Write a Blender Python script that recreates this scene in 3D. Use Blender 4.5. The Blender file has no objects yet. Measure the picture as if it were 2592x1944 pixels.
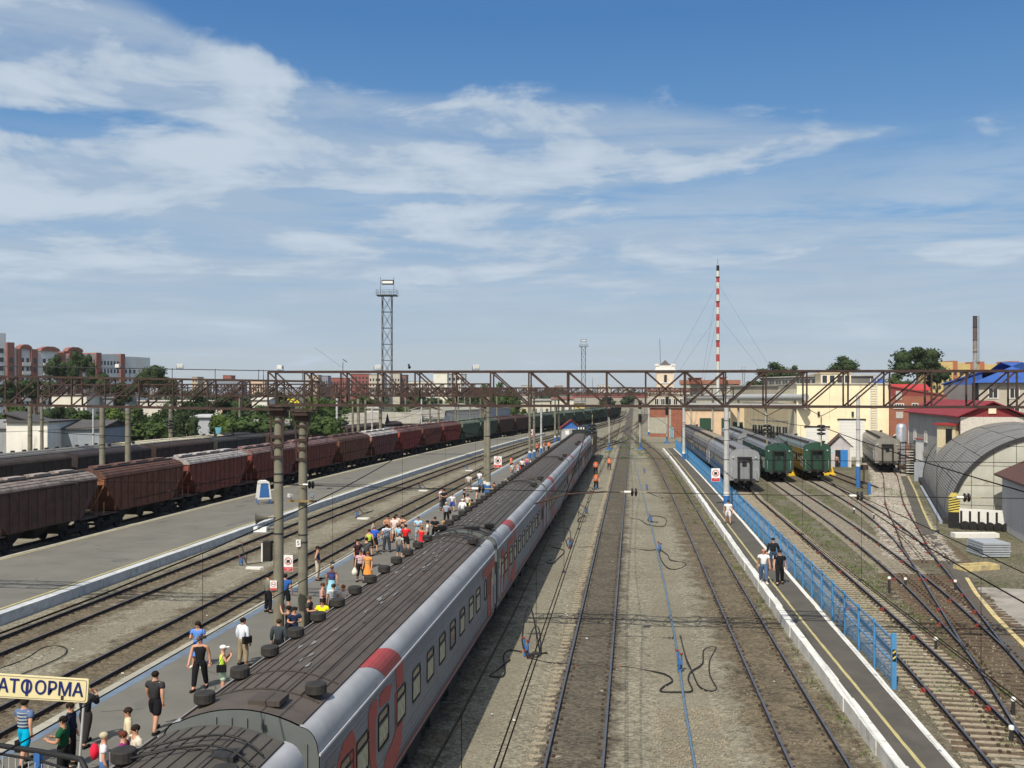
import bpy, bmesh, math, random
from mathutils import Vector, Matrix
random.seed(7)
SC = bpy.context.scene
COL = SC.collection
# ---------------------------------------------------------------- camera
TH = math.radians(6.86); SN = math.sin(TH); CS = math.cos(TH); HC = 10.33; FP = 2560.0
cd = bpy.data.cameras.new('camera'); cam = bpy.data.objects.new('camera', cd); COL.objects.link(cam)
cam.location = (0, 0, HC); cam.rotation_euler = (math.pi/2, 0, TH)
cd.sensor_width = 36; cd.lens = FP/2592*36; cd.shift_y = 16/2592.0; cd.clip_start = 0.5; cd.clip_end = 20000
SC.camera = cam
# ---------------------------------------------------------------- view
SC.view_settings.view_transform = 'Standard'; SC.view_settings.look = 'None'
SC.view_settings.gamma = 1; SC.view_settings.exposure = 0.26; SC.view_settings.use_curve_mapping = False
# ---------------------------------------------------------------- sun
SUNV = Vector((-0.235, -0.78, 1.0)).normalized()          # towards the sun
sd = bpy.data.lights.new('sun', 'SUN'); sd.energy = 4.2; sd.angle = math.radians(0.5); sd.color = (1.0, 0.925, 0.79)
sun = bpy.data.objects.new('sun', sd); COL.objects.link(sun)
sun.rotation_euler = SUNV.to_track_quat('Z', 'Y').to_euler(); sun.location = (-20, -60, 80)
# ---------------------------------------------------------------- world: clear sky plus a thin broken cloud layer
W = bpy.data.worlds.new('World'); SC.world = W; W.use_nodes = True
nt = W.node_tree; N = nt.nodes; L = nt.links; N.clear()
def nd(t, **k):
    n = N.new(t)
    for a, b in k.items(): setattr(n, a, b)
    return n
def setin(n, i, v):
    if hasattr(v, 'is_output') or isinstance(v, bpy.types.NodeSocket): L.new(v, n.inputs[i])
    else: n.inputs[i].default_value = v
def mth(op, a, b=0.0, c=None, clamp=False):
    n = nd('ShaderNodeMath', operation=op); n.use_clamp = clamp
    setin(n, 0, a); setin(n, 1, b)
    if c is not None: setin(n, 2, c)
    return n.outputs[0]
def mix(f, a, b):
    n = nd('ShaderNodeMix', data_type='RGBA'); setin(n, 0, f); setin(n, 6, a); setin(n, 7, b); return n.outputs[2]
def mrange(v, a, b, c=0.0, d=1.0, smooth=True):
    n = nd('ShaderNodeMapRange'); n.interpolation_type = 'SMOOTHSTEP' if smooth else 'LINEAR'
    setin(n, 0, v); n.inputs[1].default_value = a; n.inputs[2].default_value = b; n.inputs[3].default_value = c; n.inputs[4].default_value = d
    return n.outputs[0]
sky = nd('ShaderNodeTexSky'); sky.sky_type = 'NISHITA'; sky.sun_disc = False
sky.sun_elevation = math.asin(SUNV.z); sky.sun_rotation = math.atan2(SUNV.x, SUNV.y)
sky.air_density = 1.0; sky.dust_density = 0.6; sky.ozone_density = 2.0; sky.altitude = 100
tc = nd('ShaderNodeTexCoord'); sep = nd('ShaderNodeSeparateXYZ'); L.new(tc.outputs['Generated'], sep.inputs[0])
dx, dy, dz = sep.outputs
az = mth('ARCTAN2', dx, dy)                        # 0 = along the tracks
el = mth('ARCSINE', dz)
def P2A(px, py):
    a = math.atan((px-1296)/FP) - TH; r = math.hypot(1, (px-1296)/FP); return a, math.atan((988-py)/FP/r)
lv = mth('MULTIPLY', mth('LOGARITHM', mth('ADD', mth('MAXIMUM', el, -0.02), 0.07), 2.718), 0.85)
ca_, sa_ = mth('COSINE', az), mth('SINE', az)
def cnoise(su, sv, off, scale, det, ro, dist):
    c = nd('ShaderNodeCombineXYZ'); setin(c, 0, mth('MULTIPLY', ca_, su)); setin(c, 1, mth('MULTIPLY', sa_, su)); setin(c, 2, mth('ADD', mth('MULTIPLY', lv, sv), off))
    n = nd('ShaderNodeTexNoise'); L.new(c.outputs[0], n.inputs[0]); n.inputs['Scale'].default_value = scale; n.inputs['Detail'].default_value = det; n.inputs['Roughness'].default_value = ro; n.inputs['Distortion'].default_value = dist
    return n
n1 = cnoise(1.15, 1.25, 3.7, 6.0, 10, 0.57, 0.35)
n2 = cnoise(0.55, 1.5, 9.1, 6.5, 8, 0.62, 0.4)
cov = None
def blob(px, py, sx, sy, w, rot=0.0):
    """soft cloud bank (or gap, w<0) centred in a sky direction; sizes in thousandths of a radian"""
    global cov
    a, e = P2A(px, py); u = mth('SUBTRACT', az, a); v = mth('SUBTRACT', el, e)
    c, s = math.cos(rot), math.sin(rot)
    ur = mth('ADD', mth('MULTIPLY', u, c), mth('MULTIPLY', v, s)); vr = mth('SUBTRACT', mth('MULTIPLY', v, c), mth('MULTIPLY', u, s))
    ur = mth('DIVIDE', ur, sx/1000.0); vr = mth('DIVIDE', vr, sy/1000.0)
    d = mth('ADD', mth('MULTIPLY', ur, ur), mth('MULTIPLY', vr, vr))
    g = mth('MULTIPLY', mth('EXPONENT', mth('MULTIPLY', d, -1.0)), w)
    cov = g if cov is None else mth('ADD', cov, g)
blob(60, 120, 140, 70, 0.62, 0.2); blob(440, 170, 100, 42, 0.44, -0.3); blob(650, 260, 150, 34, 0.46, -0.25); blob(1000, 320, 160, 36, 0.44, -0.2)
blob(250, 450, 220, 42, 0.46); blob(900, 430, 170, 16, 0.36); blob(1300, 320, 170, 46, 0.42); blob(1750, 340, 200, 38, 0.46, -0.1); blob(2300, 340, 190, 18, 0.46, -0.05); blob(1450, 450, 180, 18, 0.40)
blob(1150, 530, 240, 14, 0.22); blob(100, 530, 260, 50, 0.45); blob(700, 420, 260, 34, 0.30); blob(300, 590, 280, 36, 0.50); blob(1250, 625, 240, 32, 0.44); blob(1900, 660, 200, 20, 0.24)
blob(2490, 638, 42, 10, 0.75); blob(2140, 634, 28, 7, 0.70); blob(2450, 520, 60, 8, 0.24); blob(2500, 250, 60, 18, 0.12)
blob(160, 325, 100, 14, -0.70, -0.05); blob(800, 490, 70, 12, -0.55); blob(950, 585, 110, 8, -0.4); blob(600, 345, 110, 10, -0.55, -0.12); blob(1050, 500, 110, 9, -0.5); blob(1250, 395, 80, 7, -0.4, -0.2)
blob(1500, 80, 420, 60, -0.5); blob(2350, 450, 220, 46, -0.6); blob(2300, 150, 200, 60, -0.3); blob(750, 80, 110, 30, -0.5, -0.25)
veil = mth('MULTIPLY', mth('MULTIPLY', mrange(cov, 0.08, 0.60), mrange(n2.outputs[0], 0.30, 0.62, 0.40, 1.0)), 0.90)
cov = mth('MINIMUM', cov, 0.40)
d1 = mth('ADD', mth('ADD', mth('MULTIPLY', n1.outputs[0], 2.1), mth('MULTIPLY', n2.outputs[0], 1.0)), cov)
dens = mrange(mth('ADD', d1, -0.85), 0.74, 1.20)
core = mrange(mth('ADD', d1, -0.85), 1.02, 1.45)
low = mth('MULTIPLY', mrange(el, 0.015, 0.05), mrange(el, 0.14, 0.27, 1.0, 0.0))
low = mth('MULTIPLY', mth('MULTIPLY', low, mrange(n2.outputs[0], 0.32, 0.60)), 0.92)
tone = mrange(n1.outputs[0], 0.35, 0.70)
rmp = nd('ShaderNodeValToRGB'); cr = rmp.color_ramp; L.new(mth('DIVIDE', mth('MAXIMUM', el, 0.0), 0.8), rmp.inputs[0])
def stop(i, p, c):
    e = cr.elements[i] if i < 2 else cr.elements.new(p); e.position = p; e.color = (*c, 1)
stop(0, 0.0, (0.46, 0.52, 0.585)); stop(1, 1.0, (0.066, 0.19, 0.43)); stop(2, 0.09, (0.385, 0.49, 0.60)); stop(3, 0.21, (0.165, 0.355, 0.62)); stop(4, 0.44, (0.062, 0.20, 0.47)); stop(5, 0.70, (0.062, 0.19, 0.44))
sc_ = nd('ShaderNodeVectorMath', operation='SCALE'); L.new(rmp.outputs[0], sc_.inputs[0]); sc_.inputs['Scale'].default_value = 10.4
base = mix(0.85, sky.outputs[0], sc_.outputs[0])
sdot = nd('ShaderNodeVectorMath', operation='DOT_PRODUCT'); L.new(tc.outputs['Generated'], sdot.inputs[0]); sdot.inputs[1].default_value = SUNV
base = mix(mrange(sdot.outputs['Value'], 0.35, 1.0, 0.0, 0.85), base, (11.5, 10.6, 9.2, 1))      # whitish glow added round the out-of-view sun to lift the shadows
cl = mix(tone, (4.2, 5.15, 6.3, 1), (5.0, 5.9, 6.9, 1))
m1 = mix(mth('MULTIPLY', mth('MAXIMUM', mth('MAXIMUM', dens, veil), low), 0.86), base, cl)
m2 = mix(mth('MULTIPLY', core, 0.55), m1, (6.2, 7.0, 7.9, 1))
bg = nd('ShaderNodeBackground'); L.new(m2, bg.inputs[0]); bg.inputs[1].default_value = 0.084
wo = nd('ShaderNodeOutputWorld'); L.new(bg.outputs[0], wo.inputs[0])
# ---------------------------------------------------------------- helpers
def G(px, py, z=0.0):
    """point of height z seen in the photograph at px, py"""
    D = FP*(HC-z)/(py-988.0); xc = (px-1296.0)/FP*D
    return (xc*CS-D*SN, xc*SN+D*CS)
def AT(px, D):
    xc = (px-1296.0)/FP*D; return (xc*CS-D*SN, xc*SN+D*CS)
def ZAT(py, D): return HC-(py-988.0)*D/FP
def lerp(a, b, t): return a+(b-a)*t
def interp(pts, y):
    """smooth X at Y through (Y, X) points"""
    if y <= pts[0][0]:
        (y0, x0), (y1, x1) = pts[0], pts[1]; return x0+(x1-x0)*(y-y0)/(y1-y0)
    if y >= pts[-1][0]:
        (y0, x0), (y1, x1) = pts[-2], pts[-1]; return x1+(x1-x0)*(y-y1)/(y1-y0)
    for i in range(len(pts)-1):
        if pts[i][0] <= y <= pts[i+1][0]: break
    def sl(j):
        if j <= 0: return (pts[1][1]-pts[0][1])/(pts[1][0]-pts[0][0])
        if j >= len(pts)-1: return (pts[-1][1]-pts[-2][1])/(pts[-1][0]-pts[-2][0])
        return (pts[j+1][1]-pts[j-1][1])/(pts[j+1][0]-pts[j-1][0])
    y0, x0 = pts[i]; y1, x1 = pts[i+1]; h = y1-y0; t = (y-y0)/h
    return (2*t**3-3*t*t+1)*x0+(t**3-2*t*t+t)*h*sl(i)+(-2*t**3+3*t*t)*x1+(t**3-t*t)*h*sl(i+1)
class MB:
    """collects shapes into one mesh object"""
    def __init__(s): s.v = []; s.f = []; s.m = []; s.uv = None; s.sm = []
    def add(s, vs, fs, mi=0, smooth=False):
        b = len(s.v); s.v += [tuple(p) for p in vs]
        for f in fs: s.f.append(tuple(b+i for i in f)); s.m.append(mi); s.sm.append(smooth)
        return s
    def box(s, c, d, rz=0.0, mi=0, M=None):
        hx, hy, hz = d[0]/2, d[1]/2, d[2]/2
        vs = [Vector((sx*hx, sy*hy, sz*hz)) for sz in (-1, 1) for sy in (-1, 1) for sx in (-1, 1)]
        R = M if M is not None else Matrix.Rotation(rz, 3, 'Z')
        vs = [R @ v + Vector(c) for v in vs]
        return s.add(vs, [(0, 2, 3, 1), (4, 5, 7, 6), (0, 1, 5, 4), (2, 6, 7, 3), (0, 4, 6, 2), (1, 3, 7, 5)], mi)
    def bar(s, a, b, w, h=None, mi=0):
        a = Vector(a); b = Vector(b); d = b-a; ln = d.length
        if ln < 1e-6: return s
        q = d.to_track_quat('Y', 'Z').to_matrix()
        return s.box((a+b)/2, (w, ln, h or w), mi=mi, M=q)
    def tube(s, pts, r, n=6, mi=0, caps=True, smooth=True):
        pts = [Vector(p) for p in pts]; k = len(pts); rr = r if isinstance(r, (list, tuple)) else [r]*k
        vs = []; up = None
        for i, p in enumerate(pts):
            t = (pts[min(i+1, k-1)]-pts[max(i-1, 0)])
            t = t.normalized() if t.length > 1e-9 else Vector((0, 0, 1))
            if up is None:
                ref = Vector((0, 0, 1)) if abs(t.z) < 0.9 else Vector((1, 0, 0)); up = t.cross(ref).normalized()
            else: up = (up-t*up.dot(t)).normalized()
            bi = t.cross(up)
            for j in range(n):
                a = 2*math.pi*j/n; vs.append(p+(up*math.cos(a)+bi*math.sin(a))*rr[i])
        fs = [(i*n+j, i*n+(j+1) % n, (i+1)*n+(j+1) % n, (i+1)*n+j) for i in range(k-1) for j in range(n)]
        s.add(vs, fs, mi, smooth)
        if caps: s.add(vs[:n], [tuple(range(n-1, -1, -1))], mi); s.add(vs[-n:], [tuple(range(n))], mi)
        return s
    def lathe(s, c, prof, n=12, mi=0, smooth=True):
        """prof: (radius, z) bottom to top"""
        vs = [(c[0]+r*math.cos(2*math.pi*j/n), c[1]+r*math.sin(2*math.pi*j/n), c[2]+z) for r, z in prof for j in range(n)]
        fs = [(i*n+j, i*n+(j+1) % n, (i+1)*n+(j+1) % n, (i+1)*n+j) for i in range(len(prof)-1) for j in range(n)]
        s.add(vs, fs, mi, smooth)
        s.add(vs[:n], [tuple(range(n-1, -1, -1))], mi); s.add(vs[-n:], [tuple(range(n))], mi)
        return s
    def prism(s, poly, axis, a, b, mi=0):
        """poly in the two other axes, extruded along axis from a to b"""
        def pt(u, v, w): return {'x': (w, u, v), 'y': (u, w, v), 'z': (u, v, w)}[axis]
        n = len(poly); vs = [pt(u, v, a) for u, v in poly]+[pt(u, v, b) for u, v in poly]
        fs = [tuple(range(n)), tuple(range(2*n-1, n-1, -1))]+[(i, i+n, (i+1) % n+n, (i+1) % n) for i in range(n)]
        return s.add(vs, fs, mi)
    def strip(s, A, B, mi=0, smooth=False):
        """quad strip between two polylines"""
        n = len(A); return s.add(list(A)+list(B), [(i, i+1, n+i+1, n+i) for i in range(n-1)], mi, smooth)
    def ball(s, c, r, n=8, m=5, mi=0, sq=(1, 1, 1)):
        vs = [(c[0], c[1], c[2]-r*sq[2])]
        for i in range(1, m):
            t = -math.pi/2+math.pi*i/m
            for j in range(n):
                a = 2*math.pi*j/n; vs.append((c[0]+r*sq[0]*math.cos(t)*math.cos(a), c[1]+r*sq[1]*math.cos(t)*math.sin(a), c[2]+r*sq[2]*math.sin(t)))
        vs.append((c[0], c[1], c[2]+r*sq[2])); e = len(vs)-1
        fs = [(0, 1+(j+1) % n, 1+j) for j in range(n)]
        for i in range(m-2):
            for j in range(n): fs.append((1+i*n+j, 1+i*n+(j+1) % n, 1+(i+1)*n+(j+1) % n, 1+(i+1)*n+j))
        fs += [(e, 1+(m-2)*n+j, 1+(m-2)*n+(j+1) % n) for j in range(n)]
        return s.add(vs, fs, mi, True)
    def mesh(s, name, mats, fix=True):
        me = bpy.data.meshes.new(name); me.from_pydata(s.v, [], s.f)
        for m in (mats if isinstance(mats, (list, tuple)) else [mats]): me.materials.append(m)
        me.polygons.foreach_set('material_index', s.m); me.polygons.foreach_set('use_smooth', s.sm)
        if s.uv:
            ul = me.uv_layers.new(name='uv')
            for lp in me.loops: ul.data[lp.index].uv = s.uv[lp.vertex_index]
        if fix and len(s.f) < 60000:
            bm = bmesh.new(); bm.from_mesh(me); bmesh.ops.recalc_face_normals(bm, faces=bm.faces); bm.to_mesh(me); bm.free()
        me.update(); return me
    def build(s, name, mats, parent=None, fix=True, color=None, loc=None):
        o = bpy.data.objects.new(name, s.mesh(name, mats, fix)); COL.objects.link(o)
        if parent is not None: o.parent = parent
        if color: o.color = (*color, 1)
        if loc: o.location = loc
        return o
def tag(o, label=None, cat=None, group=None, kind=None):
    if label: o['label'] = label
    if cat: o['category'] = cat
    if group: o['group'] = group
    if kind: o['kind'] = kind
    return o
def empty(name, loc, rz=0.0, label=None, cat=None, group=None):
    o = bpy.data.objects.new(name, None); COL.objects.link(o); o.location = loc; o.rotation_euler = (0, 0, rz); o.empty_display_size = 0.3
    return tag(o, label, cat, group)
KIDS = {}
def copy_tree(o, parent=None):
    c = o.copy(); COL.objects.link(c)
    if parent is not None: c.parent = parent
    for ch in list(o.children): copy_tree(ch, c)
    return c
def inst(src, parent=None, loc=None, rot=None, scale=None, color=None):
    c = src.copy(); COL.objects.link(c)
    if parent is not None: c.parent = parent
    if loc is not None: c.location = loc
    if rot is not None: c.rotation_euler = rot
    if scale is not None: c.scale = scale
    if color is not None: c.color = (*color, 1)
    return c
def meshobj(name, me, parent=None, loc=(0, 0, 0), rot=(0, 0, 0), scale=(1, 1, 1), color=None):
    o = bpy.data.objects.new(name, me); COL.objects.link(o); o.parent = parent; o.location = loc; o.rotation_euler = rot; o.scale = scale
    if color: o.color = (*color, 1)
    return o
# ---------------------------------------------------------------- materials
MATS = {}
def mat(name, col=(0.5, 0.5, 0.5), rough=0.75, metal=0.0, var=0.18, scale=3.0, bump=0.0, bscale=30.0, tint=None, tamt=0.0, tscale=1.2, objcol=False, streak=0.0, spec=0.35, world=False):
    """principled paint with uneven tone; tint = second colour laid on in blotches (dirt, rust)"""
    if name in MATS: return MATS[name]
    m = bpy.data.materials.new(name); m.use_nodes = True; t = m.node_tree; n = t.nodes; l = t.links; b = n['Principled BSDF']
    b.inputs['Roughness'].default_value = rough; b.inputs['Metallic'].default_value = metal; b.inputs['Specular IOR Level'].default_value = spec
    if world: co = n.new('ShaderNodeNewGeometry').outputs['Position']
    else: co = n.new('ShaderNodeTexCoord').outputs['Object']
    def noise(sc, det=5, vec=None, ro=0.6):
        x = n.new('ShaderNodeTexNoise'); l.new(vec or co, x.inputs[0]); x.inputs['Scale'].default_value = sc; x.inputs['Detail'].default_value = det; x.inputs['Roughness'].default_value = ro; return x.outputs[0]
    if objcol: src = n.new('ShaderNodeObjectInfo').outputs['Color']
    else:
        r = n.new('ShaderNodeRGB'); r.outputs[0].default_value = (*col, 1); src = r.outputs[0]
    mr = n.new('ShaderNodeMapRange'); l.new(noise(scale), mr.inputs[0]); mr.inputs[1].default_value = 0.3; mr.inputs[2].default_value = 0.7; mr.inputs[3].default_value = 1-var; mr.inputs[4].default_value = 1+var
    mx = n.new('ShaderNodeVectorMath'); mx.operation = 'SCALE'; l.new(src, mx.inputs[0]); l.new(mr.outputs[0], mx.inputs['Scale']); out = mx.outputs[0]
    if tint:
        vec = None
        if streak:
            mp = n.new('ShaderNodeMapping'); l.new(co, mp.inputs[0]); mp.inputs['Scale'].default_value = (streak, streak, 0.25); vec = mp.outputs[0]
        q = n.new('ShaderNodeMapRange'); l.new(noise(tscale, 6, vec, 0.7), q.inputs[0]); q.inputs[1].default_value = 0.62-tamt*0.35; q.inputs[2].default_value = 0.72-tamt*0.12; q.inputs[3].default_value = 0; q.inputs[4].default_value = min(1, 0.45+tamt)
        mm = n.new('ShaderNodeMix'); mm.data_type = 'RGBA'; l.new(q.outputs[0], mm.inputs[0]); l.new(out, mm.inputs[6]); mm.inputs[7].default_value = (*tint, 1); out = mm.outputs[2]
    l.new(out, b.inputs['Base Color'])
    if bump:
        bp = n.new('ShaderNodeBump'); bp.inputs['Strength'].default_value = bump; bp.inputs['Distance'].default_value = 0.02; l.new(noise(bscale, 3), bp.inputs['Height']); l.new(bp.outputs[0], b.inputs['Normal'])
    MATS[name] = m; return m
def groundmat(name, ca, cb, cc, bed=None, bedw=1.3, edge=0.6, speck=0.5, spscale=14.0, stain=None, rails=False):
    """gravel/soil in world space; bed = darker colour towards the middle of a strip (uv.x = metres from its axis)"""
    m = bpy.data.materials.new(name); m.use_nodes = True; t = m.node_tree; n = t.nodes; l = t.links; b = n['Principled BSDF']
    b.inputs['Roughness'].default_value = 0.95; b.inputs['Specular IOR Level'].default_value = 0.15
    co = n.new('ShaderNodeNewGeometry').outputs['Position']
    def noise(sc, det=6, ro=0.62, off=0):
        vec = co
        if off:
            mp = n.new('ShaderNodeMapping'); l.new(co, mp.inputs[0]); mp.inputs['Location'].default_value = (off, off*1.7, 0); vec = mp.outputs[0]
        x = n.new('ShaderNodeTexNoise'); l.new(vec, x.inputs[0]); x.inputs['Scale'].default_value = sc; x.inputs['Detail'].default_value = det; x.inputs['Roughness'].default_value = ro; return x.outputs[0]
    def rng(v, a, b_, c=0.0, d=1.0):
        q = n.new('ShaderNodeMapRange'); l.new(v, q.inputs[0]); q.inputs[1].default_value = a; q.inputs[2].default_value = b_; q.inputs[3].default_value = c; q.inputs[4].default_value = d; return q.outputs[0]
    def mx(f, a, c):
        q = n.new('ShaderNodeMix'); q.data_type = 'RGBA'; l.new(f, q.inputs[0])
        for i, v in ((6, a), (7, c)):
            if isinstance(v, tuple): q.inputs[i].default_value = (*v, 1)
            else: l.new(v, q.inputs[i])
        return q.outputs[2]
    c1 = mx(rng(noise(0.16, 7), 0.42, 0.60), ca, cb)
    c1 = mx(rng(noise(0.55, 8, 0.7, 31), 0.54, 0.68, 0, 0.8), c1, cc)
    if bed:
        uv = n.new('ShaderNodeUVMap'); sp = n.new('ShaderNodeSeparateXYZ'); l.new(uv.outputs[0], sp.inputs[0])
        ab = n.new('ShaderNodeMath'); ab.operation = 'ABSOLUTE'; l.new(sp.outputs[0], ab.inputs[0])
        ad = n.new('ShaderNodeMath'); ad.operation = 'ADD'; l.new(ab.outputs[0], ad.inputs[0]); l.new(rng(noise(0.9, 7, 0.7, 11), 0.3, 0.7, -edge, edge), ad.inputs[1])
        mk = rng(ad.outputs[0], bedw-edge*0.3, bedw+edge*0.7, 1, 0)
        bc = mx(rng(noise(0.5, 6, 0.7, 5), 0.38, 0.62), bed[0], bed[1])
        if len(bed) > 2: bc = mx(rng(noise(0.8, 6, 0.7, 55), 0.55, 0.68), bc, bed[2])
        c1 = mx(mk, c1, bc)
    # stones: light and dark specks
    vo = n.new('ShaderNodeTexVoronoi'); l.new(co, vo.inputs[0]); vo.inputs['Scale'].default_value = spscale
    sx = n.new('ShaderNodeSeparateColor'); l.new(vo.outputs['Color'], sx.inputs[0])
    k = rng(sx.outputs[0], 0, 1, 1-speck*0.85, 1+speck*0.85)
    k2 = rng(noise(5.0, 5, 0.75, 3), 0.3, 0.7, 0.84, 1.16)
    kk = n.new('ShaderNodeMath'); kk.operation = 'MULTIPLY'; l.new(k, kk.inputs[0]); l.new(k2, kk.inputs[1])
    vm = n.new('ShaderNodeVectorMath'); vm.operation = 'SCALE'; l.new(c1, vm.inputs[0]); l.new(kk.outputs[0], vm.inputs['Scale'])
    l.new(vm.outputs[0], b.inputs['Base Color'])
    bp = n.new('ShaderNodeBump'); bp.inputs['Strength'].default_value = 0.7; bp.inputs['Distance'].default_value = 0.05; l.new(vo.outputs['Distance'], bp.inputs['Height']); l.new(bp.outputs[0], b.inputs['Normal'])
    return m
GA, GB, GC = (0.214, 0.200, 0.153), (0.180, 0.167, 0.126), (0.238, 0.217, 0.167)
YA, YB, YC = (0.140, 0.126, 0.093), (0.098, 0.096, 0.056), (0.180, 0.162, 0.124)
M_ground = groundmat('gravel', GA, GB, GC, speck=0.20)
M_yard = groundmat('yard_soil', YA, YB, YC, spscale=9)
M_bedbrown = groundmat('bed_brown', GA, GB, GC, bed=[(0.140, 0.116, 0.078), (0.102, 0.085, 0.059), (0.055, 0.048, 0.038)], bedw=1.45, edge=0.8, speck=0.42, spscale=10)
M_bedgrey = groundmat('bed_grey', GA, GB, GC, bed=[(0.108, 0.094, 0.072), (0.080, 0.071, 0.056), (0.13, 0.112, 0.084)], bedw=1.05, edge=0.45, speck=0.42, spscale=10)
M_bedyard = groundmat('bed_yard', YA, YB, YC, bed=[(0.125, 0.107, 0.078), (0.092, 0.082, 0.056), (0.155, 0.136, 0.10)], bedw=1.5, edge=0.8, speck=0.45, spscale=10)
M_bedswitch = groundmat('bed_switch', YA, YB, YC, bed=[(0.085, 0.066, 0.045), (0.058, 0.047, 0.034), (0.13, 0.11, 0.078)], bedw=2.0, edge=0.7, speck=0.7, spscale=10)
M_bedwhite = groundmat('bed_white', YA, YB, YC, bed=[(0.36, 0.33, 0.28), (0.26, 0.23, 0.19), (0.17, 0.14, 0.11)], bedw=2.1, edge=0.35, speck=0.8, spscale=8)
M_asphalt = mat('asphalt', (0.145, 0.140, 0.122), 0.95, var=0.12, scale=0.35, bump=0.25, bscale=60, tint=(0.130, 0.124, 0.114), tamt=0.25, tscale=0.9, world=True)
M_asph2 = mat('asphalt_blue', (0.136, 0.132, 0.117), 0.95, var=0.12, scale=0.5, bump=0.25, bscale=60, tint=(0.115, 0.112, 0.106), tamt=0.2, tscale=0.8, world=True)
M_asph3 = mat('asphalt_dark', (0.084, 0.077, 0.065), 0.95, var=0.16, scale=0.6, bump=0.25, bscale=60, tint=(0.06, 0.056, 0.052), tamt=0.25, tscale=1.1, world=True)
M_conc = mat('concrete', (0.33, 0.32, 0.27), 0.9, var=0.16, scale=1.2, bump=0.3, bscale=25, tint=(0.19, 0.17, 0.13), tamt=0.22, tscale=2.2)
M_concw = mat('whitewashed_concrete', (0.64, 0.64, 0.61), 0.9, var=0.18, scale=1.5, bump=0.4, bscale=12, tint=(0.30, 0.27, 0.22), tamt=0.30, tscale=3.0, world=True)
M_edgeb = mat('pale_blue_concrete', (0.46, 0.485, 0.50), 0.9, var=0.15, scale=1.2, bump=0.3, bscale=14, tint=(0.20, 0.20, 0.20), tamt=0.25, tscale=2.5, world=True)
M_white = mat('white_paint', (0.66, 0.66, 0.64), 0.7, var=0.10, scale=3, tint=(0.35, 0.34, 0.30), tamt=0.2, tscale=3)
M_yellow = mat('yellow_line', (0.42, 0.37, 0.17), 0.8, var=0.2, scale=2, tint=(0.22, 0.20, 0.13), tamt=0.3, tscale=4, world=True)
M_blueline = mat('blue_line', (0.12, 0.165, 0.235), 0.8, var=0.2, scale=2, tint=(0.13, 0.15, 0.17), tamt=0.3, tscale=3, world=True)
M_railtop = mat('rail_head', (0.15, 0.15, 0.155), 0.42, metal=0.55, var=0.2, scale=2)
M_railside = mat('rail_rust', (0.040, 0.030, 0.026), 0.85, var=0.3, scale=3)
M_railrusty = mat('rail_rust_top', (0.085, 0.052, 0.040), 0.7, var=0.3, scale=3)
M_sleepc = mat('sleeper_concrete', (0.24, 0.215, 0.175), 0.95, var=0.3, scale=6, tint=(0.10, 0.08, 0.06), tamt=0.35, tscale=4)
M_sleepl = mat('sleeper_light', (0.29, 0.25, 0.185), 0.95, var=0.22, scale=6, tint=(0.14, 0.115, 0.08), tamt=0.3, tscale=4)
M_sleepw = mat('sleeper_wood', (0.105, 0.075, 0.050), 0.95, var=0.4, scale=6, tint=(0.06, 0.045, 0.035), tamt=0.3, tscale=5)
M_clip = mat('rail_clip', (0.045, 0.028, 0.02), 0.85, var=0.3, scale=9)
M_rust = mat('rusty_steel', (0.052, 0.030, 0.025), 0.8, var=0.35, scale=2.5, tint=(0.030, 0.024, 0.023), tamt=0.35, tscale=3)
M_dark = mat('dark_steel', (0.028, 0.028, 0.03), 0.7, var=0.3, scale=4)
M_under = mat('underframe', (0.018, 0.016, 0.015), 0.85, var=0.3, scale=4)
M_blue = mat('blue_paint', (0.035, 0.13, 0.36), 0.6, var=0.15, scale=3)
M_bluef = mat('fence_blue', (0.065, 0.23, 0.46), 0.55, var=0.12, scale=2)
M_red = mat('red_paint', (0.42, 0.045, 0.035), 0.6, var=0.15, scale=3)
M_orange = mat('orange_paint', (0.75, 0.16, 0.04), 0.6, var=0.1, scale=3)
M_black = mat('black', (0.012, 0.012, 0.013), 0.6, var=0.2, scale=4)
M_rubber = mat('rubber_hose', (0.02, 0.019, 0.018), 0.6, var=0.2, scale=4)
M_wire = mat('wire', (0.012, 0.011, 0.011), 0.9, var=0.1, spec=0.05)
M_obj = mat('painted_metal', rough=0.6, objcol=True, var=0.16, scale=2.0, tint=(0.10, 0.07, 0.05), tamt=0.05, tscale=2.0)
M_objw = mat('weathered_paint', rough=0.8, objcol=True, var=0.32, scale=1.4, tint=(0.045, 0.03, 0.025), tamt=0.30, tscale=1.4, streak=2.5)
M_cloth = mat('cloth', rough=0.95, objcol=True, var=0.10, scale=9, spec=0.1)
M_skin = mat('skin', (0.50, 0.27, 0.18), 0.6, var=0.06, scale=9, spec=0.3)
M_glass = mat('window_glass', (0.02, 0.024, 0.028), 0.12, var=0.1, spec=0.6)
M_curtain = mat('curtain', (0.42, 0.38, 0.25), 0.9, var=0.2, scale=5)
M_wall = mat('wall', rough=0.9, objcol=True, var=0.10, scale=0.5, tint=(0.17, 0.16, 0.15), tamt=0.08, tscale=0.6, streak=1.5)
M_leaf = None
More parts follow.
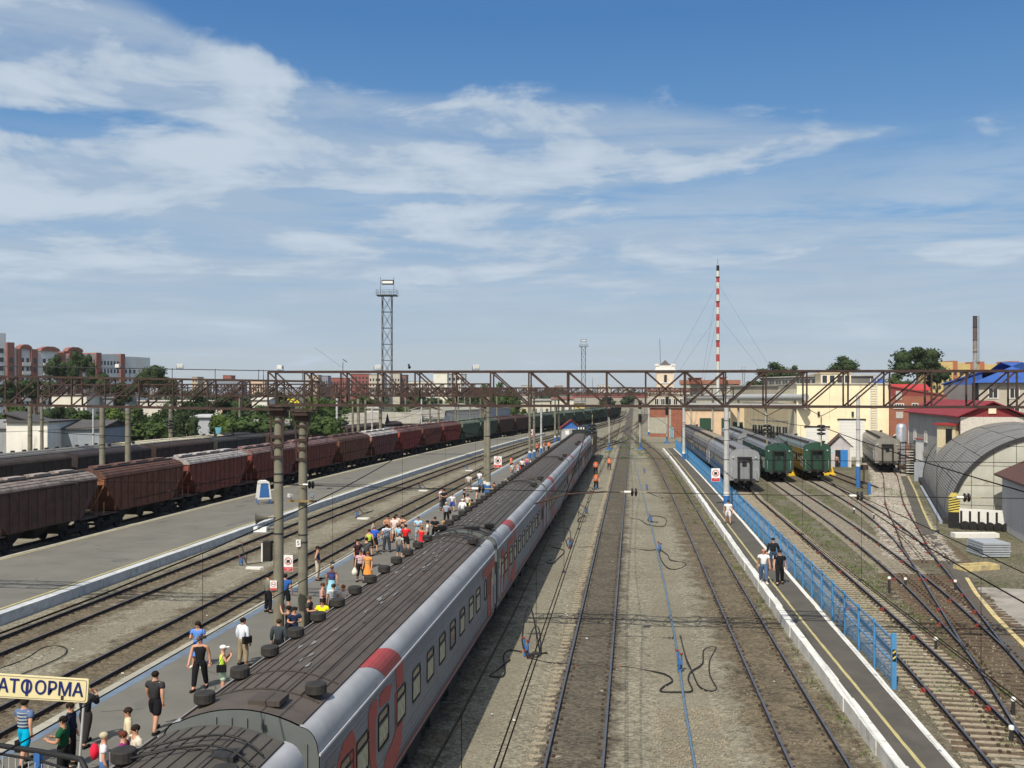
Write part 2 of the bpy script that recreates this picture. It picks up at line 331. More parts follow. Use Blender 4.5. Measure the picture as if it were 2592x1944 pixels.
# ================================================================ GROUND
def sheet(name, poly, z, m, **k):
    b = MB(); b.add([(x, y, z) for x, y in poly], [tuple(range(len(poly)))])
    o = b.build(name, m, fix=False); tag(o, kind='structure', **k)
    if o.data.polygons[0].normal.z < 0: o.data.flip_normals()
    return o
sheet('ground', [(-4000, -60), (4000, -60), (4000, 9000), (-4000, 9000)], -0.20, M_ground)
M_field = groundmat('field', (0.06, 0.075, 0.03), (0.10, 0.09, 0.06), (0.04, 0.055, 0.02), spscale=1.0)
sheet('field_beyond_the_sidings', [(-4000, -60), (-66, -60), (-64, 120), (-56, 230), (-34, 400), (-20, 640), (-4000, 9000)], -0.194, M_field)
sheet('field_behind_the_depot', [(12, 700), (60, 215), (120, 150), (4000, -60), (4000, 9000), (-20, 9000), (-12, 700)], -0.194, M_field)
sheet('yard_ground', [(8.85, 5), (120, 5), (120, 150), (60, 215), (12, 215), (6.6, 178), (7.4, 140), (8.3, 100), (8.8, 40)], -0.194, M_yard)
# ================================================================ TRACKS
YMAX = 600
TR = {
 'hopper': [(20, -40.6), (56, -40.2), (107, -38.5), (143, -36.7), (191, -33.1), (233, -27.0), (269, -22.0), (316, -14.8), (359, -9.8), (430, -5.6), (520, -4.5)],
 'dark': [(20, -56.5), (110, -53.2), (150, -50.0), (200, -44.6), (260, -34)],
 'back': [(20, -61.5), (110, -58.2), (150, -55.0), (200, -49.6)],
 'l1': [(20, -25.7), (50, -25.5), (90, -25.2), (136, -24.1), (190, -21.6), (237, -17.6), (290, -11.8), (350, -6.6), (420, -3.6), (480, -2.0)],
 'l2': [(20, -19.8), (106, -19.6), (158, -18.9), (214, -16.2), (260, -12.3), (310, -7.6), (360, -4.0), (410, -2.0)],
 'train': [(5, -7.3), (120, -7.3), (175, -7.3), (215, -6.0), (260, -3.6), (300, -1.8)],
 'mid': [(5, -1.64), (200, -1.64), (600, -1.2)],
 'r1': [(15, 5.4), (28, 5.12), (53, 4.88), (100, 4.55), (150, 3.9), (172, 3.2), (200, 1.6), (239, -0.7), (262, -1.6)],
 'r2': [(15, 9.5), (20, 10.0), (29, 10.6), (42, 11.0), (66, 11.1), (98, 11.1), (108, 11.3), (140, 10.7), (190, 9.5)],
 'r3': [(22, 10.4), (26, 11.2), (32, 12.35), (41.8, 13.9), (47.5, 14.45), (55.8, 15.1), (71, 15.75), (88, 16.1), (118, 16.35), (150, 16.2), (190, 15.6)],
 'r4': [(40, 13.6), (47.6, 14.85), (54.6, 16.0), (61.5, 17.15), (69.4, 18.3), (77, 19.2), (92, 20.35), (118, 20.9), (190, 20.6)],
 'r5': [(63, 17.4), (69, 18.4), (78, 20.2), (95.5, 23.6), (114.7, 28.0), (133, 32.0), (190, 40.5)],
 'x1': [(172, -7.2), (186, -6.2), (206, -2.8), (222, -1.7)],
 'x2': [(186, -1.7), (200, -2.6), (226, -9.0), (250, -13.2)],
 'x3': [(262, -1.4), (300, 0.6), (360, 3.2), (450, 5.5)],
}
def cx(k, y): return interp(TR[k], y)
def nrm(k, y):
    d = (cx(k, y+0.5)-cx(k, y-0.5)); ln = math.hypot(1, d); return (1/ln, -d/ln), d   # unit normal to the right, slope
def sleeper_mesh(name, m, L_=2.7, w=0.25, h=0.2, clips=True):
    b = MB(); hw = w/2
    b.prism([(-hw, -h), (hw, -h), (hw-0.03, 0), (-hw+0.03, 0)], 'x', -L_/2, L_/2)
    if clips:
        for s in (-1, 1):
            for q in (-1, 1): b.box((s*0.76+q*0.115, 0, 0.02), (0.09, 0.15, 0.055), mi=1)
    return b.mesh(name, [m, M_clip])
SL_C = sleeper_mesh('sleeper', M_sleepc); SL_L = sleeper_mesh('sleeper', M_sleepl); SL_W = sleeper_mesh('sleeper', M_sleepw)
SL_LONG = sleeper_mesh('timber', M_sleepw, 4.3, 0.24); SL_LONG2 = sleeper_mesh('timber', M_sleepw, 5.6, 0.24)
def track(name, key, y0, y1, label, bed=M_bedbrown, sl=SL_C, slab='sleeper', sy1=70, top=M_railtop, bedz=-0.165, shift=0.0, sink=0.0, halfw=2.6, spacing=0.545, far=True, longs=None, crown=0.0, lip=False, bed2=None):
    T = empty(name, (cx(key, y0), y0, 0), 0, label, 'railway track', 'railway tracks of the yard'); ox, oy = cx(key, y0), y0
    ys = []; y = y0
    while y < y1: ys.append(y); y += 2.0 if y < 260 else 8.0
    ys.append(y1)
    prof = [(-0.075, -0.18), (-0.075, -0.16), (-0.01, -0.14), (-0.01, -0.045), (-0.037, -0.03), (-0.037, 0), (0.037, 0), (0.037, -0.03), (0.01, -0.045), (0.01, -0.14), (0.075, -0.16), (0.075, -0.18)]
    for s in (-1, 1):
        b = MB(); vs = []
        for y in ys:
            (nx, ny), _ = nrm(key, y); X = cx(key, y)
            for u, z in prof: vs.append((X+nx*(s*0.795+u)-ox, y+ny*(s*0.795+u)-oy, z))
        n = len(prof); fs = []
        for i in range(len(ys)-1):
            for j in range(n-1): fs.append((i*n+j, i*n+j+1, (i+1)*n+j+1, (i+1)*n+j)); b.m.append(1 if j in (5,) else 0); b.sm.append(False)
        b.v = vs; b.f = fs; b.build('rail', [M_railside, top], T)
    # ballast bed
    b = MB(); rows = []; y = y0
    while y < min(y1, 90): rows.append(y); y += 0.4
    while y < y1: rows.append(y); y += 6.0
    rows.append(y1); us = [-halfw+i*halfw*2/18 for i in range(19)]; b.uv = []; rnd = random.Random(hash(key) % 1000 if False else len(key)*7+int(y1))
    for y in rows:
        (nx, ny), _ = nrm(key, y); X = cx(key, y)
        for u in us:
            e = abs(u)/halfw
            z = bedz+crown*(1-e*e)+(rnd.uniform(-0.022, 0.018) if e < 0.97 else 0); z += -0.05 if (lip and -1.55 < u < -0.9) else 0; z = z if e < 0.8 else lerp(bedz, -0.215, min(1, (e-0.8)/0.2))
            b.v.append((X+nx*u-ox, y+ny*u-oy, z)); b.uv.append((u, y))
    n = len(us)
    for i in range(len(rows)-1):
        for j in range(n-1): b.f.append((i*n+j, i*n+j+1, (i+1)*n+j+1, (i+1)*n+j)); b.m.append(1 if bed2 and rows[i] < bed2[0]+(j*7 % 5)*0.5 else 0); b.sm.append(True)
    o = b.build('ballast_bed', [bed, bed2[1]] if bed2 else bed, T, fix=False); o['kind'] = 'stuff'
    # sleepers
    i = 0; y = y0+0.2; rest = MB(); rnd = random.Random(int(y1)+len(key))
    while y < min(y1, 250 if far else sy1):
        (nx, ny), d = nrm(key, y); X = cx(key, y); me = sl; sx = 0.0
        if longs:
            for (a, c, mm, sh) in longs:
                if a <= y <= c: me = mm; sx = sh
        jx = rnd.uniform(-0.04, 0.04)+sx
        if me is not None:
            z = -0.178-sink+rnd.uniform(-0.012, 0.012)
            if y < sy1:
                meshobj(slab, me, T, (X+nx*jx-ox, y+ny*jx-oy, z), (0, 0, -math.atan(d)+rnd.uniform(-0.008, 0.008)))
            else: rest.box((X-ox, y-oy, z-0.1), (2.7, 0.25, 0.2), -math.atan(d))
        y += spacing; i += 1
    if rest.f: q = rest.build('distant_sleepers', me or M_sleepc, T) if False else rest.build('distant_sleepers', sl.materials[0], T); q['kind'] = 'stuff'
    return T
track('railway_track', 'mid', 20, 600, 'straight central track with shiny rails just right of the passenger train', M_bedgrey, SL_L, sy1=75, sink=-0.005, bedz=-0.145, lip=True)
track('railway_track', 'r1', 20, 262, 'brown stained track along the left side of the narrow platform', M_bedbrown, SL_C, sy1=60, bedz=-0.150)
track('railway_track', 'train', 12, 300, 'track under the long grey and red passenger train', M_bedbrown, SL_C, sy1=0, bedz=-0.155)
track('railway_track', 'l2', 24, 410, 'track running past the blue line edge of the crowded platform', M_bedbrown, SL_C, sy1=75, bedz=-0.155)
track('railway_track', 'l1', 32, 480, 'track beside the pale blue kerb wall of the wide empty platform', M_bedbrown, SL_C, sy1=75, bedz=-0.160)
track('railway_track', 'hopper', 40, 520, 'curving track under the long row of hopper wagons', M_bedbrown, SL_C, sy1=0)
track('railway_track', 'dark', 60, 260, 'track under the row of dark boxcars', M_bedbrown, SL_C, sy1=0)
track('railway_track', 'back', 60, 200, 'rearmost siding under the coaches behind the dark boxcars', M_bedbrown, SL_C, sy1=0)
track('railway_track', 'r2', 20, 190, 'yard track with pale sleepers and grass beside the blue fence', M_bedyard, SL_L, sy1=74, bedz=-0.187, sink=-0.020)
track('railway_track', 'r3', 27, 190, 'yard track branching right from the track by the fence under the first green coach', M_bedyard, SL_C, sy1=78, bedz=-0.188, sink=-0.030, longs=[(30, 36, SL_LONG, -0.7), (36, 46, SL_LONG, 0.2), (46, 60, SL_LONG, 0.6)], bed2=(57, M_bedswitch))
track('railway_track', 'r4', 42, 190, 'yard track curving right under the green coach with yellow sides', M_bedyard, SL_C, sy1=80, bedz=-0.190, sink=-0.022, longs=[(40, 64, None, 0), (64, 78, SL_LONG, 0.8)], bed2=(60, M_bedswitch))
track('railway_track', 'r5', 65, 190, 'rusty track on white gravel leading to the lone grey coach', M_bedwhite, SL_W, sy1=0, bedz=-0.150, top=M_railrusty, halfw=2.7)
track('railway_track', 'x1', 172, 222, 'crossover track beyond the locomotive linking the train track to the central track', M_bedbrown, SL_C, sy1=0, halfw=1.8)
track('railway_track', 'x2', 186, 250, 'crossover track beyond the small blue gabled hut', M_bedbrown, SL_C, sy1=0, halfw=1.8)
track('railway_track', 'x3', 262, 450, 'far track splitting right from the central track in the distance', M_bedbrown, SL_C, sy1=0, halfw=1.8)
# sidings stub by the hut
TR['stub'] = [(100, 25.6), (118, 25.0), (150, 24.4)]
track('railway_track', 'stub', 112, 138, 'short rusty siding by the blue based pole', M_bedyard, SL_W, sy1=0, top=M_railrusty, halfw=1.6)
# ================================================================ PLATFORMS
PL = {
 'p1r': [(20, -28.3), (45, -28.15), (90, -27.8), (136, -26.6), (190, -24.0), (236, -20.6)],
 'p1l': [(20, -38.15), (56, -37.75), (94, -36.7), (107, -36.1), (143, -34.3), (191, -30.9), (236, -24.6)],
 'p2l': [(8, -17.95), (50, -17.45), (106, -17.25), (158, -16.6), (198, -14.7), (212, -13.9)],
 'p2r': [(8, -9.05), (150, -9.05), (212, -8.9)],
 'p3l': [(15, 7.15), (27, 6.97), (44, 6.62), (62, 6.42), (100, 6.1), (140, 5.6), (177, 4.95)],
 'p3r': [(15, 8.62), (44, 8.5), (100, 8.15), (140, 7.65), (177, 6.95)],
}
def pe(k, y): return interp(PL[k], y)
def platform(name, l, r, y0, y1, z, msurf, label, lines, step=2.0, edges=()):
    """edges: (side, width, material); lines: (side, offset, width, material)"""
    T = empty(name, ((pe(l, y0)+pe(r, y0))/2, y0, 0)); tag(T, label, None, None, 'structure'); ox, oy = T.location.x, T.location.y
    ys = [y0+i*step for i in range(int((y1-y0)/step)+1)]; 
    if ys[-1] < y1: ys.append(y1)
    eL = sum(w for s, w, *_ in edges if s == 'l'); eR = sum(w for s, w, *_ in edges if s == 'r')
    b = MB()
    b.strip([(pe(l, y)+eL-ox, y-oy, z) for y in ys], [(pe(r, y)-eR-ox, y-oy, z) for y in ys])
    b.strip([(pe(l, y)+0.02-ox, y-oy, z-0.02) for y in ys], [(pe(l, y)+0.02-ox, y-oy, -0.25) for y in ys])
    b.strip([(pe(r, y)-0.02-ox, y-oy, z-0.02) for y in ys], [(pe(r, y)-0.02-ox, y-oy, -0.25) for y in ys])
    for yy in (y0, y1): b.add([(pe(l, yy)+0.02-ox, yy-oy, -0.25), (pe(r, yy)-0.02-ox, yy-oy, -0.25), (pe(r, yy)-0.02-ox, yy-oy, z-0.004), (pe(l, yy)+0.02-ox, yy-oy, z-0.004)], [(0, 1, 2, 3)])
    b.build('surface', msurf, T)
    for s, off, w, m in lines:
        b = MB(); k = l if s == 'l' else r; sg = 1 if s == 'l' else -1; rn = random.Random(3)
        yy = [y0+i*0.5 for i in range(int(min(y1-y0, 70)/0.5)+1)]
        yy += [y for y in ys if y > yy[-1]]
        A = [(pe(k, y)+sg*(off+rn.uniform(-0.008, 0.008))-ox, y-oy, z+0.004) for y in yy]; B = [(pe(k, y)+sg*(off+w+rn.uniform(-0.012, 0.012))-ox, y-oy, z+0.004) for y in yy]
        b.strip(A, B); b.build('painted_line', m, T)
    return T, ox, oy
def kerb(T, ox, oy, k, side, w, y0, y1, z, m, blk, drop=0.42, name='kerb_block', yone=9e9, jit=0.01, proud=0.0):
    """kerb built of blocks set end to end; beyond yone they are joined in one part"""
    sg = 1 if side == 'l' else -1; y = y0; rn = random.Random(5); rest = MB()
    while y < y1:
        ye = min(y+blk, y1); b = rest if y > yone else MB(); g = 0.02
        j = rn.uniform(-jit, jit); jz = rn.uniform(-jit, jit)*0.6+proud
        n = 3
        for i in range(n):
            a = y+g+(ye-y-2*g)*i/n; c = y+g+(ye-y-2*g)*(i+1)/n
            xs = [(pe(k, a)-sg*0.03+j-ox, a), (pe(k, a)+sg*w+j-ox, a), (pe(k, c)+sg*w+j-ox, c), (pe(k, c)-sg*0.03+j-ox, c)]
            vs = [(x, yy-oy, z+0.006+jz) for x, yy in xs]+[(x, yy-oy, z-drop) for x, yy in xs]
            fs = [(0, 1, 2, 3), (0, 3, 7, 4), (1, 5, 6, 2)]+([(0, 4, 5, 1)] if i == 0 else [])+([(2, 6, 7, 3)] if i == n-1 else [])
            b.add(vs, fs)
        if b is not rest: b.build(name, m, T)
        y = ye
    if rest.f: rest.build('distant_kerb', m, T)['kind'] = 'stuff'
T, ox, oy = platform('wide_platform', 'p1l', 'p1r', 30, 236, 0.30, M_asphalt, 'wide empty grey asphalt platform beside the hopper wagons', [('r', 0.62, 0.16, M_yellow), ('l', 0.45, 0.15, M_yellow)], edges=[('r', 0.45, None), ('l', 0.35, None)])
kerb(T, ox, oy, 'p1r', 'r', 0.46, 30, 236, 0.30, M_edgeb, 3.0, 0.52, yone=150)
kerb(T, ox, oy, 'p1l', 'l', 0.36, 30, 236, 0.30, M_conc, 3.0, 0.52, yone=120)
T, ox, oy = platform('crowded_platform', 'p2l', 'p2r', 12, 212, 0.30, M_asph2, 'asphalt platform crowded with people beside the passenger train', [('l', 0.34, 0.36, M_blueline), ('r', 0.34, 0.34, M_blueline)], edges=[('l', 0.32, None), ('r', 0.32, None)])
kerb(T, ox, oy, 'p2l', 'l', 0.33, 12, 212, 0.30, M_conc, 3.0, 0.5, yone=130)
kerb(T, ox, oy, 'p2r', 'r', 0.33, 12, 212, 0.30, M_conc, 3.0, 0.5, yone=30)
T, ox, oy = platform('narrow_platform', 'p3l', 'p3r', 18, 177, 0.32, M_asph3, 'narrow dark asphalt platform with white edges beside the blue fence', [('l', 0.62, 0.11, M_yellow)], edges=[('l', 0.26, None), ('r', 0.17, None)])
kerb(T, ox, oy, 'p3l', 'l', 0.27, 18, 177, 0.32, M_concw, 2.0, 0.52, yone=110, jit=0.025)
kerb(T, ox, oy, 'p3r', 'r', 0.17, 18, 177, 0.32, M_concw, 2.0, 0.52, yone=110, jit=0.012)
def cracks(label, k1, k2, y0, y1, z, n, seed):
    b = MB(); rn = random.Random(seed)
    for i in range(n):
        y = y0+(y1-y0)*rn.random()**1.5; x = lerp(pe(k1, y)+1.0, pe(k2, y)-1.0, rn.random()); a = rn.choice((0, 0, 1.57))+rn.uniform(-0.4, 0.4); w = rn.uniform(0.01, 0.03); A = []; B = []
        for j in range(rn.randint(4, 12)):
            A.append((x, y, z)); B.append((x+w*math.sin(a)+0.004, y+w*abs(math.cos(a))+w, z)); a += rn.uniform(-0.5, 0.5); x += 0.28*math.cos(a); y += 0.28*math.sin(a)
        b.strip(A, B)
    tag(b.build('cracks', mat('tar', (0.045, 0.042, 0.040), 0.9), fix=False), label, 'cracks', None, 'stuff')
cracks('thin dark cracks in the wide asphalt platform', 'p1l', 'p1r', 45, 130, 0.304, 60, 1); cracks('thin dark cracks in the crowded asphalt platform', 'p2l', 'p2r', 22, 90, 0.304, 34, 2); cracks('thin cracks along the narrow platform', 'p3l', 'p3r', 20, 70, 0.324, 18, 3) if False else None
M_patch = mat('asphalt_patch', (0.118, 0.113, 0.104), 0.95, var=0.12, scale=1.0, world=True); b = MB(); rn = random.Random(8)
for k1, k2, ya, yb, n in (('p1l', 'p1r', 50, 150, 16), ('p2l', 'p2r', 24, 100, 12)):
    for i in range(n):
        y = rn.uniform(ya, yb); x = lerp(pe(k1, y)+1.6, pe(k2, y)-1.6, rn.random()); rx, ry = rn.uniform(0.2, 0.9), rn.uniform(0.3, 1.6); q = rn.random()*6
        b.add([(x+rx*math.cos(6.2832*j/14)*(1+0.25*math.sin(3*j+q)), y+ry*math.sin(6.2832*j/14)*(1+0.2*math.cos(2*j+q)), 0.3028) for j in range(14)], [tuple(range(14))])
tag(b.build('asphalt_patches', M_patch, fix=False), 'slightly darker repair patches on the asphalt platforms', 'patches', None, 'stuff')
# ================================================================ GRASS
M_grass = mat('grass', (0.10, 0.145, 0.035), 0.9, var=0.45, scale=1.5, world=True)
def grass(label, spots, dens, h=0.09, seed=1, z=-0.18, w=0.012):
    """spots: (x, y, radius_x, radius_y)"""
    b = MB(); rn = random.Random(seed)
    for x, y, rx, ry in spots:
        for i in range(int(dens*rx*ry*3.14)):
            a = rn.uniform(0, 6.283); r = math.sqrt(rn.random()); px = x+rx*r*math.cos(a); py = y+ry*r*math.sin(a)
            for k in range(3):
                t = rn.uniform(0, 6.283); hh = h*rn.uniform(0.4, 1.3); q = rn.uniform(0.3, 0.9)*hh; sx, sy = math.cos(t), math.sin(t); ww = w*rn.uniform(0.7, 1.8)
                b.add([(px-sy*ww, py+sx*ww, z), (px+sy*ww, py-sx*ww, z), (px+sx*q, py+sy*q, z+hh)], [(0, 1, 2)])
    o = b.build('grass', M_grass, fix=False); tag(o, label, 'grass', None, 'stuff')
rn = random.Random(11)
sp = []
for i in range(150):
    y = rn.uniform(31, 62); sp.append((cx('r2', y)+rn.uniform(-0.7, 0.7), y, rn.uniform(0.15, 0.5), rn.uniform(0.05, 0.10)))
for i in range(60):
    y = rn.uniform(31, 38); sp.append((cx('r2', y)+rn.uniform(0.2, 1.1), y, rn.uniform(0.1, 0.3), rn.uniform(0.05, 0.2)))
grass('short green grass growing between the pale sleepers beside the blue fence', sp, 80, 0.07, 2, -0.18, 0.011)
sp = [(cx('r2', y)+1.75+rn.uniform(-0.35, 0.5), y, rn.uniform(0.1, 0.4), rn.uniform(0.2, 0.7)) for y in [rn.uniform(36, 100) for _ in range(110)]]
grass('weeds in a line right of the track by the blue fence', sp, 30, 0.10, 3)
sp = [(pe('p3l', y)-rn.uniform(0.1, 0.55), y, rn.uniform(0.08, 0.25), rn.uniform(0.2, 0.8)) for y in [rn.uniform(30, 160) for _ in range(150)]]
grass('tufts of weeds at the foot of the white edge of the narrow platform', sp, 34, 0.12, 4)
sp = [(rn.uniform(12.8, 14.6), rn.uniform(58, 105), rn.uniform(0.1, 0.5), rn.uniform(0.2, 1.0)) for _ in range(70)]+[(rn.uniform(17.5, 19), rn.uniform(80, 110), rn.uniform(0.2, 0.6), rn.uniform(0.3, 1.0)) for _ in range(30)]+[(26.3, 108, 1.3, 5)]+[(rn.uniform(22, 27), rn.uniform(50, 100), 0.3, 0.4) for _ in range(30)]
grass('scattered weeds between the right hand yard tracks', sp, 22, 0.12, 5)
sp = [(rn.uniform(-5, 3), rn.uniform(150, 230), rn.uniform(0.2, 0.8), rn.uniform(0.5, 2.0)) for _ in range(60)]+[(rn.uniform(4.4, 5.4), rn.uniform(80, 150), 0.3, 1) for _ in range(30)]
grass('grass between the tracks beyond the locomotive', sp, 16, 0.16, 6, w=0.02)
# ================================================================ COACHES
def prof_pts(n=6, hw=1.55, zb=1.08, zd=3.62, zs=4.10, xs=1.20, zt=4.38):
    """right half of the section: list of (x, z, zone)"""
    p = [(hw-0.04, zb), (hw, zb+0.5), (hw, zd-0.05), (hw-0.02, zd)]
    for i in range(1, n+1):
        a = math.pi/2*i/n; p.append((xs+(hw-0.02-xs)*math.cos(a*0.92), zd+(zs-zd)*math.sin(a*0.92)/math.sin(math.pi/2*0.92)))
    p.append((xs-0.04, zs+0.02))
    for i in range(1, n+1):
        t = i/n; x = (xs-0.04)*(1-t); p.append((x, zs+0.02+(zt-zs-0.02)*(1-(1-t)**2)))
    return p
M_coachpaint = mat('coach_paint', rough=0.5, objcol=True, var=0.13, scale=1.2, tint=(0.11, 0.10, 0.095), tamt=0.10, tscale=1.3, streak=0)
M_coachroof = mat('coach_roof', rough=0.75, objcol=True, var=0.20, scale=1.6, tint=(0.05, 0.045, 0.042), tamt=0.25, tscale=1.2, bump=0.2, bscale=4)
M_roofstain = mat('bird_stain', (0.17, 0.175, 0.18), 0.9, var=0.3, scale=6)
M_ruby = mat('ruby_red', (0.34, 0.055, 0.050), 0.5, var=0.10, scale=2, tint=(0.22, 0.06, 0.05), tamt=0.15)
M_silver = mat('silver_strip', (0.60, 0.62, 0.66), 0.35, metal=0.3, var=0.1)
M_frame = mat('window_rubber', (0.015, 0.015, 0.017), 0.5, var=0.1)
def mirror(p): return [(-x, z) for x, z in p][::-1]
def bogie(parent, y, wheel=True):
    b = MB()
    for s in (-1, 1):
        b.box((s*1.0, 0, 0.55), (0.14, 2.6, 0.30)); b.box((s*1.0, 0, 0.80), (0.2, 0.7, 0.35))
        for q in (-1, 1): b.box((s*1.05, q*1.2, 0.50), (0.22, 0.34, 0.34))
    b.box((0, 0, 0.72), (2.0, 0.45, 0.22))
    o = b.build('bogie', M_under, parent, loc=(0, y, 0))
    for q in (-1.2, 1.2):
        w = MB(); w.tube([(-0.84, 0, 0), (0.84, 0, 0)], 0.09, 8)
        for s in (-1, 1): w.tube([(s*0.73, 0, 0), (s*0.86, 0, 0)], 0.475, 16); w.tube([(s*0.70, 0, 0), (s*0.73, 0, 0)], 0.50, 16)
        w.build('wheelset', M_dark, o, loc=(0, q, 0.475))
    return o
WIN = [1.75, 2.95, 4.77, 6.55, 8.34, 10.2, 12.0, 13.8, 15.6, 17.5, 19.1]; WNAR = [21.0, 22.1]
def coach(name, label, X, Y, rz, paint=(0.175, 0.180, 0.190), roof=(0.085, 0.078, 0.071), shoulder=None, logo=False, stripe=None, detail=True, group='passenger coaches', L_=23.7, endcol=None, vents=True, lower=None):
    T = empty(name, (X, Y, 0), rz, label, 'railway coach', group)
    P = prof_pts(); full = P+mirror(P[:-1]); n = len(full)
    b = MB(); nseg = 6                                            # side walls and shoulder ; roof ; ends
    ks = 9                                                          # profile index where the roof covering starts
    sidei = [i for i in range(n-1) if i < 3 or i >= n-1-3]; shi = [i for i in range(n-1) if 3 <= i < 10 or n-1-10 <= i < n-1-3]; roi = [i for i in range(n-1) if 10 <= i < n-1-10]
    def shell(idx, y0, y1, mname, m, col, off=0.0, smooth=True):
        b = MB(); 
        for i in idx:
            (x0, z0), (x1, z1) = full[i], full[i+1]
            b.add([(x0, y0, z0+off), (x1, y0, z1+off), (x1, y1, z1+off), (x0, y1, z0+off)], [(0, 1, 2, 3)], 0, smooth)
        bm = bmesh.new(); me = b.mesh(mname, m, False); bm.from_mesh(me); bmesh.ops.remove_doubles(bm, verts=bm.verts, dist=1e-4); bmesh.ops.recalc_face_normals(bm, faces=bm.faces)
        bm.to_mesh(me); bm.free(); return meshobj(mname, me, T, color=col)
    body = shell(sidei, 0, L_, 'body', M_coachpaint, paint)
    for s in (1, -1):                                              # stamped ribs on the side
        b = MB()
        for z in ((1.35, 1.50, 1.65, 1.80) if detail else (1.5,)): b.box((s*1.552, L_/2, z), (0.012, L_-1.6, 0.035))
        for z in (3.20, 3.32, 3.44): b.box((s*1.552, L_/2, z), (0.012, L_-0.4, 0.030))
        b.build('pressed_rib', M_coachpaint, T, color=paint)
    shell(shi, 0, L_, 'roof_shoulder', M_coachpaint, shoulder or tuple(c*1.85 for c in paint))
    rf = shell(roi, 0.05, L_-0.05, 'roof', M_coachroof, roof)
    if lower:                                                      # second livery colour on the lower side
        b = MB(); b.add([(1.556, 0.0, 1.1), (1.556, L_, 1.1), (1.556, L_, 2.0), (1.556, 0, 2.0)], [(0, 1, 2, 3)]); b.add([(-1.556, 0.0, 1.1), (-1.556, L_, 1.1), (-1.556, L_, 2.0), (-1.556, 0, 2.0)], [(0, 1, 2, 3)])
        b.build('lower_band', M_coachpaint, T, color=lower)
    # roof seams
    def rz_(x):
        for i in range(10, n//2):
            (x0, z0), (x1, z1) = full[i], full[i+1]
            if x1-1e-9 <= abs(x) <= x0+1e-9: return lerp(z0, z1, (x0-abs(x))/(x0-x1) if x0 != x1 else 0)
        return 4.1
    if detail:
        seam = MB().box((0, L_/2+0.6, 0), (0.026, L_-1.5, 0.026)).mesh('roof_seam', M_coachroof)
        for k in range(-4, 5): meshobj('roof_seam', seam, T, (k*0.245, 0, rz_(k*0.245)+0.008), color=tuple(c*0.80 for c in roof))
        cs = MB(); pts = [(x, 0, rz_(x)+0.012) for x in [1.12-0.14*i for i in range(17)]]
        cs.tube(pts, 0.018, 5); cse = cs.mesh('cross_seam', M_coachroof)
        for y in (1.3, 2.6, L_-2.6, L_-1.3): meshobj('cross_seam', cse, T, (0, y, 0), color=tuple(c*0.5 for c in roof))
    gut = MB()
    for s in (1, -1): gut.box((s*1.175, L_/2, 4.135), (0.03, L_-0.2, 0.035))
    gut.build('gutter_edge', M_coachroof, T, color=tuple(c*0.9 for c in roof))
    for s in (1, -1): MB().box((s*1.552, L_/2, 3.60), (0.035, L_, 0.045)).build('drip_rail', M_silver, T)
    # vents
    if vents:
        v = MB(); v.lathe((0, 0, 0), [(0.10, -0.05), (0.10, 0.07), (0.17, 0.08), (0.205, 0.11), (0.205, 0.27), (0.19, 0.29), (0.05, 0.30)], 16, smooth=False); vm = v.mesh('roof_vent', mat('vent', (0.030, 0.028, 0.027), 0.8, var=0.3, scale=5, tint=(0.07, 0.06, 0.05), tamt=0.2))
        for k in range(13):
            meshobj('roof_vent', vm, T, (-0.98, 0.7+k*1.78, rz_(0.98)-0.02))
        for y in (1.55, L_-2.2): meshobj('roof_vent', vm, T, (0.98, y, rz_(0.98)-0.02), scale=(1.05, 1.05, 1.0))
        if detail:
            h = MB(); h.box((0.35, 0.6, rz_(0.35)+0.05), (0.62, 0.55, 0.10)); h.build('roof_hatch', M_coachroof, T, color=tuple(c*0.8 for c in roof))
            for yy in (L_-1.5, L_-1.0):
                MB().tube([(1.15-0.13*i, yy+0.25*math.sin(i*0.34), rz_(1.15-0.13*i)+0.10) for i in range(18)], 0.02, 5).build('roof_cable', M_rubber, T)
            MB().box((0.62, L_-1.3, 4.32), (0.42, 0.42, 0.08)).build('roof_box', M_dark, T)
    # windows
    fr = MB(); w, h = 0.95, 0.84; r = 0.09
    def rrect(w, h, r):
        p = []
        for cx_, cz_, a0 in ((w/2-r, h/2-r, 0), (-w/2+r, h/2-r, 90), (-w/2+r, -h/2+r, 180), (w/2-r, -h/2+r, 270)):
            for a in (0, 45, 90): t = math.radians(a0+a); p.append((cx_+r*math.cos(t), cz_+r*math.sin(t)))
        return p
    def ring(b, po, pi, x0, x1, mi=0):
        k = len(po)
        b.add([(x1, u, v) for u, v in po]+[(x1, u, v) for u, v in pi], [(i, (i+1) % k, k+(i+1) % k, k+i) for i in range(k)], mi)
        b.add([(x0, u, v) for u, v in po]+[(x1, u, v) for u, v in po], [(i, (i+1) % k, k+(i+1) % k, k+i) for i in range(k)], mi)
    def winmeshes(w, h, bar=True):
        b = MB(); ring(b, rrect(w, h, r), rrect(w-0.09, h-0.09, r*0.7), 0, 0.022)
        if bar: b.box((0.014, 0, h*0.20), (0.02, w-0.06, 0.05))
        f = b.mesh('window', [M_frame]); g = MB(); g.add([(0.004, u, v) for u, v in rrect(w-0.06, h-0.06, r*0.8)], [tuple(range(12))], 0)
        gl = g.mesh('pane', [M_glass], False)
        c = MB(); c.add([(0.0075, -w/2+0.055, -h/2+0.07), (0.0075, w/2-0.055, -h/2+0.07), (0.0075, w/2-0.055, h*0.17), (0.0075, -w/2+0.055, h*0.17)], [(0, 1, 2, 3)])
        return f, gl, c.mesh('curtain', [M_curtain], False)
    A = winmeshes(0.98, 0.86); B = winmeshes(0.52, 0.80, False)
    rw = random.Random(int(Y*10))
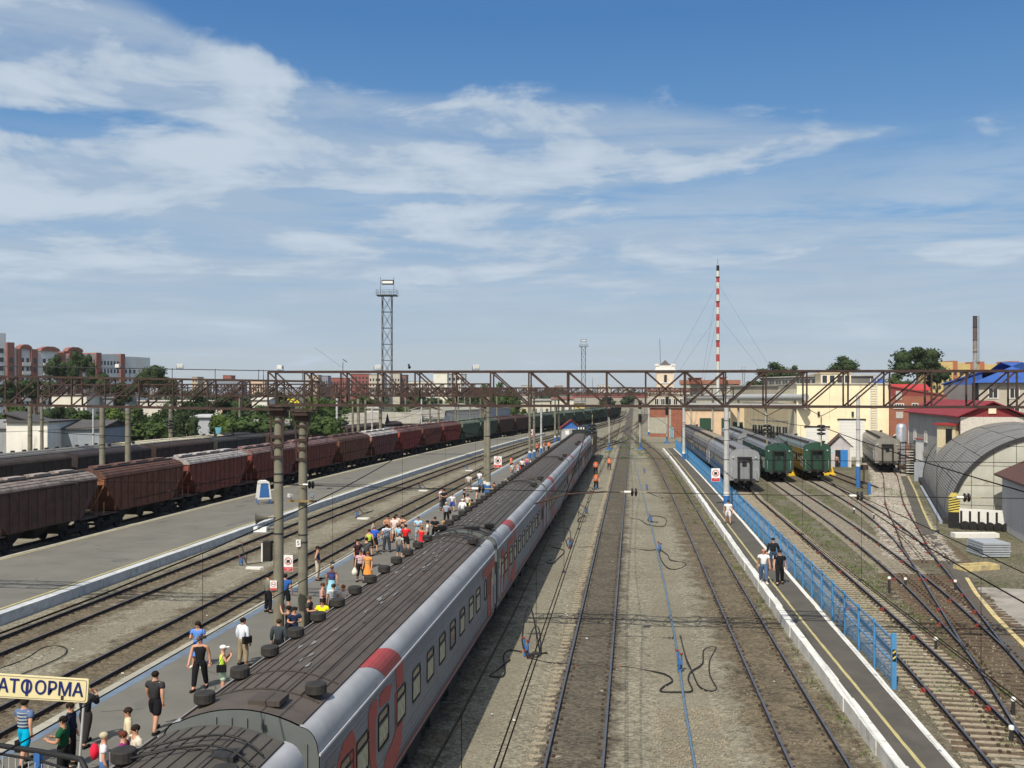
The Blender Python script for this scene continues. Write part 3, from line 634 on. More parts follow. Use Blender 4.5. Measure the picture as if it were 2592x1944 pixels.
    for s in (1, -1):
        if not detail and s == (1 if rz == 0 and X > 0 else 9): pass
        for y, wm in [(y, A) for y in WIN]+[(y, B) for y in WNAR]:
            if s == -1 and X < -5 and name == 'passenger_coach' and not detail: continue
            rot = (0, 0, 0 if s == 1 else math.pi); f = meshobj('window', wm[0], T, (s*1.551, y, 2.54), rot)
            meshobj('pane', wm[1], f)
            if rw.random() < 0.85 and wm is A: meshobj('curtain', wm[2], f, scale=(1, 1, rw.choice((1, 1, 1, 0.75))))
    # doors
    d = MB(); d.box((0, 0, 0), (0.03, 0.78, 2.1)); d.box((0.02, 0, 0.42), (0.012, 0.46, 0.72), mi=1); d.box((0.05, -0.5, -0.2), (0.03, 0.03, 1.2), mi=2); d.box((0.05, 0.5, -0.2), (0.03, 0.03, 1.2), mi=2)
    dm = d.mesh('door', [M_coachpaint, M_glass, M_silver])
    for s in (1, -1):
        for y in (0.72, L_-0.72):
            meshobj('door', dm, T, (s*1.545, y, 2.30), (0, 0, 0 if s == 1 else math.pi), color=tuple(c*0.8 for c in paint))
    # end walls with gangway
    ec = endcol or paint
    for y, sg in ((0.0, -1), (L_, 1)):
        b = MB(); b.add([(x*0.985, y-sg*0.02, z-0.012) for x, z in full], [tuple(range(n))])
        if detail:
            for x in (-1.3, -1.02, -0.76, 0.76, 1.02, 1.3): b.box((x, y+sg*0.002, 2.5), (0.03, 0.03, 2.6))
            b.box((0, y, 3.62), (1.8, 0.03, 0.03))
            for x in (-0.45, -0.15, 0.15, 0.45): b.box((x, y, 3.95), (0.025, 0.03, 0.56))
        e = b.build('end_wall', M_coachpaint, T, color=ec)
        g = MB(); 
        g.box((-0.62, y+sg*0.22, 2.25), (0.16, 0.42, 2.3)); g.box((0.62, y+sg*0.22, 2.25), (0.16, 0.42, 2.3)); g.box((0, y+sg*0.22, 3.42), (1.44, 0.44, 0.16)); g.box((0, y+sg*0.18, 1.08), (1.3, 0.34, 0.06))
        g.build('gangway', M_under, T)
        q = MB(); q.box((0, y+sg*0.05, 2.25), (1.0, 0.04, 2.05)); q.box((0, y+sg*0.08, 2.75), (0.46, 0.02, 0.55), mi=1); q.box((0.38, y+sg*0.10, 2.2), (0.03, 0.05, 0.18), mi=1); q.build('end_door', [M_coachpaint, M_glass], T, color=tuple(c*0.85 for c in ec))
        for x in (-0.88, 0.88): k = MB().tube([(x, y, 1.08), (x, y+sg*0.33, 1.08)], 0.09, 8); k.tube([(x, y+sg*0.33, 1.08), (x, y+sg*0.38, 1.08)], 0.24, 12); k.build('buffer', M_dark, T)
        k = MB(); k.box((0, y+sg*0.3, 1.02), (0.28, 0.55, 0.30)); k.box((0, y+sg*0.2, 0.75), (0.1, 0.1, 0.35)); k.tube([(0.3, y, 1.0), (0.35, y+sg*0.35, 0.55), (0.32, y+sg*0.1, 0.9)], 0.03, 5); k.build('coupler', M_under, T)
        k = MB()
        for x in (-1.28, 1.28):
            k.tube([(x, y+sg*0.05, 1.3), (x, y+sg*0.10, 1.35), (x, y+sg*0.10, 2.3), (x, y+sg*0.05, 2.35)], 0.016, 5)
        for x in (-1.15, 1.15): k.tube([(x, y+sg*0.03, 3.45), (x, y+sg*0.12, 3.45)], 0.08, 10)
        k.build('grab_rail', M_silver, T)
    # below the floor
    b = MB(); b.box((0, L_/2, 1.0), (2.9, L_-0.4, 0.22)); b.build('underframe', M_under, T)
    for y in (6.5, 9.2, 12.2, 15.2): MB().box((0, y, 0.62), (2.6, 1.6, 0.55)).build('equipment_box', M_under, T)
    bogie(T, 3.6); bogie(T, L_-3.6)
    b = MB()
    for s in (1, -1): b.box((s*1.48, L_/2, 1.12), (0.03, L_-0.4, 0.12))
    b.build('sill', M_under, T)
    if logo:
        def decal(pl, nm='red_letter', x=1.560, m=M_ruby):
            b = MB(); b.add([(x, u, v) for u, v in pl]+[(x+0.004, u, v) for u, v in pl], [tuple(range(len(pl), 2*len(pl)))]+[(i, (i+1) % len(pl), len(pl)+(i+1) % len(pl), len(pl)+i) for i in range(len(pl))]); b.build(nm, m, T)
        # three rounded, slanted letters running over the window band
        decal([(0.45, 1.35), (0.9, 2.9), (1.5, 3.32), (2.15, 3.36), (2.42, 3.05), (2.40, 2.0), (2.05, 1.35), (1.70, 1.35), (2.02, 2.1), (2.00, 2.85), (1.75, 3.02), (1.35, 2.98), (1.05, 2.6), (0.75, 1.35)])
        decal([(3.70, 3.44), (3.42, 3.30), (3.42, 2.9), (3.52, 2.3), (3.70, 1.75), (4.05, 1.42), (4.55, 1.42), (4.6, 1.62), (4.2, 1.72), (4.05, 2.1), (4.02, 2.9), (4.22, 3.12), (4.18, 3.38)])
        decal([(4.72, 3.06), (4.40, 3.10), (4.42, 3.40), (5.05, 3.42), (5.60, 3.30), (5.30, 3.02)])
        decal([(5.95, 3.58), (6.75, 3.58), (6.80, 3.02), (6.05, 3.02)])
        decal([(5.95, 2.08), (6.72, 2.08), (6.55, 1.62), (6.1, 1.32), (5.2, 1.26), (4.75, 1.52), (4.95, 1.78), (5.65, 1.92)])
        decal([(6.05, 3.0), (6.02, 2.1), (5.92, 2.1), (5.90, 3.0)])
        decal([(20.3, 3.40), (23.6, 3.40), (23.6, 3.0), (22.5, 3.0), (22.45, 1.35), (21.55, 1.35), (21.6, 2.9), (21.4, 3.02), (20.3, 3.05)])
        # red band over the shoulder of the roof
        b = MB()
        for i in range(3, 10):
            (x0, z0), (x1, z1) = full[i], full[i+1]; o_ = 0.006
            t0 = (i-3)/7; t1 = (i-2)/7; ya0 = 5.0-1.1*t0; ya1 = 5.0-1.1*t1; yb0 = 6.7-1.1*t0; yb1 = 6.7-1.1*t1
            b.add([(x0+o_, ya0, z0+o_), (x1+o_, ya1, z1+o_), (x1+o_, yb1, z1+o_), (x0+o_, yb0, z0+o_)], [(0, 1, 2, 3)])
        b.build('red_band', M_ruby, T)
        b = MB(); b.box((1.556, L_/2, 1.24), (0.008, L_-1.0, 0.055)); b.build('red_stripe', M_ruby, T)
    if stripe:
        MB().box((1.553, L_/2, 2.0), (0.02, L_, 0.1)).build('stripe', M_coachpaint, T, color=stripe)
    if name == 'passenger_coach' and X == -7.3:
        b = MB(); rs = random.Random(int(Y)+3)
        for i in range(34):
            x = rs.choice((-0.13, 0.1, -0.35, 0.35))+rs.uniform(-0.08, 0.08); y = rs.uniform(1.5, L_-1.5); k = 7; ph = rs.random()
            b.add([(x+rs.uniform(0.01, 0.06)*math.cos(6.283*j/k), y+rs.uniform(0.08, 0.45)*math.sin(6.283*j/k), rz_(x)+0.022) for j in range(k)], [tuple(range(k))])
        o = b.build('bird_droppings', M_roofstain, T); o['kind'] = 'stuff'
    return T
G1 = 'coaches of the long passenger train at the platform'
Y0 = 17.9; RY = []
labs = ['nearest train coach, only its dark roof end showing at the bottom left edge', 'first full grey and red train coach, large red letters nearest the footbridge', 'second full coach of the train, red band on its roof shoulder behind the front coach', 'third full coach of the train beside the orange vested workers', 'fourth full coach of the train, second before the locomotive', 'fifth train coach coupled directly behind the dark locomotive']
for i in range(6):
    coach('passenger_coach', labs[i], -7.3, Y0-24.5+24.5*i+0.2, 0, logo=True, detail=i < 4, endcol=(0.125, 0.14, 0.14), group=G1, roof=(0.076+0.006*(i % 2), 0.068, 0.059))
def onT(k, y): return cx(k, y), -math.atan(nrm(k, y)[1])
# parked coaches on the right
gy = (0.24, 0.255, 0.275)
X, r = onT('r2', 110); coach('passenger_coach', 'grey coach with blue lower side parked nearest the blue fence', cx('r2', 106), 106, r, paint=gy, roof=(0.17, 0.175, 0.19), shoulder=(0.22, 0.23, 0.25), lower=(0.06, 0.12, 0.24), detail=False, group='parked coaches in the right hand yard')
X, r = onT('r2', 135); coach('passenger_coach', 'grey coach with tan stained roof behind the grey coach by the fence', cx('r2', 130.6), 130.6, r, paint=(0.17, 0.16, 0.17), roof=(0.25, 0.215, 0.15), shoulder=(0.21, 0.19, 0.15), lower=(0.06, 0.11, 0.20), detail=False, group='parked coaches in the right hand yard')
X, r = onT('r2', 160); coach('passenger_coach', 'dark roofed coach furthest away in the row by the fence', cx('r2', 155.2), 155.2, r, paint=(0.13, 0.12, 0.13), roof=(0.075, 0.07, 0.07), shoulder=(0.11, 0.10, 0.10), lower=(0.05, 0.10, 0.18), detail=False, group='parked coaches in the right hand yard')
gr = (0.018, 0.060, 0.043)
X, r = onT('r3', 122); coach('passenger_coach', 'dark green coach with grey roof standing between the grey coach and the yellow sided coach', cx('r3', 117.5), 117.5, r, paint=gr, roof=(0.115, 0.12, 0.13), shoulder=(0.17, 0.18, 0.20), detail=False, group='parked coaches in the right hand yard')
X, r = onT('r3', 146); coach('passenger_coach', 'grey coach standing behind the first dark green coach', cx('r3', 147), 147, r, paint=(0.20, 0.21, 0.23), roof=(0.14, 0.145, 0.155), shoulder=(0.22, 0.23, 0.25), detail=False, group='parked coaches in the right hand yard')
X, r = onT('r4', 122); coach('passenger_coach', 'green ended coach with yellow sides beside the little hut', cx('r4', 119.5), 119.5, r, paint=(0.26, 0.17, 0.025), endcol=(0.020, 0.062, 0.040), roof=(0.14, 0.145, 0.155), shoulder=(0.12, 0.15, 0.14), detail=False, group='parked coaches in the right hand yard')
coach('passenger_coach', 'lone weathered grey coach parked in front of the cream warehouse', 32.0, 133.2, -math.atan(0.15), paint=(0.21, 0.20, 0.185), roof=(0.17, 0.155, 0.13), shoulder=(0.23, 0.21, 0.185), detail=False, group='parked coaches in the right hand yard')
# ================================================================ LOCOMOTIVE
def loco(X, Y):
    T = empty('locomotive', (X, Y, 0), 0, 'dark green locomotive with chamfered roof at the head of the passenger train', 'locomotive')
    L_ = 22.0; hw = 1.56; dg = (0.020, 0.030, 0.027)
    sec = [(hw, 1.1), (hw, 3.85), (1.05, 4.65), (0.75, 4.88), (-0.75, 4.88), (-1.05, 4.65), (-hw, 3.85), (-hw, 1.1)]
    b = MB(); vs = [(x, y, z) for y in (0, L_-1.6) for x, z in sec]+[(x*0.9, L_, z if z < 2.4 else (3.0 if z < 4 else 3.7)) for x, z in sec]; n = len(sec)
    vs2 = [(x, 0, z) for x, z in sec]; fs = [(i, (i+1) % n, n+(i+1) % n, n+i) for i in range(n)]+[(n+i, n+(i+1) % n, 2*n+(i+1) % n, 2*n+i) for i in range(n)]+[tuple(range(n)), tuple(range(2*n, 3*n))]
    b.add(vs, fs); b.build('body', M_coachpaint, T, color=dg)
    for s in (1, -1):
        MB().box((s*1.555, L_/2-0.8, 2.0), (0.012, L_-2.6, 0.16)).build('side_stripe', M_ruby, T)
        for y in (2.0, 5.0, 8.0, 11.0): MB().box((s*1.556, y, 2.6), (0.02, 1.2, 0.7)).build('louvre', M_dark, T)
    b = MB(); b.box((0, 4.2, 4.96), (1.1, 2.6, 0.2)); b.box((0, 9.5, 4.94), (1.2, 3.4, 0.16)); b.build('roof_fan', M_dark, T)
    for x in (-0.35, 0, 0.35): MB().lathe((x, 1.1, 4.88), [(0.10, 0), (0.10, 0.22), (0.05, 0.26)], 10).build('roof_insulator', M_white, T)
    for y in (3.0, 13.0):
        b = MB()
        for s in (-1, 1): b.tube([(s*0.5, y-0.9, 5.0), (s*0.5, y+0.9, 5.15)], 0.03, 5); b.tube([(s*0.5, y+0.9, 5.15), (s*0.4, y-0.7, 5.3)], 0.025, 5)
        b.box((0, y-0.7, 5.32), (1.6, 0.12, 0.05)); b.build('pantograph', M_dark, T)
    MB().box((0, L_-1.0, 3.5), (2.0, 0.04, 0.8)).build('windscreen', M_glass, T)
    MB().box((0, L_/2, 0.9), (2.8, L_-0.6, 0.4)).build('underframe', M_under, T); bogie(T, 3.8); bogie(T, L_-3.8)
    return T
loco(-7.3, 140.6)
# ================================================================ HOPPER WAGONS
def hopper_proto():
    """origin at rail level, wagon runs along +Y from 0 to 12.1"""
    T = empty('hopper_wagon', (0, 0, 0)); L_ = 12.1; hw = 1.56
    sec = [(hw, 1.9), (hw, 3.95)]
    b = MB()
    # tub: side walls go down; ends slope inwards below a vertical band
    prof = [(0, 3.35), (0, 3.95), (L_, 3.95), (L_, 3.35), (L_-2.0, 1.35), (2.0, 1.35)]
    n = len(prof); b.add([(-hw, y, z) for y, z in prof]+[(hw, y, z) for y, z in prof], [tuple(range(n)), tuple(range(2*n-1, n-1, -1))]+[(i, (i+1) % n, n+(i+1) % n, n+i) for i in range(n)])
    body = b.build('body', M_objw, T, color=(0.12, 0.04, 0.035))
    arc = [(hw*math.cos(math.pi*i/12)*1.01, 3.95+0.62*math.sin(math.pi*i/12)) for i in range(13)]
    b = MB()
    for i in range(12):
        (x0, z0), (x1, z1) = arc[i], arc[i+1]; b.add([(x0, 0, z0), (x1, 0, z1), (x1, L_, z1), (x0, L_, z0)], [(0, 1, 2, 3)])
    for y in (0, L_): b.add([(x, y, z) for x, z in arc], [tuple(range(13))])
    b.build('roof', M_objw, T, color=(0.12, 0.05, 0.045))
    for x, z in (arc[2], arc[3], arc[9], arc[10]): MB().box((x, L_/2, z+0.01), (0.04, L_, 0.03)).build('roof_ridge', M_objw, T, color=(0.09, 0.05, 0.045))
    hm = MB().box((0, 0, 0), (0.75, 1.9, 0.16)).mesh('roof_hatch', M_objw)
    for y in (1.9, 4.65, 7.4, 10.2): meshobj('roof_hatch', hm, T, (0, y, 4.62), color=(0.10, 0.06, 0.055))
    MB().box((0.62, L_/2, 4.60), (0.30, L_, 0.03)).build('roof_walkway', M_dark, T)
    rm = MB().prism([(-0.06, 1.42), (0.06, 1.42), (0.06, 3.92), (-0.06, 3.92)], 'x', 0, 0.07).mesh('side_rib', M_objw); rs = MB().prism([(-0.05, 2.6), (0.05, 2.6), (0.05, 3.92), (-0.05, 3.92)], 'x', 0, 0.07).mesh('side_rib', M_objw)
    for s in (1, -1):
        for k in range(13):
            y = 0.35+k*(L_-0.7)/12; m_ = rs if y < 1.3 or y > L_-1.3 else rm
            meshobj('side_rib', m_, T, (s*hw, y, 0), (0, 0, 0 if s == 1 else math.pi), color=(0.11, 0.04, 0.035))
        for z in (1.95, 2.6, 3.25): MB().box((s*(hw+0.015), L_/2, z), (0.04, L_-(4.2 if z < 2 else 2.4 if z < 3 else 0.6), 0.05)).build('side_rib', M_objw, T, color=(0.10, 0.045, 0.04))
        MB().box((s*(hw+0.03), L_/2, 3.93), (0.10, L_, 0.09)).build('top_rail', M_objw, T, color=(0.10, 0.045, 0.04))
    for y, sg in ((0, -1), (L_, 1)):
        MB().box((0, y+sg*0.04, 3.62), (3.0, 0.07, 0.42)).build('end_band', M_objw, T, color=(0.24, 0.09, 0.05))
        b = MB()
        for s in (-1, 1): b.bar((s*1.45, y, 3.35), (s*0.25, y-sg*0.1, 1.35), 0.10, 0.07); b.bar((s*1.45, y, 1.3), (s*1.45, y, 2.2), 0.06)
        b.build('end_brace', M_objw, T, color=(0.26, 0.10, 0.055))
        b = MB()
        for x in (-0.55, 0.15): b.bar((x, y, 1.35), (x, y, 2.25), 0.04)
        for z in (1.75, 2.25): b.bar((-0.55, y, z), (0.15, y, z), 0.04)
        for z in [1.4+0.3*i for i in range(7)]: b.bar((0.5, y-sg*0.02, z), (0.95, y-sg*0.02, z), 0.03)
        b.bar((0.5, y-sg*0.02, 1.3), (0.5, y-sg*0.02, 3.4), 0.035); b.bar((0.95, y-sg*0.02, 1.3), (0.95, y-sg*0.02, 3.4), 0.035)
        b.build('end_ladder', M_objw, T, color=(0.28, 0.13, 0.08))
        MB().box((0, y-sg*0.9, 1.24), (2.9, 2.2, 0.07)).build('end_platform', M_objw, T, color=(0.09, 0.07, 0.06))
        MB().box((0, y+sg*0.3, 1.02), (0.3, 0.65, 0.3)).build('coupler', M_under, T)
    b = MB(); b.box((0, L_/2, 1.15), (0.5, L_, 0.3)); 
    for y in (3.4, L_/2, 8.7): b.add([(-1.3, y-1.0, 1.5), (1.3, y-1.0, 1.5), (1.3, y+1.0, 1.5), (-1.3, y+1.0, 1.5), (-0.8, y-0.3, 0.55), (0.8, y-0.3, 0.55), (0.8, y+0.3, 0.55), (-0.8, y+0.3, 0.55)], [(0, 1, 5, 4), (1, 2, 6, 5), (2, 3, 7, 6), (3, 0, 4, 7), (4, 5, 6, 7)])
    b.build('discharge_chute', M_under, T)
    bogie(T, 1.75); bogie(T, L_-1.75)
    return T
HP = hopper_proto()
def colour_tree(o, base, roof, band):
    for ch in o.children:
        n = ch.name.split('.')[0]; k = random.uniform(0.9, 1.1)
        if n in ('body', 'side_rib', 'top_rail'): ch.color = (*[c*k for c in base], 1)
        elif n in ('roof', 'roof_ridge'): ch.color = (*roof, 1)
        elif n == 'roof_hatch': ch.color = (*[c*1.2 for c in roof], 1)
        elif n in ('end_band', 'end_brace', 'end_ladder'): ch.color = (*band, 1)
BR = (0.125, 0.050, 0.030); RB = (0.150, 0.042, 0.030); DK = (0.085, 0.044, 0.034); RD = (0.19, 0.032, 0.028); GN = (0.075, 0.105, 0.078); PK = (0.13, 0.045, 0.042); GD = (0.048, 0.072, 0.055)
hops = [
 (DK, (0.24, 0.20, 0.18), (0.14, 0.06, 0.04), 'dark brown hopper wagon, the nearest one cut off by the left frame edge'),
 (BR, (0.10, 0.05, 0.038), (0.27, 0.115, 0.055), 'brown hopper wagon with rusty orange end bin and a pale green patch on its roof'),
 (RB, (0.33, 0.31, 0.30), (0.24, 0.07, 0.055), 'red brown hopper wagon with pale grey roof, third from the left frame edge'),
 (RB, (0.20, 0.13, 0.12), (0.22, 0.05, 0.04), 'dark red hopper wagon partly behind the left near pole'),
 (RB, (0.17, 0.10, 0.10), (0.26, 0.06, 0.05), 'maroon hopper wagon partly behind the right near pole'),
 (BR, (0.10, 0.055, 0.045), (0.15, 0.06, 0.035), 'dull brown hopper wagon just left of the white roofed one'),
 (PK, (0.42, 0.40, 0.38), (0.36, 0.16, 0.13), 'hopper wagon with bright white roof and pink end'),
 (RD, (0.17, 0.09, 0.08), (0.33, 0.06, 0.04), 'bright red hopper wagon just right of the white roofed one'),
 (RB, (0.11, 0.06, 0.05), (0.14, 0.06, 0.04), 'dark maroon hopper wagon between two brighter red ones'),
 (RD, (0.16, 0.08, 0.07), (0.26, 0.05, 0.04), 'last red hopper wagon before the green ones begin'),
]
for i in range(17):
    c, rf, bd = [(GN, (0.13, 0.16, 0.12), (0.13, 0.27, 0.17)), (GD, (0.09, 0.12, 0.09), (0.12, 0.25, 0.16)), ((0.060, 0.035, 0.028), (0.09, 0.05, 0.04), (0.10, 0.06, 0.05))][0 if i in (0, 4, 7, 9, 12) else (2 if i in (2, 3, 13) else 1)]
    nm = {0: 'first green hopper wagon, directly behind the last red one', 1: 'second green hopper wagon, just left of the concrete pole with blue base', 2: 'brown hopper wagon right after the first two green ones', 3: 'second of the two brown wagons in the green part of the row', 4: 'green hopper wagon behind the twin slim poles', 16: 'farthest hopper wagon at the end of the curving row'}.get(i)
    hops.append((c, rf, bd, nm))
y = 56.6; HL = 13.15
for i, (c, rf, bd, nm) in enumerate(hops):
    o = HP if i == 0 else copy_tree(HP)
    X, Y = cx('hopper', y), y; o.location = (X, Y, 0); X2 = cx('hopper', y+12.1); o.rotation_euler = (0, 0, -math.atan((X2-X)/12.1))
    colour_tree(o, c, rf, bd); tag(o, nm or 'one of the distant %s hopper wagons on the far curve of the row' % ('brown' if c[0] > c[1] else 'dark green'), 'hopper wagon', 'hopper wagons on the curving siding')
    if i == 1:
        for (px_, py_, s) in ((0.9, 4.6, 0.7), (0.95, 8.9, 0.4)): MB().add([(px_-0.25, py_-s, 4.50-0.0), (px_+0.35, py_-s, 4.28), (px_+0.35, py_+s*0.5, 4.28), (px_-0.25, py_+s*0.3, 4.50)], [(0, 1, 2, 3)]).build('green_patch', mat('mint', (0.22, 0.42, 0.34), 0.8), o)
    d = math.hypot(1, (cx('hopper', y+HL)-X)/HL); y += HL/d
# ================================================================ DARK BOXCARS
def boxcar_proto(L_=13.6, open_top=False):
    T = empty('boxcar', (0, 0, 0)); hw = 1.6
    b = MB(); arc = [(hw*math.cos(math.pi*i/8), 3.95+0.45*math.sin(math.pi*i/8)) for i in range(9)]
    sec = [(hw, 1.25)]+arc+[(-hw, 1.25)]; n = len(sec)
    b.add([(x, 0, z) for x, z in sec]+[(x, L_, z) for x, z in sec], [tuple(range(n)), tuple(range(2*n-1, n-1, -1))]+[(i, (i+1) % n, n+(i+1) % n, n+i) for i in range(n)]); b.build('body', M_objw, T, color=(0.03, 0.022, 0.02))
    for s in (1, -1):
        MB().box((s*(hw+0.03), L_/2, 2.55), (0.06, 3.9, 2.6)).build('sliding_door', M_objw, T, color=(0.035, 0.022, 0.02))
        MB().box((s*(hw+0.03), L_/2, 3.93), (0.07, L_, 0.10)).build('door_rail', M_objw, T, color=(0.05, 0.035, 0.03))
        rm = MB().box((0, 0, 0), (0.06, 0.09, 2.6)).mesh('side_rib', M_objw)
        for k in range(11):
            yy = 0.3+k*(L_-0.6)/10
            if abs(yy-L_/2) > 2.1: meshobj('side_rib', rm, T, (s*(hw+0.02), yy, 2.6), color=(0.04, 0.027, 0.024))
    MB().box((0, L_/2, 4.42), (0.5, L_, 0.04)).build('roof_walkway', M_objw, T, color=(0.05, 0.05, 0.05))
    MB().box((0, -0.04, 3.3), (1.6, 0.06, 0.9)).build('end_panel', M_objw, T, color=(0.14, 0.06, 0.04))
    for y in (-0.3, L_+0.3): MB().box((0, y, 1.02), (0.3, 0.6, 0.3)).build('coupler', M_under, T)
    MB().box((0, L_/2, 1.05), (2.6, L_, 0.36)).build('underframe', M_under, T)
    bogie(T, 2.0); bogie(T, L_-2.0); return T
BX = boxcar_proto(); bcols = [(0.030, 0.023, 0.020), (0.026, 0.020, 0.022), (0.032, 0.020, 0.017), (0.024, 0.026, 0.025), (0.040, 0.024, 0.020), (0.050, 0.026, 0.022), (0.045, 0.028, 0.025), (0.035, 0.022, 0.02)]
y = 76.0
bl = ['dark boxcar at the left frame edge above the nearest hopper wagon', 'dark boxcar with a chalk mark, just left of the left pair of concrete poles', 'brown black boxcar behind the left pair of concrete poles', 'dark boxcar just right of the left pair of concrete poles', 'dark boxcar seen over the maroon hopper wagons', 'reddish boxcar behind the near gantry pole', 'boxcar right of the near gantry poles above the hopper roofs', 'last dark boxcar at the right end of its row']
for i in range(8):
    o = BX if i == 0 else copy_tree(BX); o.location = (cx('dark', y), y, 0); o.rotation_euler = (0, 0, -math.atan((cx('dark', y+13.6)-cx('dark', y))/13.6))
    for ch in o.children:
        if ch.name.split('.')[0] in ('body', 'sliding_door', 'side_rib'): ch.color = (*[c*1.15 for c in bcols[i]], 1)
    tag(o, bl[i], 'boxcar', 'dark boxcars behind the hopper wagons'); y += 14.6
y = 84
for i, (c, rf, lb) in enumerate([((0.14, 0.14, 0.14), (0.13, 0.13, 0.125), 'grey roofed coach behind the boxcars at the left frame edge'), ((0.25, 0.23, 0.17), (0.42, 0.39, 0.29), 'cream roofed coach behind the left pair of concrete poles'), ((0.05, 0.05, 0.055), (0.030, 0.032, 0.036), 'black roofed coach at the back, right of the cream roofed one')]):
    coach('passenger_coach', lb, cx('back', y), y, -math.atan((cx('back', y+24)-cx('back', y))/24), paint=c, roof=rf, shoulder=rf, detail=False, group='coaches on the rearmost left siding'); y += 24.8
# ================================================================ GANTRIES AND POLES
M_polec = mat('pole_concrete', (0.185, 0.175, 0.135), 0.9, var=0.22, scale=0.9, tint=(0.10, 0.088, 0.068), tamt=0.30, tscale=1.0, bump=0.3, bscale=14)
M_polew = mat('pole_pale', (0.42, 0.43, 0.43), 0.8, var=0.18, scale=1.5, tint=(0.25, 0.22, 0.18), tamt=0.25, tscale=3)
M_porc = mat('porcelain', (0.62, 0.62, 0.58), 0.3, var=0.08)
M_disc = mat('insulator_disc', (0.018, 0.013, 0.012), 0.25, var=0.1)
M_lamp = mat('lamp_housing', (0.72, 0.74, 0.74), 0.5, var=0.08)
def pole(X, Y, z0, z1, label, r0=0.205, r1=0.15, m=None, base=True, bands=3, cat='pole', name='concrete_pole', group='poles carrying the gantries and wires', bm_=None, baseh=1.15):
    T = empty(name, (X, Y, z0), 0, label, cat, group); H = z1-z0
    MB().lathe((0, 0, 0), [(lerp(r0, r1, t), H*t) for t in (0, 0.25, 0.5, 0.75, 1)], 14).build('shaft', m or M_polec, T)
    if base:
        MB().lathe((0, 0, -0.3), [(r0+0.012, 0), (r0+0.010, baseh)], 14).build('blue_base', bm_ or M_blue, T)
        MB().lathe((0, 0, baseh-0.3), [(r0+0.012, 0), (r0+0.008, 0.30)], 14).build('white_band', M_white, T)
    rn = random.Random(int(X*7+Y))
    b = MB().lathe((0, 0, 0), [(1.06, 0), (1.06, 0.06)], 12)
    for k in range(bands):
        t = rn.uniform(0.35, 0.92); r = lerp(r0, r1, t); s = MB().lathe((0, 0, 0), [(r+0.012, 0), (r+0.012, 0.06)], 12); s.build('steel_band', M_dark, T, loc=(0, 0, H*t))
    return T
def floodlight(parent_pos, yaw, label, group='floodlights on the near gantry'):
    T = empty('floodlight', parent_pos, yaw, label, 'floodlight', group); T.scale = (0.72, 0.72, 0.72)
    b = MB(); b.add([(-0.17, -0.02, -0.10), (0.17, -0.02, -0.10), (0.17, -0.02, 0.12), (-0.17, -0.02, 0.12), (-0.10, 0.20, -0.05), (0.10, 0.20, -0.05), (0.10, 0.20, 0.08), (-0.10, 0.20, 0.08)], [(0, 1, 2, 3), (0, 4, 5, 1), (1, 5, 6, 2), (2, 6, 7, 3), (3, 7, 4, 0), (4, 7, 6, 5)]); b.build('housing', M_lamp, T)
    MB().box((0, -0.03, 0.01), (0.30, 0.015, 0.18)).build('lens', M_porc, T)
    b = MB(); b.bar((-0.19, 0.08, -0.16), (-0.19, 0.08, 0.03), 0.02); b.bar((0.19, 0.08, -0.16), (0.19, 0.08, 0.03), 0.02); b.bar((-0.19, 0.08, -0.16), (0.19, 0.08, -0.16), 0.02); b.build('bracket', M_dark, T); return T
def gantry(A, B, zA, zB, label, dpt=0.85, panels=22, split=None, w=0.074, full=True, y1=None, group='steel gantry beams'):
    """box truss from A to B (x, y); zA, zB = (bottom, top) at the two ends"""
    T = empty('gantry_beam', (A[0], A[1], 0), 0, label, 'gantry', group); ox, oy = A
    dx, dy = B[0]-A[0], B[1]-A[1]; ln = math.hypot(dx, dy); ux, uy = dx/ln, dy/ln; nx, ny = -uy, ux
    if ny < 0: nx, ny = -nx, -ny
    def pt(t, q, top):
        z = lerp(zA[top], zB[top], t); off = (q-0.5)*dpt; return (ux*ln*t+nx*off, uy*ln*t+ny*off, z)
    split = panels/2 if split is None else split; joined = MB()
    def put(nm, a, b, ww, h=None):
        if full: MB().bar(a, b, ww, h or ww).build(nm, M_rust, T)
        else: joined.bar(a, b, ww, h or ww)
    for q in (0, 1):
        for top in (0, 1):
            if full:
                put('chord', pt(0, q, top), pt(1, q, top), w*1.15, w*1.15)
            else: put('chord', pt(0, q, top), pt(1, q, top), w*1.2)
        for i in range(panels+1): put('vertical_bar', pt(i/panels, q, 0), pt(i/panels, q, 1), w*0.75)
        for i in range(panels):
            if i < split-1 or (split-1 <= i < split+1): put('diagonal_bar', pt(i/panels, q, 1), pt((i+1)/panels, q, 0), w*0.7)
            if i >= split+1 or (split-1 <= i < split+1): put('diagonal_bar', pt((i+1)/panels, q, 1), pt(i/panels, q, 0), w*0.7)
    for top in (0, 1):
        for i in range(panels+1): put('cross_bar', pt(i/panels, 0, top), pt(i/panels, 1, top), w*0.55)
        for i in range(panels): put('bracing', pt(i/panels, i % 2, top), pt((i+1)/panels, (i+1) % 2, top), w*0.45)
    if joined.f: o = joined.build('truss_bars', M_rust, T); o['kind'] = 'stuff'
    return T
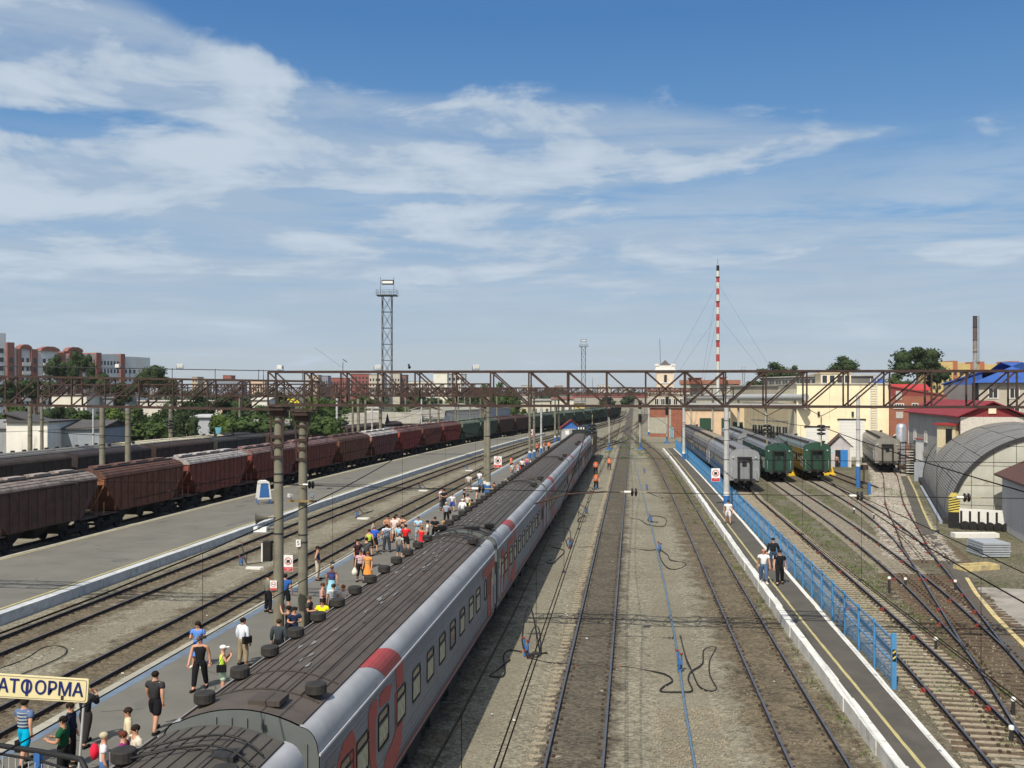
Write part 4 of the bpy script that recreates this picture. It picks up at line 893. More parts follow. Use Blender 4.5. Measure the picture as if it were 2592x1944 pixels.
def headframe(X, Y, z, label):
    """rusty steel cage that clasps a pole top and carries the beam"""
    T = empty('pole_bracket', (X, Y, z), 0, label, 'steel bracket', 'rusty brackets on the near pole tops')
    b = MB()
    for s in (-1, 1): b.bar((s*0.21, -0.17, -2.0), (s*0.28, -0.17, 0), 0.05, 0.07).build('leg', M_rust, T); b = MB()
    for zz in (-2.0, -1.55, -1.2, -0.6): MB().box((0, -0.2, zz), (0.47, 0.03, 0.12 if zz < -1 else 0.07)).build('strap', M_rust, T)
    b = MB(); b.box((0, 0, -0.10), (0.66, 0.8, 0.14)); b.box((0, 0, -0.28), (0.52, 0.45, 0.22)); b.build('seat', M_rust, T)
    return T
GY = 38.3
pole(-13.83, GY, 0.3, 9.70, 'left one of the two near concrete poles, thick and stained, with a loudspeaker', 0.215, 0.165, base=False)
pole(-13.75, 41.0, 0.3, 9.40, 'right one of the two near concrete poles, with two floodlights on a wooden arm', 0.215, 0.165, base=False)
headframe(-13.83, GY, 9.72, 'rusty bracket on top of the left near pole'); headframe(-13.75, 41.0, 9.45, 'rusty bracket on top of the right near pole')
gantry((-14.1, GY), (17.9, GY), (9.75, 11.05), (9.72, 11.02), 'big rusty steel truss spanning over the train and central tracks', panels=22, split=11)
gantry((-46.5, 41.0), (-13.2, 41.0), (9.98, 11.25), (9.50, 10.70), 'rusty steel truss spanning left over the wide platform', panels=22, split=0)
pole(18.1, GY, -0.2, 9.7, 'concrete pole under the right end of the near gantry, outside the frame', base=False); pole(-46.6, 41, -0.2, 9.9, 'concrete pole under the left end of the left gantry beam', base=False)
# thin cable rail over the left beam
b = MB(); b.tube([(-46+0.1*0, 40.8, 11.72), (-13.6, 40.8, 11.12)], 0.018, 5)
for i in range(18): x = -46+i*1.9; zt = lerp(11.25, 10.70, i/17.5); b.bar((x, 40.8, zt), (x, 40.8, zt+0.46), 0.02)
tag(b.build('cable_rail', M_dark), 'thin cable rail on posts along the top of the left gantry beam', 'cable')
for px, lb, D in ((477, 'floodlight pair on the left gantry beam, right of the big far tree', 43.5), (722, 'floodlight above the two near concrete poles', 40), (963, 'floodlight beside the tall lattice mast', 39.3), (1207, 'floodlight on the near gantry between mast and train', 38.6), (326, 'floodlight in front of the grey apartment block', 44), (8, 'floodlight at the left frame edge on the gantry', 44.6)):
    x, y = AT(px, D); floodlight((x, (41 if px < 500 else GY)-0.3, 11.22 if px > 500 else 11.36), 0.5 if px % 2 else -0.4, lb)
# bird on the beam
b = MB(); b.ball((0, 0, 0.08), 0.07, 8, 6, sq=(0.8, 1.5, 0.9)); b.ball((0, -0.10, 0.17), 0.042, 8, 5); b.add([(0, 0.09, 0.08), (0.03, 0.2, 0.05), (-0.03, 0.2, 0.05)], [(0, 1, 2)]); b.bar((0, -0.13, 0.17), (0, -0.17, 0.165), 0.012)
x, y = AT(1040, 38.9); tag(b.build('bird', M_black, loc=(x, GY-0.4, 11.13)), 'small dark bird perched on the near gantry beam', 'bird')
# fittings of the two near poles
def fitting(name, X, Y, z, build, label, cat, rz=0, grp=None):
    T = empty(name, (X, Y, z), rz, label, cat, grp); build(T); return T
def f_horn(T):
    MB().tube([(0, 0, 0), (-0.12, -0.05, 0), (-0.32, -0.14, -0.02), (-0.46, -0.2, -0.03)], [0.04, 0.06, 0.13, 0.22], 12).build('horn', mat('olive', (0.10, 0.095, 0.075), 0.7), T); MB().bar((0.3, 0.1, 0), (0, 0, 0), 0.04).build('bracket', M_dark, T)
fitting('loudspeaker', -14.15, GY-0.25, 5.35, f_horn, 'olive horn loudspeaker on the left near pole', 'loudspeaker')
def f_lamp(T):
    MB().box((-0.1, 0, 0), (0.52, 0.36, 0.20)).build('housing', M_lamp, T); MB().box((-0.1, -0.01, -0.115), (0.40, 0.28, 0.03)).build('lens', M_glass, T); MB().bar((0.1, 0, 0), (0.4, 0.1, 0), 0.04).build('arm', M_dark, T)
fitting('floodlight', -14.35, GY-0.2, 4.90, f_lamp, 'white box floodlight below the horn on the left near pole', 'floodlight')
def f_cab(T):
    MB().box((0, 0, 0), (0.32, 0.26, 0.78)).build('case', M_dark, T); MB().box((-0.19, 0.02, -0.05), (0.06, 0.28, 0.72)).build('side_strip', M_white, T); MB().box((0.02, -0.135, 0), (0.28, 0.012, 0.7)).build('door', M_under, T)
fitting('switch_cabinet', -14.2, GY-0.20, 4.05, f_cab, 'dark switch cabinet strapped to the left near pole', 'cabinet')
M_signr = mat('sign_red', (0.50, 0.04, 0.05), 0.5, var=0.06); M_signw = mat('sign_white', (0.74, 0.74, 0.74), 0.5, var=0.05)
TXT = {}
def text(s, size, m, parent, loc, rot, ext=0.004, bold=False, name='lettering', sx=1.0, align='CENTER'):
    c = bpy.data.curves.new('txt', 'FONT'); c.body = s; c.size = size; c.extrude = ext; c.align_x = align; c.align_y = 'CENTER'; c.resolution_u = 3
    
    t = bpy.data.objects.new('txt', c); COL.objects.link(t); me = bpy.data.meshes.new_from_object(t.evaluated_get(bpy.context.evaluated_depsgraph_get())); bpy.data.objects.remove(t); bpy.data.curves.remove(c)
    me.materials.clear(); me.materials.append(m); me.name = name; return meshobj(name, me, parent, loc, rot, (sx, 1, 1))
def warnsign(X, Y, z, w, h, label, rz, grp='red and white warning signs', pic='train', lines=('ОПАСНАЯ', 'ЗОНА')):
    T = empty('warning_sign', (X, Y, z), rz, label, 'warning sign', grp)
    MB().box((0, 0, 0), (w, 0.02, h)).build('board', M_signw, T); MB().box((0, -0.012, -h*0.36), (w*0.94, 0.006, h*0.24)).build('red_panel', M_signr, T)
    r = w*0.40; k = 20; b = MB(); po = [(r*math.cos(6.2832*i/k), -0.014, h*0.12+r*math.sin(6.2832*i/k)) for i in range(k)]; pi_ = [(r*0.80*math.cos(6.2832*i/k), -0.014, h*0.12+r*0.80*math.sin(6.2832*i/k)) for i in range(k)]
    b.add(po+pi_, [(i, (i+1) % k, k+(i+1) % k, k+i) for i in range(k)]); b.bar((-r*0.62, -0.016, h*0.12+r*0.62), (r*0.62, -0.016, h*0.12-r*0.62), w*0.07, 0.004); b.build('red_ring', M_signr, T)
    b = MB(); c = h*0.12
    if pic == 'train': b.box((0.0, -0.0125, c), (r*0.9, 0.004, r*0.75)); b.box((0, -0.0125, c-r*0.5), (r*1.1, 0.004, r*0.10))
    else: b.box((0, -0.0125, c), (r*1.1, 0.004, r*0.16)); b.box((r*0.5, -0.0125, c+r*0.28), (r*0.08, 0.004, r*0.35))
    b.build('pictogram', M_black, T)
    for i, s in enumerate(lines): text(s, h*0.085, M_signw, T, (0, -0.017, -h*0.31-i*h*0.095), (math.pi/2, 0, 0), 0.001)
    return T
x, y = AT(739, 42); warnsign(-14.35, 40.9, 3.10, 0.40, 0.68, 'larger red and white warning sign with barred train, mounted on the right near pole', 0.0)
warnsign(-13.95, GY-0.24, 2.72, 0.27, 0.38, 'small no smoking sign on the left near pole', 0.0, pic='cig', lines=('НЕ КУРИТЬ',))
def f_five(T):
    MB().box((0, 0, 0), (0.20, 0.012, 0.30)).build('plate', M_signw, T); text('5', 0.26, M_black, T, (0, -0.01, 0), (math.pi/2, 0, 0), 0.002, True)
fitting('number_plate', -13.87, 40.77, 3.96, f_five, 'small white plate reading 5 on the right near pole', 'number plate')
def f_arm(T):
    MB().box((0, 0, 0), (1.25, 0.08, 0.09)).build('beam', mat('old_wood', (0.22, 0.16, 0.08), 0.9, var=0.3, scale=5), T)
fitting('crossarm', -13.7, 40.72, 5.72, f_arm, 'wooden crossarm holding two floodlights on the right near pole', 'crossarm')
floodlight((-14.22, 40.60, 5.95), -0.9, 'left floodlight on the wooden arm of the right near pole', 'floodlights on the wooden arm'); floodlight((-13.15, 40.60, 5.98), 2.2, 'right floodlight on the wooden arm of the right near pole', 'floodlights on the wooden arm')
def insul(X, Y, z, label, axis='x', n=2, r=0.165, white=True, grp='disc insulators'):
    T = empty('insulator', (X, Y, z), 0, label, 'insulator', grp); e = {'x': Vector((1, 0, 0)), 'z': Vector((0, 0, 1)), 'y': Vector((0, 1, 0))}[axis]
    for k in range(n):
        a = e*(0.14*k); MB().tube([a-e*0.055, a-e*0.03, a+e*0.02, a+e*0.045], [0.07, r, r*0.85, 0.06], 14).build('disc', M_disc, T)
    if white: MB().tube([-e*0.30, -e*0.05], 0.055, 8).build('porcelain_rod', M_porc, T)
    MB().tube([-e*0.45, e*(0.14*n+0.25)], 0.022, 6).build('link', mat('galv', (0.30, 0.26, 0.18), 0.6, var=0.2), T); return T
# cross span wires in the plane of the near gantry
def wire(label, pts, r=0.014, name='overhead_wire', cat='wire', grp='overhead wires'):
    return tag(MB().tube(pts, r, 4, smooth=False).build(name, M_wire, fix=False), label, cat, grp)
def sagpts(a, b, sag, n=14):
    a = Vector(a); b = Vector(b); return [a.lerp(b, i/n)-Vector((0, 0, sag*4*(i/n)*(1-i/n))) for i in range(n+1)]
wire('lower cross span wire running from the near poles to the right under the gantry', sagpts((-13.7, GY, 6.62), (17.9, GY, 6.45), 0.06), 0.012)
wire('cross wire running left from the near poles', [(-13.8, 40.9, 6.40), (-44, 40.9, 6.45)], 0.010)
wire('upper cross span wire in the right half below the gantry', [(4.0, GY, 7.75), (17.9, GY, 7.72)], 0.011)
insul(-13.35, 40.7, 6.40, 'insulator beside the right near pole', 'x'); insul(-5.85, GY-0.02, 6.56, 'double disc insulator above the train roof'); 
x, y = AT(1578*1.0, 37.5)
insul(-0.05, GY-0.02, 6.50, 'double disc insulator right of the central track'); insul(8.15, GY-0.02, 6.46, 'disc insulator beside the pole on the narrow platform'); insul(11.9, GY-0.02, 6.45, 'double disc insulator above the white gravel')
# registration arm with rusty tube
b = MB(); b.tube([(-1.0, GY-0.1, 6.52), (-2.55, GY-0.1, 6.40), (-3.75, GY-0.1, 6.02)], 0.035, 6); tag(b.build('steady_arm', M_rust), 'bent rusty steady arm below the near gantry over the central track', 'steady arm')
# hanging insulators with V hangers
for X, lb in ((4.9, 'insulator string hanging from the near gantry, left of the two right hand ones'), (6.85, 'insulator string hanging on a V hanger in front of the cream warehouse'), (-1.55, 'insulator string hanging over the central track'), (-19.6, 'insulator string hanging from the left gantry')):
    yg = GY if X > -15 else 41.0
    wire('V shaped hanger wires '+{4.9: 'of the left one of two right hand insulator strings', 6.85: 'before the cream warehouse', -1.55: 'over the central track', -19.6: 'under the left gantry'}[X], [(X-0.62, yg, 9.72), (X, yg, 9.38), (X+0.62, yg, 9.72)], 0.012, 'hanger', 'hanger', 'V hangers')
    insul(X, yg, 8.74, lb, 'z', 3, 0.17, False)
SUP = [-15, GY, 96.5, 149, 197, 250]
def catenary(Xf, label, z=6.0, mess=8.95, y0=-15, y1=250, dropper=7.5, far=0.0, double=True, xo=0.0):
    T = empty('catenary', (Xf(GY), y0, 0), 0, label, 'overhead line', 'catenary lines over the tracks'); ox = Xf(GY)
    ys = []; y = y0
    while y <= y1: ys.append(y); y += 4.0
    def mz(y):
        for a, c in zip(SUP, SUP[1:]):
            if a <= y <= c: t = (y-a)/(c-a); return mess-(mess-z-1.4)*4*t*(1-t)
        return mess
    for s in ((-0.035, 0.035) if double else (0,)): MB().tube([(Xf(y)+s-ox, y-y0, z) for y in ys], 0.011, 4).build('contact_wire', M_wire, T, fix=False)
    MB().tube([(Xf(y)+xo-ox, y-y0, mz(y)) for y in ys], 0.013, 4).build('messenger_wire', M_wire, T, fix=False)
    y = max(y0, 6)+3
    while y < min(y1, 140): MB().tube([(Xf(y)-ox, y-y0, z), (Xf(y)+xo-ox, y-y0, mz(y))], 0.005, 3).build('dropper', M_wire, T, fix=False); MB().box((Xf(y)-ox, y-y0, z+0.02), (0.10, 0.08, 0.04)).build('clamp', M_dark, T); y += dropper
catenary(lambda y: -1.64+0.12*math.cos(y/15), 'overhead wires above the central track'); catenary(lambda y: cx('r1', max(y, 15)), 'overhead wires above the track by the narrow platform', 5.95)
catenary(lambda y: -7.3, 'overhead wires above the passenger train', 6.1, 8.95, double=False); catenary(lambda y: cx('l2', max(y, 20)), 'overhead wires above the track by the crowded platform', 6.0, 8.8, GY)
catenary(lambda y: cx('l1', max(y, 20)), 'overhead wires above the track by the wide platform', 6.0, 8.8, 41); catenary(lambda y: cx('hopper', max(y, 20))+0.3, 'overhead wires above the hopper wagons', 6.2, 8.8, 40, far=1)
catenary(lambda y: 6.85+max(0, y-GY)*0.07, 'overhead wires running down to the right in front of the cream warehouse', 7.1, 9.0, double=False, y1=120)
# farther gantries and poles
def gp(px, py, z=0.3): return G(px, py, z)
X2, Y2 = G(1236, 1250, 0.3)
pole(X2, Y2, 0.3, 9.75, 'twin bodied concrete pole with blue base on the crowded platform, tallest in the middle distance', 0.24, 0.18); pole(X2-0.45, Y2+1.2, 0.3, 9.6, 'slimmer concrete pole right behind the tall pole with blue base', 0.2, 0.15)
warnsign(X2+0.85, Y2+0.6, 3.35, 0.75, 1.1, 'warning sign on the middle distance platform pole', 0)
gantry((-60, 96.8), (X2+0.2, 96.8), (9.8, 10.9), (9.75, 10.95), 'second steel truss farther back over the left tracks', panels=30, full=False, split=0, w=0.11)
for (px, py, lb, w) in ((1341, 1161, 'left one of a pair of poles on the far part of the crowded platform', 0), (1352, 1158, 'right one of a pair of poles on the far part of the crowded platform', 0), (1405, 1118, 'left one of the two slim poles left of the blue hut', 0), (1414, 1117, 'right one of the two slim poles left of the blue hut', 0)):
    x, y = G(px, py, 0.3); pole(x, y, 0.3, 9.6, lb, 0.2, 0.15)
x, y = G(1370, 1148, 0.3); pole(x, y, 0.3, 8.3, 'pale thin mast between the two pole pairs on the platform', 0.17, 0.14, M_polew); warnsign(x-2.2, y+6, 3.3, 0.9, 1.2, 'farthest warning sign on the crowded platform', 0)
gantry((-70, 149), (14.3, 149), (9.6, 10.75), (9.5, 10.6), 'third steel truss spanning the whole station throat', panels=56, full=False, split=28, w=0.12)
gantry((-66, 197), (11, 197), (9.6, 10.8), (9.5, 10.7), 'fourth steel truss beyond the blue hut', panels=50, full=False, split=25, w=0.13)
gantry((-60, 250), (9, 250), (9.6, 11.0), (9.5, 11.0), 'fifth steel truss far along the tracks', panels=40, full=False, split=20, w=0.15)
gantry((-50, 320), (12, 320), (9.6, 11.2), (9.5, 11.2), 'sixth and farthest steel truss', panels=36, full=False, split=18, w=0.18)
for yy, xs in ((250, (-42, -26, 8.5)), (320, (-30, -8, 12)), (197, (-45, 11)), (149, (-60,)), (96.8, (-60,))):
    for x in xs: pole(x, yy, -0.2, 9.6, 'distant gantry pole %d m wide of the tracks, %s of the throat' % (abs(x), 'left' if x < 0 else 'right') if False else 'distant slim pole under a far gantry', 0.2, 0.15, base=x > 5)
# right hand poles
X3, Y3 = G(1839, 1278, 0.32); pole(X3, Y3, 0.3, 9.6, 'silver white pole with blue and white base beside the blue fence', 0.26, 0.2, M_polew); warnsign(X3-0.95, Y3-0.2, 2.95, 0.75, 1.15, 'warning sign with barred ring by the white pole at the blue fence', 0.05, lines=('СТОЙ',))
x, y = G(1731, 1163, 0.3); pole(x, y, 0.3, 9.6, 'second white pole farther along the blue fence', 0.24, 0.18, M_polew)
x, y = G(2172, 1234, -0.2); pole(x, y, -0.2, 9.8, 'tall grey pole with long blue base standing alone in the yard', 0.24, 0.20, M_polew, baseh=2.6)
x, y = G(1643, 1102, -0.2); pole(x, y, -0.2, 9.6, 'grey pole with blue base left of the brick building', 0.25, 0.18, M_polew)
x, y = G(2200, 1252, -0.2); b = MB(); b.box((0, 0, 0.55), (0.28, 0.28, 1.1)); b.box((0, 0, 1.13), (0.32, 0.32, 0.06)); tag(b.build('bollard', M_blue, loc=(x, y, -0.2)), 'short blue post in the yard near the tall grey pole', 'post')
# left row of poles between hopper wagons and boxcars
for px, D, yt, lb in ((259, 93, 1026, 'left one of the pair of thick concrete poles behind the hopper wagons'), (324, 95, 1024, 'right one of the pair of thick concrete poles behind the hopper wagons'), (76, 120, 1022, 'concrete pole in front of the white shed'), (432, 128, 1022, 'pole among the trees, right of the concrete pair')):
    x, y = AT(px, D); pole(x, y, -0.2, ZAT(yt, D), lb, 0.29, 0.24, base=False)
for px, D, yt, lb, rr in ((236, 112, 1035, 'thin white lamp post left of the concrete pair', 0.11), (853, 150, 1008, 'white pole left of the lattice mast', 0.2), (893, 165, 1015, 'first of the poles in front of the grey roofed sheds', 0.2), (907, 150, 1010, 'thick concrete pole by the lattice mast', 0.26), (925, 160, 1012, 'second pole next to the lattice mast', 0.2), (942, 170, 1035, 'white pole just left of the lattice mast', 0.17), (963, 155, 1005, 'dark pole touching the lattice mast on its left', 0.28), (1067, 180, 1010, 'white pole right of the lattice mast', 0.16), (1088, 175, 1016, 'concrete pole before the white brick wall', 0.2), (1110, 190, 1006, 'concrete pole left end of the white wall', 0.22), (1153, 210, 1008, 'pole in front of the white brick wall', 0.2), (1160, 220, 1006, 'second pole in front of the white brick wall', 0.18), (1190, 215, 1006, 'third pole in front of the white brick wall', 0.2), (1216, 225, 1010, 'pole at the right end of the white brick wall', 0.18), (1258, 235, 1004, 'pole behind the platform pole', 0.2), (733, 170, 1012, 'thin lamp post with yellow pipe behind', 0.12)):
    x, y = AT(px, D); pole(x, y, -0.2, ZAT(yt, D), lb, rr, rr*0.85, M_polew if 'white' in lb.split()[0:3] else M_polec, base=False, bands=3, group='poles beyond the hopper wagons')
# ================================================================ MASTS AND CHIMNEYS
def lattice(X, Y, w, zt, pw, label, rz=0.0):
    T = empty('floodlight_mast', (X, Y, -0.2), rz, label, 'floodlight mast'); H = zt+0.2; M_l = M_mast; n = int(H/(w*1.55)); h = H/n; q = w/2; c = [(-q, -q), (q, -q), (q, q), (-q, q)]
    for x, y in c: MB().bar((x, y, 0), (x, y, H), w*0.07).build('leg', M_l, T)
    for i in range(n):
        b = MB()
        for j in range(4):
            (xa, ya), (xb, yb) = c[j], c[(j+1) % 4]
            b.bar((xa, ya, i*h), (xb, yb, (i+1)*h), w*0.035); b.bar((xb, yb, i*h), (xa, ya, (i+1)*h), w*0.035); b.bar((xa, ya, (i+1)*h), (xb, yb, (i+1)*h), w*0.05)
        b.build('lattice_bay', M_l, T)
    p = pw/2; MB().box((0, 0, H+0.06), (pw, pw*0.8, 0.14)).build('platform', M_l, T)
    b = MB()
    for x in (-p, -p/3, p/3, p):
        for y in (-p*0.8, p*0.8): b.bar((x, y, H), (x, y, H+1.1), 0.05)
    for z in (0.55, 1.1):
        for y in (-p*0.8, p*0.8): b.bar((-p, y, H+z), (p, y, H+z), 0.05)
        for x in (-p, p): b.bar((x, -p*0.8, H+z), (x, p*0.8, H+z), 0.05)
    b.build('railing', M_l, T)
    for s in (-1, 1): MB().bar((s*pw*0.33, 0, H), (s*pw*0.33, 0, H+w*2.0), 0.09).build('lamp_post', M_l, T)
    MB().box((0.1, 0, H+w*1.45), (pw*0.58, 0.5, w*0.50)).build('lamp_bank', M_dark, T); MB().box((0.1, -0.27, H+w*1.45), (pw*0.52, 0.03, w*0.26)).build('lamp_glass', M_lamp, T)
    return T
M_mast = mat('mast_steel', (0.075, 0.085, 0.095), 0.7, var=0.2)
x, y = AT(980, 210); lattice(x, y, 1.95, ZAT(749, 210), 4.2, 'tall grey lattice floodlight mast left of centre', 0.12)
x, y = AT(1477, 460); lattice(x, y, 1.9, ZAT(878, 460), 3.9, 'distant lattice floodlight mast above the train', 0.12)
x, y = AT(1882, 900); lattice(x, y, 2.2, ZAT(938, 900), 4.5, 'tiny far lattice mast right of the striped chimney')
M_stackr = mat('stack_red', (0.36, 0.05, 0.045), 0.7, var=0.1); M_stackw = mat('stack_white', (0.55, 0.56, 0.53), 0.7, var=0.1)
D = 215; x, y = AT(1817, D); T = empty('striped_chimney', (x, y, -0.2), 0, 'tall thin red and white striped steel chimney with guy wires', 'chimney'); zt = ZAT(672, D); zb = ZAT(915, D)
zs = [ZAT(p, D) for p in (1090, 915, 897, 879, 861, 845, 828, 812, 795, 778, 762, 746, 730, 715, 700, 686, 672)]
for i in range(len(zs)-1):
    m = M_stackw if i % 2 == 0 else M_stackr
    if i == len(zs)-2: m = M_black
    MB().lathe((0, 0, 0), [(0.37-0.06*i/16, zs[i]+0.2), (0.37-0.06*(i+1)/16, zs[i+1]+0.2)], 14).build('stack_section', m, T)
for i in (4, 10, 14): MB().lathe((0, 0, zs[i]), [(0.45, 0), (0.45, 0.15)], 12).build('guy_collar', M_dark, T)
for zc_ in (zs[13], zs[8]):
    for a in (0.3, 2.5, 4.4): MB().tube([(0, 0, zc_), (22*math.cos(a), 22*math.sin(a), 0.2)], 0.018, 3).build('guy_wire', M_wire, T)
MB().tube([(0, 0, zs[-1]), (0, 0, zs[-1]+1.6)], 0.04, 4).build('lightning_rod', M_dark, T)
for xa, xb in ((-1.9, -0.1), (1.1, 0.3)): MB().tube([(xa+0.0, -0.8, ZAT(1005, D)), (xb+(-0.9 if xa < 0 else 0.1), -1.0, ZAT(1095, D))], 0.22, 8).build('strut', M_polew, T)
b = MB()
for z in (4.6, 5.6, 6.8): b.box((0.3, -0.6, z), (3.6, 0.1, 0.12)); b.box((0.3, 0.6, z), (3.6, 0.1, 0.12))
for q in (-1.3, -0.5, 0.4, 1.2, 2.0): b.bar((q, -0.6, 3), (q, -0.6, 6.8), 0.09)
b.build('red_cage', M_signr, T)
D = 300; x, y = AT(2468, D); T = empty('steel_chimney', (x, y, -0.2), 0, 'dark rusty steel chimney with ladder behind the blue roofed building', 'chimney')
zz_ = [ZAT(p, D)+0.2 for p in (1000, 890, 860, 828, 800)]; mm = [(0.30, 0.30, 0.30), (0.24, 0.20, 0.17), (0.11, 0.075, 0.065), (0.06, 0.045, 0.045)]
for i in range(4): MB().lathe((0, 0, 0), [(0.62, zz_[i]), (0.60, zz_[i+1])], 14).build('stack_section', M_objw, T, color=mm[i]); MB().lathe((0, 0, zz_[i+1]-0.2), [(0.68, 0), (0.68, 0.2)], 14).build('flange', M_dark, T)
b = MB(); b.bar((0.85, 0, 5), (0.85, 0, zz_[4]), 0.08); b.bar((1.15, 0, 5), (1.15, 0, zz_[4]), 0.08)
for k in range(40): b.bar((0.85, 0, 6+k*0.7), (1.15, 0, 6+k*0.7), 0.05)
b.build('ladder', M_dark, T)
# ================================================================ SIGNALS
def signal(px, py, heads, H, label, z=-0.2):
    X, Y = G(px, py, z); T = empty('signal', (X, Y, z), 0, label, 'railway signal', 'colour light signals in the throat')
    MB().lathe((0, 0, 0), [(0.09, 0), (0.08, H)], 10).build('mast', M_polew, T); MB().lathe((0, 0, 0), [(0.13, 0), (0.13, 1.3)], 10).build('blue_base', M_blue, T); MB().box((0, 0, 0.15), (1.1, 0.5, 0.3)).build('plinth', M_blue, T)
    for k, zh in enumerate(heads):
        b = MB(); b.box((0, -0.1, 0), (0.62, 0.10, 1.5)); 
        for q in (-0.45, 0, 0.45): b.tube([(0, -0.15, q), (0, -0.42, q-0.02)], 0.16, 10)
        b.build('signal_head', M_black, T, loc=(0, 0, zh))
    b = MB()
    for q in (-0.12, 0.12): b.bar((q+0.3, 0.1, 0.5), (q+0.3, 0.1, H), 0.03)
    b.build('ladder', M_dark, T); return T
signal(1542, 1139, (6.6, 8.6), 9.6, 'black headed signal mast left of the central track')
signal(1620, 1138, (5.6, 8.0), 9.0, 'black headed signal mast right of the central track'); signal(1688, 1122, (6.4, 8.5), 9.2, 'black headed signal by the start of the blue fence')
# ================================================================ BUILDINGS
M_roofgrey = mat('roof_slate', rough=0.85, objcol=True, var=0.15, scale=0.6, tint=(0.13, 0.12, 0.11), tamt=0.08, tscale=0.5)
M_brick = mat('brick_wall', (0.26, 0.10, 0.065), 0.9, var=0.15, scale=0.6, tint=(0.18, 0.085, 0.06), tamt=0.25, tscale=0.7)
M_winfr = mat('window_frame', (0.62, 0.62, 0.60), 0.6, var=0.06)
class House:
    """front wall from A to B (x, y) on the ground; local x along the wall, local y away from the viewer"""
    def __init__(s, name, label, A, B, depth, z1, wall, cat='building', z0=-0.2, group=None, wm=None, back=None):
        a = math.atan2(B[1]-A[1], B[0]-A[0]); s.w = math.hypot(B[0]-A[0], B[1]-A[1]); s.d = depth; s.h = z1-z0; s.z0 = z0
        s.T = empty(name, (A[0], A[1], z0), a, label, cat, group)
        MB().box((s.w/2, s.d/2, s.h/2), (s.w, s.d, s.h)).build('wall', wm or M_wall, s.T, color=wall); s.k = 0
        s.wmesh = {}
    def flat(s, col, over=0.3, th=0.25):
        MB().box((s.w/2, s.d/2, s.h+th/2), (s.w+2*over, s.d+2*over, th)).build('roof', M_roofgrey, s.T, color=col); return s
    def gable(s, col, rise, axis='x', over=0.4, gcol=None):
        """axis: direction of the ridge"""
        h = s.h; o = over; t = 0.14; b = MB()
        if axis == 'x': P = [(-o, -o, h-0.05), (s.w+o, -o, h-0.05), (s.w+o, s.d/2, h+rise), (-o, s.d/2, h+rise), (-o, s.d+o, h-0.05), (s.w+o, s.d+o, h-0.05)]; G_ = [[(0, 0, h), (0, s.d, h), (0, s.d/2, h+rise-0.1)], [(s.w, 0, h), (s.w, s.d, h), (s.w, s.d/2, h+rise-0.1)]]
        else: P = [(-o, -o, h-0.05), (-o, s.d+o, h-0.05), (s.w/2, s.d+o, h+rise), (s.w/2, -o, h+rise), (s.w+o, s.d+o, h-0.05), (s.w+o, -o, h-0.05)]; G_ = [[(0, 0, h), (s.w, 0, h), (s.w/2, 0, h+rise-0.1)], [(0, s.d, h), (s.w, s.d, h), (s.w/2, s.d, h+rise-0.1)]]
        if axis == 'x': quads = [(0, 1, 2, 3), (3, 2, 5, 4)]
        else: quads = [(0, 1, 2, 3), (3, 2, 4, 5)]
        b.add(P+[(x, y, z+t) for x, y, z in P], quads+[tuple(i+6 for i in q) for q in quads]+[(0, 1, 7, 6)]+([(4, 5, 11, 10), (0, 3, 9, 6), (3, 4, 10, 9), (1, 2, 8, 7), (2, 5, 11, 8)] if axis == 'x' else [(4, 5, 11, 10), (0, 3, 9, 6), (3, 5, 11, 9), (1, 2, 8, 7), (2, 4, 10, 8)]))
        b.build('roof', M_roofgrey, s.T, color=col)
        for g in G_: MB().add(g, [(0, 1, 2)]).build('gable', M_wall, s.T, color=gcol or tuple(s.T.children[0].color)[:3])
        return s
    def hip(s, col, rise, inset, over=0.5):
        h = s.h; o = over; P = [(-o, -o, h), (s.w+o, -o, h), (s.w+o, s.d+o, h), (-o, s.d+o, h), (inset, s.d/2, h+rise), (s.w-inset, s.d/2, h+rise)]
        MB().add(P, [(0, 1, 5, 4), (1, 2, 5), (2, 3, 4, 5), (3, 0, 4), (0, 3, 2, 1)]).build('roof', M_roofgrey, s.T, color=col); return s
    def mono(s, col, rise, left=True, over=0.3):
        h = s.h; o = over; a, c = (rise, 0) if left else (0, rise)
        P = [(-o, -o, h+a), (s.w+o, -o, h+c), (s.w+o, s.d+o, h+c), (-o, s.d+o, h+a)]; b = MB(); b.add(P+[(x, y, z+0.2) for x, y, z in P], [(0, 1, 2, 3), (4, 5, 6, 7), (0, 1, 5, 4), (1, 2, 6, 5), (2, 3, 7, 6), (3, 0, 4, 7)]); b.build('roof', M_roofgrey, s.T, color=col)
        MB().add([(0, 0, h), (s.w, 0, h), (s.w, 0, h+c+0.01), (0, 0, h+a+0.01)], [(0, 1, 2, 3)]).build('gable', s.T.children[0].data.materials[0], s.T, color=tuple(s.T.children[0].color)[:3]); return s
    def win(s, u, z, w, h, face='f', frame=M_winfr, glass=M_glass, bars=1, name='window', proud=0.03):
        key = (w, h, frame.name, bars, glass.name)
        if key not in s.wmesh:
            b = MB(); t = min(0.12, w*0.1)
            b.box((0, 0, h/2-t/2), (w, 0.08, t)); b.box((0, 0, -h/2+t/2), (w+0.1, 0.14, t)); b.box((-w/2+t/2, 0, 0), (t, 0.08, h-2*t)); b.box((w/2-t/2, 0, 0), (t, 0.08, h-2*t))
            for i in range(bars): b.box((-w/2+(i+1)*w/(bars+1), 0.0, 0), (t*0.7, 0.06, h-2*t))
            g = MB().box((0, 0.02, 0), (w-t, 0.03, h-t)); s.wmesh[key] = (b.mesh(name, frame), g.mesh('pane', glass))
        f, g = s.wmesh[key]
        pos, rz = {'f': ((u, -proud, z), 0), 'l': ((-proud, u, z), -math.pi/2), 'r': ((s.w+proud, u, z), math.pi/2)}[face]
